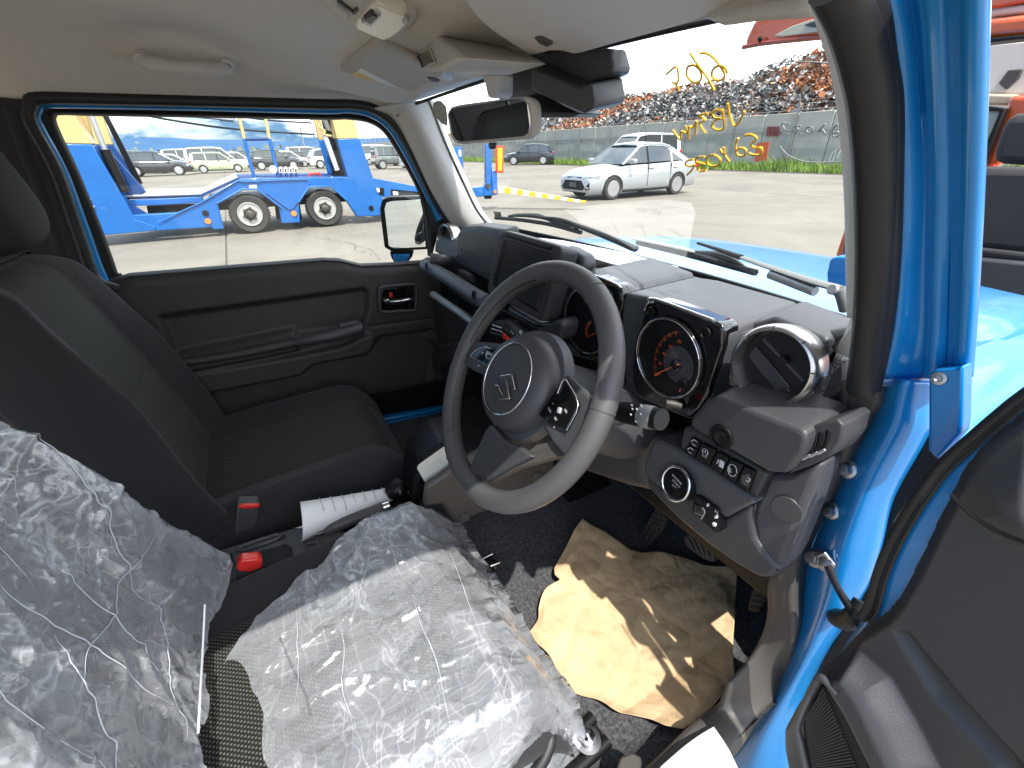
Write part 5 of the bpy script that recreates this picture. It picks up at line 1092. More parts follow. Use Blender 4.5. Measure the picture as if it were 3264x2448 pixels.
# passenger grip bar
gp = []
gpath = AL(5, [(150, 505), (250, 560), (400, 650), (540, 742), (640, 800)], y=.165)
tube('grip_bar', [gpath[0]+V((-.02, .02, .005))]+gpath, .021, M_plast2, DB, 14, 4, flat=.85)
lathe('grip_cap', [(.012, 0), (.011, .002), (.006, .002), (.004, 0), (0, 0)], A(5, 153, 506, y=.143), (0, -1, .2), M_black, DB, 16)
lathe('grip_cap', [(.012, 0), (.011, .002), (.006, .002), (.004, 0), (0, 0)], A(5, 540, 742, y=.143), (0, -1, .2), M_black, DB, 16)
tube('grip_root', [A(5, 190, 450, y=.17), A(5, 280, 455, y=.20), A(5, 330, 470, y=.235)], [.018, .017, .016], M_plast2, DB, 12, 4)
dp('shelf_recess', 5, [(330, 430), (670, 600), (660, 690), (520, 650), (220, 480)], M_black, (0, .03, 0), bev=.003, y=.27)
dp('shelf_lip', 5, [(400, 530), (500, 590), (520, 640), (400, 600)], M_plast2, (0, .02, 0), bev=.004, y=.235)
dp('lower_recess', 5, [(200, 600), (560, 840), (520, 960), (200, 730)], M_black, (0, .03, 0), bev=.003, y=.26)
tube('silver_bar', AL(5, [(205, 735), (300, 800), (420, 880), (560, 980)], y=.205), .013, M_silver, DB, 12, 3, flat=.8)
dp('glovebox', 5, [(190, 760), (430, 910), (520, 980), (540, 1150), (480, 1400), (200, 1400), (120, 1000), (110, 820)], M_door, (0, .04, 0), bev=.01, y=.225)
dp('glovebox_pull', 5, [(150, 1250), (250, 1140), (400, 1130), (340, 1300), (160, 1400)], M_door, (0, .03, 0), bev=.012, y=.20)
# centre stack
SY = .140
sc_ = dp('display_frame', 5, [(735, 245), (760, 222), (790, 215), (1180, 325), (1225, 340), (1248, 375), (1240, 430), (1115, 910), (1095, 945), (1060, 950), (660, 728), (645, 700), (650, 660)], M_plast, (0, .035, -.008), bev=.006, seg=3, y=SY)
dp('display_recess', 5, [(775, 290), (812, 296), (1165, 405), (1170, 440), (1050, 880), (690, 665), (690, 640)], M_black, (0, .004, 0), sc_, .001, y=SY-.0012)
dp('display', 5, [(812, 302), (1162, 412), (1048, 850), (722, 662)], M_screen, (0, .003, 0), sc_, .001, y=SY-.0030)
tube('frame_groove', AL(5, [(792, 255), (1130, 362), (1150, 355), (1170, 335)], y=SY-.001), .0016, M_black, sc_, 5, 2)
tube('frame_groove', AL(5, [(885, 770), (1045, 828)], y=SY-.001), .0014, M_black, sc_, 5, 2)
dp('stack_side', 5, [(1240, 345), (1300, 360), (1420, 430), (1440, 520), (1310, 680), (1280, 800), (1240, 940), (1110, 950)], M_plast2, (0, .03, 0), bev=.008, y=SY+.055)
dp('stack_ledge', 5, [(800, 830), (1050, 975), (1150, 960), (1240, 935), (1262, 1000), (1235, 1110), (1120, 1090), (1040, 1010), (830, 900)], M_plast, (0, .06, 0), bev=.010, y=.150)
lathe('screw_cap', [(.0055, 0), (.004, .003), (0, .003)], A(5, 1212, 1096, y=.148), (0, -1, .1), M_silver, DB, 12)
cv = dp('centre_vent', 5, [(690, 955), (770, 985), (765, 1100), (650, 1050)], M_black, (0, .05, 0), bev=.004, y=.165)
for k in range(3): tube('vent_blade', AL(5, [(690-k*9, 985+k*30), (765, 1010+k*30)], y=.163), .0022, M_silver if k < 2 else M_plast, cv, 6, 1)
dp('hazard_switch', 5, [(768, 1050), (800, 1068), (812, 1115), (770, 1100)], M_red, (0, .02, 0), bev=.002, y=.150)
dp('stack_face', 5, [(560, 760), (1050, 1000), (1150, 1110), (1180, 1400), (900, 1700), (560, 1600), (520, 1000)], M_black, (0, .04, 0), bev=.004, y=.21)
# instrument hood blocks
hA = dp('instrument_hood', 5, [(1290, 590), (1440, 548), (1745, 690), (1760, 760), (1700, 980), (1560, 1300), (1330, 1240), (1240, 1000)], M_plast2, (0, .16, .004), bev=.010, y=.195)
hB = dp('instrument_hood', 6, [(150, 132), (262, 155), (640, 292), (662, 335), (660, 400), (560, 700), (470, 775), (150, 640), (120, 400), (130, 180)], M_plast2, (0, .15, .004), bev=.010, y=.190)
dp('hood_top', 6, [(-120, 40), (60, 20), (410, 85), (380, 110), (510, 128), (560, 120), (920, 235), (935, 262), (860, 300), (660, 345), (640, 295), (262, 158), (150, 132), (140, 110)], M_plast2, (0, 0, -.03), bev=.004, z=1.212)
dp('hood_flank', 6, [(640, 330), (900, 250), (1160, 360), (1175, 420), (1100, 560), (1000, 700), (960, 810), (600, 660), (560, 700)], M_plast2, (0, .06, .01), bev=.012, y=.240)
def gauge(i, frame_pts, cen, ctr_r, px_dx, px_dy, y, maj, needle, labels, hood, screws):
    fr = dp('gauge_surround', i, frame_pts, M_gloss, (0, .03, 0), hood, .006, y=y)
    tube('surround_trim', AL(i, frame_pts[:4], y=y-.001), .0028, M_chrome, fr, 8, 3)
    c = A(i, *cen, y=y-.004); r = ctr_r; ax = V((0, -1, .0))
    def Q(px, py, o=0): return A(i, px, py, y=y-.006-o)
    ring = [c+V((cos(a)*r, 0, sin(a)*r)) for a in [2*pi*k/48 for k in range(48)]]
    tube('gauge_ring', ring, .0032, M_gloss, fr, 8, 1, closed=True)
    tube('ring_chrome', [p+V((0, -.003, 0)) for p in ring], .0009, M_chrome, fr, 6, 1, closed=True)
    dl = lathe('gauge_dial', [(r, 0), (r*.98, .0004), (0, .0004)], c, ax, M_black, fr, 48)
    lathe('dial_ring', [(r*.46, .0006), (r*.44, .0010), (0, .0010)], A(i, *needle[0], y=y-.004), ax, mat('dial_grey', (.05, .05, .055), .3), dl, 40)
    lathe('needle_hub', [(r*.15, .001), (r*.14, .007), (r*.05, .009), (0, .009)], A(i, *needle[0], y=y-.004), ax, M_gloss, dl, 28)
    for (a, b, w) in maj: tube('dial_mark', [Q(*a), Q(*b)], w, M_dial, dl, 4, 1)
    tube('needle', [Q(*needle[0], .006), Q(*needle[1], .004)], [.0009, .0005], M_dial, dl, 5, 1)
    for s, x, y_, sz in labels: text('dial_number', s, Q(x, y_), (1, 0, 0), (0, 0, 1), sz, M_dial, dl)
    for x, y_ in screws: lathe('surround_screw', [(.0085, 0), (.008, .003), (.005, .003), (.004, .001), (0, .001)], A(i, x, y_, y=y-.002), ax, M_black, fr, 20)
    return fr
cx_, cy_ = 412, 494
mk_ = []
for k in range(33):
    t = k/32; a = radians(200-t*118); ra, rb = (126, 116 if k % 4 else 110)
    X = lambda q, a=a: (cx_+q*cos(a)*(1.0)+3, cy_-q*sin(a)*1.34-2)
    if k*118/32 < 112: mk_.append((X(126), X(rb), .0002 if k % 4 else .0004))
gR = gauge(6, [(245, 215), (262, 182), (300, 166), (590, 272), (630, 290), (644, 320), (640, 400), (610, 500), (560, 650), (520, 720), (470, 765), (440, 752), (200, 640), (180, 560), (190, 420)], (358, 462), .0565, 1, 1, .184, mk_, ((414, 492), (292, 545)),
      [('0', 318, 540, .0068), ('20', 323, 487, .0068), ('40', 342, 440, .0068), ('60', 376, 402, .0068), ('80', 420, 378, .0068)], hB, ((275, 230), (551, 335)))
lathe('trip_knob', [(.006, 0), (.006, .02), (.005, .022), (0, .022)], A(6, 425, 700, y=.182), (-.6, -1, .2), M_kick, gR, 16)
tube('fuel_needle', [A(6, 420, 628, y=.176), A(6, 432, 604, y=.176)], .0009, M_dial, gR, 5, 1)
lathe('needle_cap', [(.008, 0), (.007, .003), (0, .004)], A(6, 438, 592, y=.178), (0, -1, 0), M_gloss, gR, 16)
mkL = []
for k in range(9): a = radians(205-k*10); mkL.append(((1530-88*cos(a)*-1, 1035-sin(a)*100), (1530+70*cos(a), 1035-sin(a)*80), .0008))
gauge(5, [(1500, 582), (1560, 600), (1690, 655), (1735, 690), (1748, 740), (1740, 830), (1690, 1000), (1560, 1270), (1400, 1240), (1290, 1130), (1262, 1000), (1300, 780), (1380, 640)], (1445, 960), .056, 1, 1, .189, mkL, ((1600, 1010), (1462, 1085)), [], hA, ((1645, 738),))
# right of the gauges: round vent shoulder, dash end
dp('vent_shoulder', 6, [(640, 420), (860, 300), (1060, 340), (1170, 380), (1172, 430), (1120, 560), (1040, 660), (990, 780), (960, 800), (610, 640), (620, 560)], M_plast, (0, .05, 0), bev=.014, seg=4, y=.246)
dp('dash_end', 6, [(1060, 340), (1282, 300), (1290, 380), (1200, 410), (1275, 470), (1280, 560), (1230, 780), (1040, 810), (970, 790), (1040, 650), (1120, 540), (1172, 420)], M_plast2, (0, .04, 0), bev=.010, y=.252)
kb = dp('knurled_band', 6, [(1210, 450), (1265, 470), (1180, 540), (1060, 800), (975, 790), (1040, 640), (1120, 530)], mat('knurled_plastic', (.06, .06, .066), .4, bump=(350, 1.0, .003)), (0, .02, 0), bev=.005, y=.246)
# padded lower pod with the side demister
pod = dp('side_pod', 6, [(470, 775), (540, 690), (610, 650), (700, 690), (860, 755), (1000, 812), (1048, 830), (1062, 880), (1040, 950), (960, 1046), (870, 1040), (640, 905), (480, 815)], M_plast, (0, .07, .012), bev=.012, seg=4, y=.135)
dp('demister', 6, [(1008, 815), (1100, 800), (1215, 768), (1245, 800), (1230, 880), (1170, 960), (1090, 1000), (965, 1045), (1030, 950), (1062, 880), (1045, 830)], M_plast, (0, .05, .0), bev=.010, y=.150)
for k in range(3):
    x = 1075+k*38; dp('demister_slot', 6, [(x, 848-k*12), (x+30, 846-k*12), (x+25, 890-k*14), (x+5, 935-k*12), (x-35, 965-k*14), (x-5, 900-k*10)], M_black, (0, .01, 0), bev=.002, y=.1485)
    tube('slot_lip', AL(6, [(x-35, 970-k*14), (x+2, 950-k*14)], y=.1475), .0015, M_silver, DB, 5, 1)
lathe('pod_socket', [(.0155, 0), (.015, .002), (.0125, .002), (.012, -.002), (.009, -.002), (.008, .002), (.004, .002), (0, 0)], A(6, 628, 858, y=.134), (0, -1, .05), M_black, pod, 28)
# switch row
bank = dp('switch_bank', 6, [(440, 810), (480, 815), (640, 905), (865, 1045), (800, 1180), (755, 1145), (415, 935)], M_plast, (0, .05, 0), bev=.004, y=.165)
SW = [([(480, 858), (522, 884), (508, 918), (462, 890)], 'OFF', .0038), ([(460, 894), (507, 922), (490, 964), (440, 932)], 'OFF', .0038), ([(528, 886), (602, 925), (566, 1006), (494, 966)], 'OFF', .0048), ([(608, 928), (668, 962), (628, 1048), (570, 1008)], 'P', .011), ([(672, 964), (740, 998), (698, 1092), (632, 1050)], None, 0), ([(744, 1000), (798, 1032), (765, 1140), (704, 1096)], None, 0)]
for k, (pts, s, z) in enumerate(SW):
    b = dp('switch', 6, pts, M_black, (0, .02, 0), bank, .002, y=.160)
    mx_ = sum(p[0] for p in pts)/4; my_ = sum(p[1] for p in pts)/4; xd = (.80, 0, -.60) if 0 else (1, 0, -.05)
    if s: text('switch_text', s, A(6, mx_-2, my_+(10 if s == 'OFF' else 0), y=.1592), (1, 0, -.12), (0, 0, 1), z, M_white, b)
    if k == 2:
        cc = A(6, mx_+2, my_-12, y=.1592); tube('icon', [cc+V((cos(t)*.0042, 0, sin(t)*.0042)) for t in [q*.5-1.0 for q in range(11)]], .0005, M_white, b, 4, 1); text('icon_letter', 'A', cc, (1, 0, -.12), (0, 0, 1), .0055, M_white, b)
    if k in (0, 1): tube('icon', [A(6, mx_-14, my_-8, y=.1592), A(6, mx_+2, my_-16, y=.1592), A(6, mx_+14, my_-4, y=.1592)], .0006, M_white, b, 4, 2)
    if k == 3: box('icon_car', A(6, mx_+14, my_+8, y=.1592), (.006, .0006, .010), M_white, b)
    if k == 4:
        for q in range(5): tube('icon', [A(6, 662+q*2, 1010+q*6, y=.1592), A(6, 676+q*1.4, 1013+q*5.6, y=.1592)], .0005, M_white, b, 4, 1)
        cc = A(6, 686, 1026, y=.1592); tube('icon', [cc+V((cos(t*.6)*.006, 0, sin(t*.6)*.0085)) for t in range(11)], .0005, M_white, b, 4, 1)
    if k == 5:
        dp('dial_slot', 6, [(735, 1045), (765, 1040), (780, 1075), (765, 1115), (735, 1095), (725, 1070)], M_gloss, (0, .002, 0), b, .001, y=.1595)
        tube('icon', AL(6, [(762, 1062), (775, 1072), (762, 1084), (756, 1072)], y=.1588), .0005, M_white, b, 4, 3)
# lower fascia with the start button
lf = dp('lower_fascia', 6, [(290, 875), (330, 880), (425, 932), (600, 1040), (760, 1150), (798, 1178), (792, 1195), (700, 1240), (650, 1270), (560, 1180), (420, 1160), (330, 1120), (250, 1060), (240, 1010), (265, 930)], M_plast2, (0, .06, .0), bev=.010, y=.158)
dp('lower_fascia_edge', 6, [(245, 1040), (330, 1120), (430, 1150), (560, 1180), (650, 1270), (700, 1235), (795, 1190), (785, 1260), (800, 1370), (850, 1450), (920, 1530), (880, 1570), (820, 1570), (700, 1500), (560, 1400), (430, 1290), (330, 1190), (262, 1120)], M_plast, (0, .05, 0), bev=.014, seg=4, y=.170)
dp('start_recess', 6, [(300, 1060), (330, 1020), (370, 1022), (430, 1060), (480, 1120), (470, 1150), (420, 1165), (350, 1130)], M_kick, (0, .01, 0), bev=.006, y=.154)
c = A(6, 412, 1092, y=.150)
sb_ = lathe('start_button', [(.0245, -.01), (.0245, .004), (.023, .006), (.0205, .005), (.020, .001), (0, .001)], c, (-.1, -1, .35), M_black, DB, 40)
x, y, z = frame(V((-.1, -1, .35)))
tube('button_ring', [c+x*(cos(a)*.0235)+y*(sin(a)*.0235)+z*.005 for a in [2*pi*k/36 for k in range(36)]], .0022, M_chrome, sb_, 8, 1, closed=True)
xt = -x if x.x < 0 else x
for k, s in enumerate(('ENGINE', 'START', 'STOP')): text('button_text', s, c+V((0, 0, .007-.0075*k))+z*.0035, (1, 0, -.3), (0, 0, 1), .0052, M_white, sb_)
# lower right: hatch and 4 switches, cavity
cav = dp('switch_cavity', 6, [(490, 1150), (520, 1160), (612, 1225), (615, 1345), (590, 1340), (480, 1240)], M_black, (0, .02, 0), bev=.003, y=.152)
dp('blank_plug', 6, [(485, 1190), (540, 1210), (535, 1265), (490, 1240)], M_gloss, (0, .01, 0), cav, .002, y=.150)
for pts in ([(596, 1252), (608, 1250), (606, 1270), (592, 1270)], [(582, 1290), (600, 1296), (598, 1312), (584, 1306)], [(555, 1195), (560, 1195), (562, 1210), (556, 1210)]): dp('plug_contact', 6, pts, M_white, (0, .004, 0), cav, .001, y=.149)
tube('plug_edge', AL(6, [(535, 1215), (548, 1235), (530, 1270)], y=.149), .001, M_silver, cav, 5, 3)
text('cavity_mark', 'H', A(6, 606, 1236, y=.149), (1, 0, -.1), (0, 0, 1), .007, M_white, cav)
dp('fascia_cheek', 6, [(865, 1046), (1000, 1040), (1130, 985), (1100, 1100), (1040, 1250), (960, 1460), (920, 1535), (850, 1470), (800, 1380), (785, 1260), (800, 1180), (835, 1110)], M_plast2, (0, .05, 0), bev=.008, y=.175)
lathe('cheek_cap', [(.017, 0), (.016, .0015), (0, .002)], A(6, 960, 1222, y=.1742), (.2, -1, 0), M_plast, DB, 28)
tube('cheek_seam', AL(6, [(866, 1048), (812, 1160), (782, 1270), (800, 1370), (855, 1460), (918, 1532)], y=.1735), .0012, M_black, DB, 5, 4)
# knee panel and column shroud
dp('knee_panel', 8, [(640, -60), (1000, -40), (1200, -100), (1420, 0), (1360, 90), (1352, 180), (1395, 275), (1250, 240), (1060, 175), (900, 120), (640, 60)], M_kick, (0, .06, 0), bev=.02, seg=4, y=.205)
wc = V((.342, 0, 1.117)); T = radians(31); wn = V((0, -cos(T), sin(T))); wu = V((0, sin(T), cos(T))); wx = V((1, 0, 0))
tube('column_shroud', [wc-wn*.045+wu*.005, wc-wn*.10-wu*.0, wc-wn*.17-wu*.005, wc-wn*.24], [.052, .066, .078, .085], M_plast2, CAR, 28, 5, flat=.85, upv=wu)
# stalks
def stalk(a, b, r0, r1, m, name):
    return tube(name, [a, a.lerp(b, .35), a.lerp(b, .7), b], [r0*.7, r0, r1, r1*.9], m, CAR, 18, 5, flat=.75, upv=wn)
sa, sb2 = A(6, 70, 720, y=.085), A(6, 330, 770, y=.050)
s1 = stalk(sa, sb2, .014, .0135, M_black, 'light_stalk'); lathe('stalk_cap', [(.0138, 0), (.0134, .016), (.010, .024), (0, .027)], sa.lerp(sb2, .74), sb2-sa, mat('stalk_tip_grey', (.22, .22, .22), .5), s1, 24)
for x, y_ in ((180, 698), (205, 718), (228, 700), (175, 745), (225, 742), (200, 780), (183, 716)): box('stalk_mark', A(6, x, y_, y=.043), (.0022, .0006, .0018), M_white, s1)
lathe('stalk_collar', [(.026, 0), (.026, .03), (.022, .034), (0, .034)], A(6, 60, 700, y=.10), sb2-sa, M_plast, s1, 28)
sa, sb2 = A(5, 1080, 1180, y=.085), A(5, 800, 985, y=.050)
s2 = tube('wiper_stalk', [sa, sa.lerp(sb2, .3), sa.lerp(sb2, .8), sb2], [.014, .018, .020, .018], M_black, CAR, 18, 5, flat=.55, upv=V((.3, .3, 1)))
for x, y_, s in ((848, 1045, 'MIST'), (892, 1068, 'ON'), (875, 1092, 'OFF'), (960, 1120, 'INT'), (1003, 1130, 'LO')): text('stalk_text', s, A(5, x, y_, y=.030), (1, 0, -.5), (0, 0, 1), .0042, M_white, s2)
for x, y_ in ((918, 1045), (976, 1106), (862, 1118)):
    cc = A(5, x, y_, y=.030); tube('icon', [cc+V((cos(t)*.003, 0, sin(t)*.003)) for t in range(6)], .0005, M_white, s2, 4, 2)
# ------------------------------------------------------------------ steering wheel
SW_ = tube('steering_wheel', [wc+wx*(cos(a)*.170)+wu*(sin(a)*.170) for a in [2*pi*k/72 for k in range(72)]], .0158, M_leather, CAR, 20, 1, closed=True, flat=1.0)
def wpt(x, u, o=0): return wc+wx*x+wu*u+wn*o
# photo points are put on the wheel's own plane
def WP(i, x, y, o=0): return A(i, x, y, pl=(wc+wn*o, wn))
for a in (68, 128, 12, 250, 235):
    a = radians(a); d = wx*cos(a)+wu*sin(a); cc = wc+d*.170
    tube('leather_seam', [cc+(d*cos(t)+wn*sin(t))*.0161 for t in [2*pi*k/20 for k in range(20)]], .0007, M_kick, SW_, 5, 1, closed=True)
for a0, a1 in ((112, 178), (186, 236)):
    for k in range(int((a1-a0)/2)):
        a = radians(a0+k*2); d = wx*cos(a)+wu*sin(a); e = wx*cos(a+.022)+wu*sin(a+.022)
        q0 = wc+d*.170-d*.0150+wn*.0062; q1 = wc+e*.170-e*.0140+wn*.0078
        tube('stitch', [q0, q1], .0009, M_black, SW_, 4, 1)
hub = lathe('hub', [(.0785, -.035), (.080, -.015), (.078, .000), (.072, .012), (.060, .019), (.052, .021), (.0515, .0200), (0, .0215)], wc, wn, M_plast, SW_, 56, sx=1.0, sy=.92)
lathe('hub_back', [(.06, -.06), (.085, -.03), (.083, -.012), (.07, -.008)], wc, wn, M_plast2, SW_, 48)
x, y, z = frame(wn)
tube('hub_ring', [wc+x*(cos(a)*.053)+y*(sin(a)*.053)+wn*.0208 for a in [2*pi*k/56 for k in range(56)]], .0011, M_chrome, hub, 8, 1, closed=True)
# emblem: the slanted S of the maker, chrome, raised on the hub
S_ = [(762, 1408), (862, 1387), (886, 1505), (868, 1512), (845, 1488), (840, 1450), (818, 1452), (836, 1580), (812, 1590), (740, 1585), (722, 1478), (752, 1470), (770, 1500), (778, 1530), (785, 1560), (790, 1560), (768, 1440)]
E_ = [(762, 1408), (862, 1387), (887, 1500), (862, 1512), (836, 1480), (815, 1440), (790, 1444)]
emb = slab('emblem', [WP(15, a, b, .0225) for a, b in [(395, 268), (655, 222), (690, 380), (735, 572), (645, 562), (590, 515), (548, 400), (585, 600), (612, 768), (345, 798), (310, 630), (285, 462), (378, 465), (400, 570), (452, 655), (436, 520), (412, 400)]], wn*.0035, mat('emblem_chrome', (.85, .85, .86), .18, 1), hub, .0012)
# spokes with switch pods
spL = slab('spoke', [WP(5, a, b, .004) for a, b in ((560, 1110), (640, 1118), (900, 1150), (960, 1170), (760, 1260), (700, 1390), (670, 1420), (520, 1350), (440, 1290), (450, 1230))], -wn*.016, M_plast, SW_, .005)
slab('switch_pod', [WP(5, a, b, .009) for a, b in ((515, 1235), (560, 1190), (640, 1160), (790, 1200), (720, 1290), (680, 1340), (520, 1245))], -wn*.008, M_gloss, spL, .002)
tube('pod_trim', [WP(5, a, b, .0105) for a, b in ((640, 1160), (560, 1188), (515, 1232), (530, 1250), (690, 1340))], .0010, M_satin, spL, 6, 3)
slab('pod_roller', [WP(5, a, b, .012) for a, b in ((640, 1190), (660, 1205), (690, 1225), (680, 1270), (630, 1255), (628, 1215))], -wn*.004, M_silver, spL, .0015)
slab('pod_roller_face', [WP(5, a, b, .0135) for a, b in ((642, 1222), (668, 1230), (664, 1252), (640, 1246))], -wn*.003, M_black, spL, .001)
for a, b, s in ((605, 1215, '<'), (708, 1280, '>'), (672, 1222, 'VOL'), (575, 1316, 'SET'), (645, 1364, 'CALL')): text('pod_text', s, WP(5, a, b, .0112), wx-wu*.05, wu, .0045 if len(s) > 1 else .009, M_white, spL)
spR = slab('spoke', [WP(5, a, b, .004) for a, b in ((1240, 1440), (1290, 1370), (1340, 1420), (1500, 1580), (1520, 1700), (1500, 1860), (1400, 2060), (1290, 2080), (1170, 1950), (1090, 1800), (1100, 1650))], -wn*.016, M_plast, SW_, .005)
podR = slab('switch_pod', [WP(0, a, b, .009) for a, b in ((1213, 822), (1222, 818), (1250, 875), (1222, 932), (1180, 912), (1162, 895))], -wn*.008, M_gloss, spR, .002)
tube('pod_trim', [WP(0, a, b, .0105) for a, b in ((1204, 850), (1216, 822), (1224, 824), (1249, 874), (1224, 930))], .0009, M_satin, spR, 6, 3)
slab('pod_roller', [WP(0, a, b, .012) for a, b in ((1204, 878), (1211, 880), (1208, 894), (1201, 891))], -wn*.004, M_silver, spR, .0015)
for a, b, s in ((1194, 872, '+'), (1222, 888, 'RES'), (1200, 905, 'SET'), (1187, 886, 'CAN'), (1197, 923, 'A')): text('pod_text', s, WP(0, a, b, .0112), wx-wu*.3, wu, .0042, M_white, spR)
spB = slab('spoke', [WP(0, a, b, .002) for a, b in ((1045, 930), (1060, 915), (1090, 950), (1130, 968), (1150, 985), (1100, 1010), (1050, 1040), (1020, 1028), (1010, 1018))], -wn*.014, M_plast, SW_, .005)
slab('spoke_web', [WP(0, a, b, -.006) for a, b in ((1040, 1030), (1120, 990), (1160, 960), (1250, 940), (1300, 860), (1230, 980), (1120, 1010), (1060, 1042))], -wn*.010, M_kick, SW_, .004)
slab('spoke_web', [WP(0, a, b, -.006) for a, b in ((1075, 948), (1130, 978), (1200, 960), (1240, 935), (1230, 975), (1150, 990), (1092, 1010))], -wn*.010, M_kick, SW_, .004)

# ================================================================== FLOOR, CONSOLE, SEATS
FZ = .52
def fl(x, y):
    z = FZ
    if y > .53: z += (min(y, .75)-.53)*1.1
    if x > .60: z += (x-.60)*1.0
    return z
vs = []; nu, nv = 90, 100
for j in range(nv):
    for i in range(nu):
        x = -.66+1.36*i/(nu-1); y = -1.2+1.95*j/(nv-1); vs.append((x, y, fl(x, y)+.004*noise.noise(V((x*14, y*14, 0)))+.012*noise.noise(V((x*4, y*4, 7)))))
fs = [(j*nu+i, j*nu+i+1, (j+1)*nu+i+1, (j+1)*nu+i) for j in range(nv-1) for i in range(nu-1)]
mesh('floor_carpet', vs, fs, M_carpet, CAR)
# sill trim plate along the door opening
surf('sill_trim', [[(.625, y, .545), (.645, y, .600), (.672, y, .622), (.705, y, .618), (.718, y, .60)] for y in (-1.2, -.6, -.2, -.06, .02)], M_kick, CAR, 4, 4, .004)
if 0: surf('sill', [[(.712, y, .612), (.735, y, .605), (.752, y, .58), (.755, y, .45)] for y in (-1.2, -.4, .1, .22)], M_blue, CAR, 4, 4, .004)
# pedals
def pedal(i, pts, **k):
    o = cp('pedal', i, pts, mat('pedal_rubber', (.035, .035, .036), .6), (0, .012, -.008), CAR, .004, **k); return o
fr = pedal(8, [(1290, 540), (1410, 340), (1450, 380), (1462, 400), (1440, 460), (1360, 555), (1330, 552)], y=.40)
for k in range(9):
    for j in range(3):
        if random.random() < .9: lathe('pedal_stud', [(.0035, 0), (.003, .003), (0, .004)], A(8, 1312+k*13+j*26, 525-k*21+j*10, y=.397), (0, -1, .5), M_kick, fr, 8)
br_ = pedal(8, [(1545, 490), (1600, 470), (1640, 478), (1725, 590), (1690, 620), (1640, 600), (1560, 540)], y=.36)
for k in range(5): tube('pedal_rib', AL(8, [(1565+k*28, 500+k*5), (1600+k*26, 560+k*12)], y=.357), .002, M_kick, br_, 5, 1)
ac = pedal(8, [(1870, 860), (1880, 800), (1910, 720), (1985, 725), (1975, 800), (1925, 882)], y=.40)
for k in range(5): tube('pedal_rib', AL(8, [(1880+k*10, 850-k*28), (1935+k*9, 860-k*28)], y=.397), .002, M_kick, ac, 5, 1)
# centre tunnel side plate with two screws
tp_ = cp('console_side', 8, [(250, 240), (330, 190), (420, 120), (560, 40), (900, -60), (905, 205), (640, 340), (470, 400), (415, 455), (395, 440), (330, 330), (240, 350)], M_kick, (-.02, 0, 0), bev=.008, x=.105)
for x, y in ((806, 186), (445, 392)):
    lathe('screw', [(.0125, 0), (.011, .003), (.0065, .003), (.005, .001), (0, .001)], A(8, x, y, x=.107), (1, -.2, .2), M_kick, tp_, 20)
slab('centre_stack_box', [(-.12, .30, .55), (.10, .30, .55), (.10, .16, .95), (-.12, .16, .95)], (0, .15, 0), M_black, CAR, .01)
cp('console_front', 8, [(205, 130), (330, 20), (430, 0), (430, 130), (300, 240), (250, 250), (225, 330), (215, 380), (180, 330)], M_black, (-.15, .02, -.02), bev=.01, x=.06)
tube('shift_boot', [A(8, 130, 400, x=.0), A(8, 150, 340, x=.0)], [.05, .02], M_rubber, CAR, 16, 4)
# console tray
TZ = .70
tray = cp('console_tray', 7, [(1075, 570), (1120, 545), (1480, 440), (1640, 440), (1800, 470), (1560, 600), (1100, 740), (1060, 680)], M_plast, (0, 0, -.05), bev=.008, z=TZ)
cp('tray_pocket', 7, [(1215, 590), (1440, 525), (1470, 545), (1475, 600), (1290, 660), (1240, 650)], M_black, (0, 0, -.002), tray, .002, z=TZ+.0015)
cp('cup_pocket', 7, [(1085, 580), (1120, 560), (1170, 575), (1180, 620), (1165, 680), (1110, 712), (1080, 690)], M_black, (0, 0, -.002), tray, .002, z=TZ+.0015)
tube('tray_rim', AL(7, [(1215, 540), (1390, 482), (1400, 500), (1225, 560)], z=TZ+.002), .004, M_plast2, tray, 8, 2, closed=True)
cp('coin_slot', 7, [(1395, 490), (1440, 478), (1440, 500), (1400, 510)], M_black, (0, 0, -.002), tray, .001, z=TZ+.0015)
cp('console_body', 7, [(1060, 560), (1480, 430), (1850, 480), (1560, 640), (1100, 780), (1050, 700)], M_black, (0, 0, -.14), bev=.01, z=TZ-.035)
tube('cup_ring', AL(7, [(1540, 530), (1590, 520), (1600, 545), (1560, 570)], z=TZ+.002), .003, M_plast2, tray, 8, 4)
# parking brake lever and gear knob
hb = tube('hand_brake', [A(7, 1640, 470, x=.03), A(7, 1690, 440, x=.03), A(7, 1930, 345, x=.03)], [.010, .0135, .0125], M_leather, CAR, 16, 3)
tube('brake_collar', [A(7, 1925, 347, x=.03), A(7, 1960, 335, x=.03)], .0115, M_chrome, hb, 14, 1)
tube('brake_rod', [A(7, 1600, 480, x=.03), A(7, 1690, 440, x=.03)], .006, M_gloss, hb, 10, 1)
kn = lathe('gear_knob', [(0, -.03), (.012, -.028), (.014, -.01), (.022, .004), (.0265, .016), (.024, .03), (.016, .038), (0, .041)], A(7, 2015, 275, x=0), (0, -.35, 1), M_black, CAR, 28)
text('gear_pattern', 'HHI', A(7, 2003, 262, x=.018), (1, .3, 0), (0, .4, 1), .014, M_white, kn)
tube('knob_stem', [A(7, 2015, 300, x=0), A(7, 2040, 370, x=0)], .008, M_steel, kn, 10, 1)
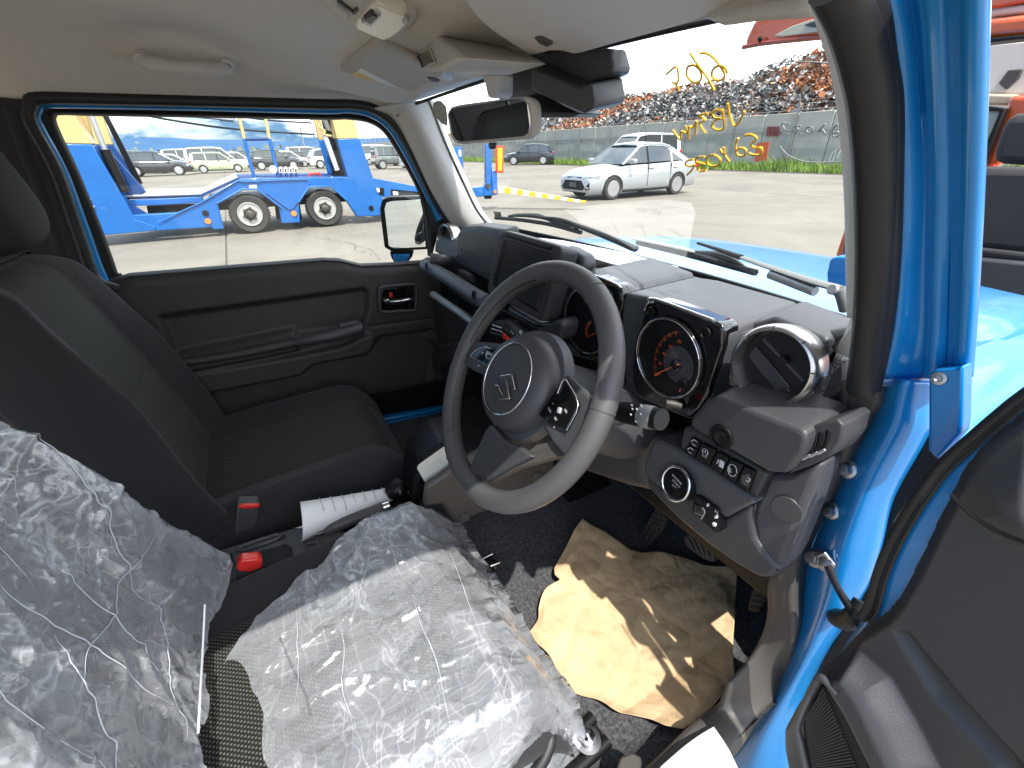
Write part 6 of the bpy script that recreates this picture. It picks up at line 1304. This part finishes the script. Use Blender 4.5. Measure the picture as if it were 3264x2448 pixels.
# buckles
def buckle(i, cap, body, x, dx=.028):
    b = cp('seat_belt_buckle', i, body, M_plast, (-dx, 0, 0), CAR, .005, x=x)
    cp('release_button', i, cap, M_red, (-dx*.8, 0, 0), b, .003, x=x+.003); return b
buckle(7, [(1200, 338), (1225, 328), (1308, 328), (1308, 346), (1240, 354), (1202, 350)], [(1195, 320), (1310, 316), (1312, 350), (1290, 490), (1185, 500), (1185, 440)], -.09)
buckle(7, [(1190, 645), (1215, 612), (1300, 603), (1322, 612), (1322, 650), (1260, 672), (1200, 668)], [(1185, 650), (1328, 640), (1330, 760), (1240, 845), (1182, 800)], .09)

# seats: parametric cushions
def se(v, e): return (abs(v)**e)*(1 if v >= 0 else -1)
def cushion(name, cx, y0, y1, z0, z1, w, m_top, m_side, parent, tilt=.0, nose=.03):
    """a seat cushion: rounded slab with raised side bolsters; returns the top function"""
    def top(s, t, o=0):      # s -1..1 across, t 0 rear .. 1 front
        x = cx+s*w; y = y0+(y1-y0)*t
        zt = z1+.030*max(0, (abs(s)-.55)/.45)**1.0*(1-.35*t)-.012*(1-s*s)+.035*t*(1-t)+.03*t
        edge = max(0, abs(s)-.84)/.16; zt -= .075*edge**2.4
        fr = max(0, t-.80)/.20; zt -= .10*fr**2.3; y += .02*fr
        return V((x, y, zt+o))
    ns, nt_ = 48, 44; vs = []; uv = []
    for j in range(nt_):
        for i in range(ns):
            s = -1+2*i/(ns-1); t = j/(nt_-1); p = top(s, t)
            d = min(abs(abs(s)-.58), 9); p.z -= .004*math.exp(-(d/.02)**2); 
            p.z -= .004*math.exp(-((t-.42)/.02)**2)*(abs(s) < .58)
            vs.append(p); uv.append((i/(ns-1)*.5, j/(nt_-1)*.5))
    k = len(vs); per = [i for i in range(ns)]+[j*ns+ns-1 for j in range(1, nt_)]+[(nt_-1)*ns+i for i in range(ns-2, -1, -1)]+[j*ns for j in range(nt_-2, 0, -1)]
    for lv, (zz, ins) in enumerate(((z0+.09, 1.0), (z0+.04, .99), (z0, .95))):
        for q in per: p = vs[q]; vs.append(V((cx+(p.x-cx)*ins*(1.012 if lv < 1 else 1), (y0+y1)/2+(p.y-(y0+y1)/2)*ins, min(zz, p.z-.012)))); uv.append((0, 0))
    fs = [(j*ns+i, j*ns+i+1, (j+1)*ns+i+1, (j+1)*ns+i) for j in range(nt_-1) for i in range(ns-1)]; mi = []
    for j in range(nt_-1):
        for i in range(ns-1):
            s = -1+2*(i+.5)/(ns-1); t = (j+.5)/(nt_-1); mi.append(0 if abs(s) < .58 and t < .93 else 1)
    n = len(per)
    for lv in range(3):
        for q in range(n):
            a = per[q] if lv == 0 else k+(lv-1)*n+q; b = per[(q+1) % n] if lv == 0 else k+(lv-1)*n+(q+1) % n; fs.append((a, k+lv*n+q, k+lv*n+(q+1) % n, b)); mi.append(1)
    o = mesh(name, vs, fs, [m_top, m_side], parent, uv=uv); recalc(o); o.data.polygons.foreach_set('material_index', mi); return o, top
def backrest(name, cx, b0, b1, w0, w1, m_in, m_side, parent, th=.11):
    """b0 foot, b1 head (y,z) of the front surface on the centre line"""
    b0, b1 = V((0, *b0)), V((0, *b1)); ax = (b1-b0); n = V((0, ax.z, -ax.y)).normalized()
    def fr(s, t, o=0):
        w = (w0+(w1-w0)*t)*(1+.10*math.exp(-((t-.22)/.2)**2)); sh = max(0, t-.78)/.22; w *= sqrt(max(.0, 1-(sh**2.6)*.55))
        p = b0+ax*t+V((cx+s*w, 0, 0)); bol = .068*max(0, (abs(s)-.52)/.48)**.9*(1-.75*max(0, (t-.55)/.45)) 
        edge = max(0, abs(s)-.86)/.14; d = bol-.055*edge**2.2-.05*(max(0, t-.9)/.1)**2+.018*(1-s*s)*sin(pi*min(1, t*1.1))*.6
        return p+n*(d+o)
    ns, nt_ = 48, 52; vs = []; uv = []; mi = []
    for j in range(nt_):
        for i in range(ns):
            s = -1+2*i/(ns-1); t = j/(nt_-1); p = fr(s, t); lim = .56-.0*t
            p -= n*.004*math.exp(-((abs(s)-lim)/.02)**2); p -= n*.004*math.exp(-((t-.47-.0*s)/.015)**2)*(abs(s) < lim); vs.append(p); uv.append((i/(ns-1)*.5, t*.6))
    k = len(vs); per = [i for i in range(ns)]+[j*ns+ns-1 for j in range(1, nt_)]+[(nt_-1)*ns+i for i in range(ns-2, -1, -1)]+[j*ns for j in range(nt_-2, 0, -1)]
    for lv, dd in enumerate((.03, th*.8, th)):
        for q in per: p = vs[q]; c = b0+ax*.5+V((cx, 0, 0)); qd = p-n*((p-c).dot(n)+dd); qd = c+(qd-c)*(1.0 if lv < 2 else .92)-n*0; vs.append(qd); uv.append((0, 0))
    fs = [(j*ns+i, j*ns+i+1, (j+1)*ns+i+1, (j+1)*ns+i) for j in range(nt_-1) for i in range(ns-1)]
    for j in range(nt_-1):
        for i in range(ns-1):
            s = -1+2*(i+.5)/(ns-1); t = (j+.5)/(nt_-1); mi.append(0 if abs(s) < .56+.5*max(0, t-.72) else 1)
    n_ = len(per)
    for lv in range(3):
        for q in range(n_):
            a = per[q] if lv == 0 else k+(lv-1)*n_+q; b = per[(q+1) % n_] if lv == 0 else k+(lv-1)*n_+(q+1) % n_; fs.append((a, k+lv*n_+q, k+lv*n_+(q+1) % n_, b)); mi.append(1)
    fs.append([k+2*n_+q for q in range(n_)]); mi.append(1)
    o = mesh(name, vs, fs, [m_in, m_side], parent, uv=uv); recalc(o); o.data.polygons.foreach_set('material_index', mi); return o, fr
def rblock(name, c, s, m, parent, e=.55, rot=None):
    X, Y, Z = rot or (V((1, 0, 0)), V((0, 1, 0)), V((0, 0, 1))); vs = []; nu, nv = 36, 24; c = V(c)
    for j in range(nv+1):
        ph = -pi/2+pi*j/nv
        for i in range(nu): th = 2*pi*i/nu; vs.append(c+X*(se(cos(ph), e)*se(cos(th), e)*s[0])+Y*(se(cos(ph), e)*se(sin(th), e)*s[1])+Z*(se(sin(ph), e)*s[2]))
    fs = [(j*nu+i, j*nu+(i+1) % nu, (j+1)*nu+(i+1) % nu, (j+1)*nu+i) for j in range(nv) for i in range(nu)]
    o = mesh(name, vs, fs, m, parent); bm = bmesh.new(); bm.from_mesh(o.data); bmesh.ops.remove_doubles(bm, verts=bm.verts, dist=1e-5); bmesh.ops.recalc_face_normals(bm, faces=bm.faces); bm.to_mesh(o.data); bm.free(); return o
def seat(cx, w1=.225):
    c, top = cushion('seat_cushion', cx, -.56, -.065, .58, .715, .245, M_weave, M_seat, CAR)
    b, fr = backrest('seat_back', cx, (-.52, .70), (-.665, 1.255), .250, w1, M_weave2, M_seat, CAR)
    h = rblock('head_rest', (cx, -.690, 1.405), (.128, .055, .140), M_weave2, CAR, .6, (V((1, 0, 0)), V((0, .96, .27)), V((0, -.27, .96))))
    for s in (-1, 1): tube('head_rest_post', [(cx+s*.06, -.72, 1.24), (cx+s*.06, -.705, 1.32)], .006, M_chrome, h, 8, 1)
    return top, fr
seat(-.335)
0 and cp('seat_tag', 4, [(400, 295), (415, 290), (465, 365), (455, 372)], M_inkb, (0, 0, .002), CAR, .0005, pl=((-.54, -.645, 1.15), (.3, -1, .2)))
topD, backD = seat(.335, .165)
# driver seat rails and lever
for p, q in (((1090, 1400), (830, 1659)), ((1165, 1520), (900, 1760))): tube('seat_rail', AL(8, [p, q], z=.575), .011, M_black, CAR, 10, 1, flat=.8)
rl = slab('rail_channel', AL(8, [(1085, 1395), (1165, 1515), (900, 1790), (800, 1650)], z=.568), (0, 0, -.02), mat('rail_steel', (.10, .10, .105), .3, .9), CAR, .003)
nt_c = lathe('rail_bolt', [(.021, 0), (.021, .003), (.014, .004), (.013, .012), (0, .013)], A(8, 1065, 1520, z=.585), (0, 0, 1), M_steel, rl, 20)
lathe('bolt_head', [(.011, .012), (.011, .018), (0, .019)], A(8, 1065, 1520, z=.585), (0, 0, 1), M_chrome, nt_c, 6)
tube('seat_lever', [A(8, 850, 1430, z=.66), A(8, 880, 1500, z=.66), A(8, 850, 1600, z=.65), A(8, 800, 1680, z=.64)], .009, M_rubber, CAR, 10, 5)
rl2 = cp('rail_end', 8, [(530, 590), (580, 565), (590, 600), (625, 620), (600, 655), (560, 620)], M_black, (0, 0, -.02), bev=.003, z=.585)
tube('rail_pin', AL(8, [(520, 610), (585, 578)], z=.59), .003, M_chrome, rl2, 6, 1)
tube('rail_pin', AL(8, [(575, 640), (622, 622)], z=.59), .003, M_chrome, rl2, 6, 1)
cp('belt_anchor', 8, [(1230, 1600), (1290, 1575), (1340, 1600), (1340, 1650), (1270, 1700), (1200, 1700)], M_kick, (0, 0, -.01), bev=.004, z=.60)

# ================================================================== THINGS LYING IN THE CAR
# plastic film covers: the seat's own surface lifted, crumpled and folded
def crumple(p, k, a):
    w = V((noise.noise(p*3+V((k, 0, 0))), noise.noise(p*3+V((0, k, 5))), 0))*.35
    r1 = 1-abs(noise.noise((p+w*.1)*7+V((k, 1, 2))))*2; r2 = 1-abs(noise.noise((p+w*.05)*17+V((k, 9, 2))))*2; r3 = 1-abs(noise.noise(p*38+V((3, k, 2))))*2
    f = noise.noise(p*2.2+V((k, 4, 4)))
    return a*(.5*f+.55*max(0, r1)**7+.34*max(0, r2)**5+.15*max(0, r3)**3)
def filmgrid(name, fn, nu, nv, label, loc):
    vs = [fn(i/(nu-1), j/(nv-1)) for j in range(nv) for i in range(nu)]
    fs = [(j*nu+i, j*nu+i+1, (j+1)*nu+i+1, (j+1)*nu+i) for j in range(nv-1) for i in range(nu-1)]
    o = mesh(name, vs, fs, M_bag); return tag(o, label, 'plastic cover', 'clear film covers on the driver seat')
def FS(t):
    T_ = ((-1, .9), (0.0, .75), (.10, .10), (.17, -.30), (.26, -.46), (.34, -.53), (.47, -.64), (.60, -.79), (.77, -1.0), (1.3, -1.05))
    for p, q in zip(T_, T_[1:]):
        if p[0] <= t <= q[0]: return p[1]+(q[1]-p[1])*(t-p[0])/(q[0]-p[0])
    return -.9
def cush_film(a, b):
    t0 = .16+.11*min(1, a*3)+.04*noise.noise(V((a*5, 3, 0))); t = t0+(1.10-t0)*b; sl_ = FS(t)+.05*noise.noise(V((0, t*11, 0))); s = sl_+(1.16-sl_)*a
    base = topD(max(-1, min(1, s)), max(0, min(1, t)))
    if abs(s) > 1: base += V(((abs(s)-1)*.05*(1 if s > 0 else -1), 0, -(abs(s)-1)*.62))
    if t > 1: base += V((0, .015, -(t-1)*1.1))
    k = crumple(base, 3, .012); n = V((.25*(1 if s > .9 else -1 if s < -.9 else 0), .4 if t > .92 else 0, 1)).normalized()
    puff = .035*max(0, 1-((s)/1.0)**2)*max(0, 1-((t-.62)/.55)**2)
    return base+n*(.010+abs(k)+puff*.7)+V((noise.noise(base*6), noise.noise(base*6+V((9, 9, 9))), 0))*.012
cf_ = filmgrid('seat_cover', cush_film, 230, 200, 'crinkled clear plastic film pulled over the driver seat cushion', 0)
def BS(t):
    T_ = ((-1, -.72), (.07, -.74), (.14, -1.15), (.27, -1.16), (.55, -1.06), (.77, -1.04), (1.1, -1.0))
    for p, q in zip(T_, T_[1:]):
        if p[0] <= t <= q[0]: return p[1]+(q[1]-p[1])*(t-p[0])/(q[0]-p[0])
    return -.6
def back_film(a, b):
    t0 = .075+.05*noise.noise(V((a*7, 0, 2))); t = t0+(1.04-t0)*b; sl_ = BS(t)+.04*noise.noise(V((1, t*9, 4))); s = sl_+(1.22-sl_)*a
    base = backD(max(-1, min(1, s)), max(0, min(1, t)))
    if abs(s) > 1: base += V(((abs(s)-1)*.05*(1 if s > 0 else -1), -(abs(s)-1)*.55, -.02*(abs(s)-1)))
    k = crumple(base, 8, .013); hang = .022*max(0, 1-t*4)
    n = V((.2*(1 if s > .9 else -1 if s < -.9 else 0), .93, .25)).normalized()
    return base+n*(.012+abs(k)+hang)+V((noise.noise(base*5), 0, noise.noise(base*5+V((9, 9, 9)))))*.018
bf_ = filmgrid('seat_cover', back_film, 220, 240, 'crinkled clear plastic film bag pulled over the driver seat backrest', 0)
M_fold = mat('film_fold', (.55, .58, .64), .45)
def fold(fn, a0, b0, a1, b1, par_, r=.0006, k=26, up=V((0, .5, .5))):
    P = []
    for i in range(k+1):
        f = i/k; a = a0+(a1-a0)*f+.005*noise.noise(V((f*3, a0*9, b0*9))); b = b0+(b1-b0)*f+.005*noise.noise(V((f*3, b0*9, 7)))
        P.append(fn(min(.995, max(.005, a)), min(.995, max(.005, b)))+up*.003)
    q = tube('fold', P, [r*.3, r, r*1.3, r*.8, r*.2], M_fold, par_, 5, 2); return q
for (a0, b0, a1, b1) in ((.05, .92, .22, .60), (.18, .97, .40, .52), (.33, .80, .60, .50), (.10, .55, .30, .20), (.30, .50, .47, .12), (.45, .60, .52, .10), (.12, .30, .62, .34), (.50, .42, .80, .10), (.62, .75, .80, .35), (.25, .22, .55, .05), (.70, .30, .95, .22), (.05, .70, .16, .42)): fold(back_film, a0, b0, a1, b1, bf_)
for (a0, b0, a1, b1) in ((.15, .95, .62, .80), (.25, .80, .80, .66), (.08, .55, .40, .30), (.45, .55, .90, .50), (.55, .92, .95, .60), (.30, .30, .75, .22), (.10, .20, .50, .10)): fold(cush_film, a0, b0, a1, b1, cf_, .0005, up=V((0, 0, 1)))
tube('draw_string', [A(7, 1032, 835, y=-.42), A(7, 1022, 1050, y=-.41), A(7, 1008, 1300, y=-.40), A(7, 998, 1480, y=-.40)], .0009, M_fold, bf_, 6, 4)
# brown paper mat: an outline sheet, creased
def coons(top, right, bot, left, nu, nv, fz):
    T_, R_, B_, L_ = [cr1(q, 8) for q in (top, right, bot, left)]
    g = lambda q, t: (lambda f, k: q[k].lerp(q[min(k+1, len(q)-1)], f-k))(*(lambda f: (f, min(int(f), len(q)-1)))(t*(len(q)-1)))
    vs = []
    for j in range(nv):
        t = j/(nv-1)
        for i in range(nu):
            s = i/(nu-1); p = g(T_, s)*(1-t)+g(B_, s)*t+g(L_, t)*(1-s)+g(R_, t)*s-(T_[0]*(1-s)*(1-t)+T_[-1]*s*(1-t)+B_[0]*(1-s)*t+B_[-1]*s*t); vs.append(fz(p, s, t))
    return vs, [(j*nu+i, j*nu+i+1, (j+1)*nu+i+1, (j+1)*nu+i) for j in range(nv-1) for i in range(nu-1)]
zk = lambda x, y: FZ+.02
KT = AL(8, [(1040, 392), (1130, 445), (1290, 545), (1450, 570), (1560, 592), (1700, 635), (1817, 645)], z=.55)
KR = AL(8, [(1817, 645), (1822, 740), (1806, 960), (1800, 1120), (1790, 1235), (1720, 1340), (1640, 1420), (1535, 1500)], z=.55)
KL = AL(8, [(1040, 392), (960, 530), (905, 620), (900, 680), (922, 712), (850, 760), (820, 830), (815, 890), (770, 970)], z=.55)
KB = AL(8, [(770, 970), (815, 1030), (880, 1085), (960, 1220), (1120, 1300), (1220, 1370), (1380, 1420), (1450, 1470), (1535, 1500)], z=.55)
def kz(p, s, t):
    q = V((p.x, p.y, 0)); c1 = crease(q, 6, 1); c2 = crease(q, 13, 4); fold = abs(noise.noise(q*5+V((0, 0, 4)))); z_ = .003*min(1, c1*4)+.0015*min(1, c2*4)+.006*fold+.008*noise.noise(q*2.6)+.002*abs(noise.noise(q*19))+.001*abs(noise.noise(q*47))
    e = min(s, 1-s, t, 1-t)
    z_ += .012*max(0, .06-e)/.06*noise.noise(q*9)*2
    return V((p.x, p.y, p.z-.012+z_+max(0, (p.x-.56))*.5))
vs, fs = coons(KT, KR, KB, KL, 190, 190, kz)
kp = mesh('paper_mat', vs, fs, M_kraft); solid(kp, .0006); tag(kp, 'creased brown kraft paper sheet lying in the driver footwell', 'paper mat')
# white papers
vs, fs = coons(*[AL(8, q, z=.64) for q in ([(1430, 1659), (1580, 1540), (1700, 1455)], [(1700, 1455), (1770, 1560), (1830, 1680)], [(1390, 1800), (1600, 1780), (1830, 1680)], [(1430, 1659), (1400, 1720), (1390, 1800)])], 40, 40, lambda p, s, t: p+V((0, 0, .008*noise.noise(p*9)+.01*sin(s*3))))
o = mesh('paper_sheet', vs, fs, M_paper); solid(o, .0005); tag(o, 'blank white paper sheet lying on the driver door sill', 'paper')
# sheet on the dash against the glass
PZ = 1.196
q4 = AL(13, [(-560, 60), (-150, 130), (300, 480), (470, 500), (0, 492), (-200, 440)], z=PZ)
ds = slab('paper_sheet', [A(5, 1020, 275, z=PZ), A(5, 1260, 300, z=PZ), A(13, 0, 372, z=PZ-.004), A(13, 240, 440, z=PZ-.004), A(13, 475, 500, z=PZ-.003), A(13, 320, 500, z=PZ-.002), A(13, 0, 488, z=PZ), A(5, 1660, 490, z=PZ), A(5, 1500, 440, z=PZ), A(5, 1250, 350, z=PZ)], (0, 0, .001), M_paper, None, 0)
tag(ds, 'sunlit white form sheet lying on top of the dashboard below the windscreen', 'paper')
for pts in ([(1430, 345), (1570, 358)], [(1630, 398), (1770, 412)], [(1520, 410), (1640, 460)], [(1790, 430), (1880, 450), (1990, 482)], [(1830, 455), (1960, 485)]):
    tube('print_line', [A(5, x, y, z=PZ+.0016) for x, y in pts], .0014, M_inkb, ds, 5, 2)
_c = A(5, 1560, 400, z=PZ)
for k, s in enumerate(('CHASSIS NUMBER', 'SHOP NUMBER', 'CUSTOMER NAME', 'CAR NAME')): text('print', s, (_c.x+.115, _c.y+.055-.016*k, PZ+.0016), (-1, 0, 0), (0, -1, 0), .008, M_inkb, ds)
text('print', 'JIMNY SIERRA', (_c.x+.01, _c.y-.02, PZ+.0016), (-1, 0, 0), (0, -1, 0), .013, M_ink, ds)
text('print', '64032', (_c.x+.01, _c.y+.012, PZ+.0016), (-1, 0, 0), (0, -1, 0), .016, M_inkb, ds)
# rolled sheet beside the hand brake
ax0, ax1 = A(7, 1560, 400, x=.0), A(7, 2110, 232, x=-.02); axis = (ax1-ax0); vs = []; nu, nv = 40, 46
Xx, Yy, Zz = frame(axis)
for j in range(nv):
    t = j/(nv-1); c = ax0.lerp(ax1, t)
    for i in range(nu):
        a = -1.2+6.6*i/(nu-1); r = (.011+.028*(1-t)**1.4)*(1+.10*i/nu)+(.022*max(0, (i/nu-.82))*(1-t)*3)
        vs.append(c+Xx*cos(a)*r+Yy*sin(a)*r-axis.normalized()*(.035*(i/nu)*(1-t)))
fs = [(j*nu+i, j*nu+i+1, (j+1)*nu+i+1, (j+1)*nu+i) for j in range(nv-1) for i in range(nu-1)]
rp_ = mesh('rolled_paper', vs, fs, M_paper); solid(rp_, .0005); tag(rp_, 'white printed sheet rolled into a cone beside the hand brake', 'paper')
for k in range(7):
    t0 = .10+.09*k; t1 = t0+.02; P = []
    for a in [1.2+q*.18 for q in range(7+k % 3)]:
        c = ax0.lerp(ax1, t0); r = .011+.028*(1-t0)**1.4+.0042; P.append(c+Xx*cos(a)*r+Yy*sin(a)*r)
    tube('print_line', P, .0007, M_inkb, rp_, 4, 2)
# white tag card hanging on the console
tc_ = cp('tag_card', 8, [(205, 148), (212, 130), (362, 22), (378, 28), (412, 138), (405, 152), (268, 240), (255, 236)], mat('card_cream', (.66, .68, .62), .5), (-.001, 0, 0), None, .0004, x=.075)
tag(tc_, 'pale printed card leaning on the centre console behind the steering wheel', 'card')
for k in range(6): tube('print_line', AL(8, [(255+k*4, 145+k*13), (330+k*7, 95+k*13)], x=.0765), .0005, M_inkb, tc_, 4, 1)

# ================================================================== ORANGE HATCHBACK AHEAD, TAILGATE UP
oc = thing('hatchback', (-.4, 3.6, 0), 'orange car standing beside the bonnet with its tailgate raised and dark seats inside', 'car')
def op(name, pts, m, y, vec, bev=.01, i=11): return slab(name, AL(i, pts, y=y), vec, m, oc, bev, 2)
OY = 2.3
op('roof_edge', [(250, -60), (520, -60), (520, 0), (250, 50)], M_orange, OY, (0, .3, .02))
op('roof_rail', [(250, 40), (520, 8), (520, 45), (250, 80)], M_lite, OY+.02, (0, .2, 0))
op('rear_header', [(250, 85), (520, 50), (520, 140), (250, 165)], M_orange, OY-.05, (0, .2, 0), .02)
op('weather_strip', [(250, 160), (520, 135), (520, 150), (250, 182)], M_black, OY-.06, (0, .1, 0))
op('roof_lining', [(250, 176), (520, 145), (560, 400), (250, 395)], M_head, OY+.5, (0, 1.2, 0), .02)
op('dome_lamp', [(360, 340), (400, 285), (460, 280), (440, 320), (390, 365)], M_kick, OY+.48, (0, .02, 0), .004)
op('side_lining', [(250, 380), (440, 385), (400, 430), (250, 425)], mat('lining_beige', (.5, .42, .30), .8), OY+.45, (0, .05, 0), .01)
op('pillar', [(400, 390), (520, 385), (520, 470), (350, 680), (290, 690), (380, 470)], M_orange, OY+.4, (0, .1, 0), .02)
op('window_frame', [(255, 425), (392, 440), (300, 660), (280, 690), (262, 690), (365, 455), (250, 450)], M_black, OY+.35, (0, .05, 0), .005)
op('side_window', [(240, 450), (366, 456), (275, 690), (240, 690)], mat('pale_window', (.42, .44, .38), .15), OY+.37, (0, .02, 0), .002)
op('head_rest', [(340, 600), (385, 480), (430, 462), (560, 462), (560, 680), (330, 665)], M_seatt, OY+.2, (0, .12, 0), .05)
op('seat_back', [(240, 690), (285, 682), (560, 685), (560, 1040), (240, 1010)], M_seatt, OY+.1, (0, .15, 0), .03)
op('parcel_edge', [(240, 1010), (560, 1045), (560, 1075), (240, 1045)], M_seat, OY+.05, (0, .15, 0), .01)
op('boot_floor', [(230, 1050), (560, 1080), (560, 1300), (230, 1300)], M_plast, OY, (0, .15, 0), .01)
slab('lower_body', [(-.05, OY+.25, .3), (1.5, OY+.25, .3), (1.5, OY+.25, .95), (-.05, OY+.25, .95)], (0, 1.2, 0), M_orange, oc, .05)
# rear corner seen through the windscreen edge
slab('rear_corner', AL(13, [(2050, -40), (2110, -60), (2110, 430), (2000, 420), (1925, 395), (1960, 290), (1995, 190)], y=2.6), (.05, .3, 0), M_orange, oc, .01)
slab('rear_lamp', AL(13, [(2082, 0), (2160, 0), (2160, 430), (1975, 425), (2010, 250)], y=2.58), (0, .05, 0), M_plast2, oc, .01)
# raised tailgate
tg = slab('tailgate', AL(3, [(757, 248), (775, 190), (810, 120), (870, 65), (950, 25), (1090, 0), (1300, -60), (1420, 60), (1300, 190), (1040, 215), (860, 240)], y=2.0), (0, .10, .07), M_orange, oc, .02)
slab('tailgate_reflection', AL(3, [(915, 185), (1010, 135), (1110, 100), (1240, 95), (1240, 150), (1080, 175), (960, 190)], y=1.985), (0, .01, 0), mat('reflection_beige', (.55, .45, .33), .25, coat=.5), tg, .004)  # beige reflection on the glossy tailgate, put into this plate's colour
slab('tailgate_handle', AL(3, [(1070, 130), (1130, 105), (1230, 108), (1230, 135), (1110, 140)], y=1.975), (0, .01, 0), M_plast, tg, .004)
tube('tailgate_edge', AL(3, [(760, 244), (860, 225), (1040, 205), (1240, 185)], y=1.99), .010, mat('dark_orange', (.28, .03, .01), .3, coat=1), tg, 8, 3)
lathe('rubber_stop', [(.012, 0), (.008, .01), (0, .012)], A(3, 850, 203, y=1.98), (0, -1, 0), M_black, tg, 12)
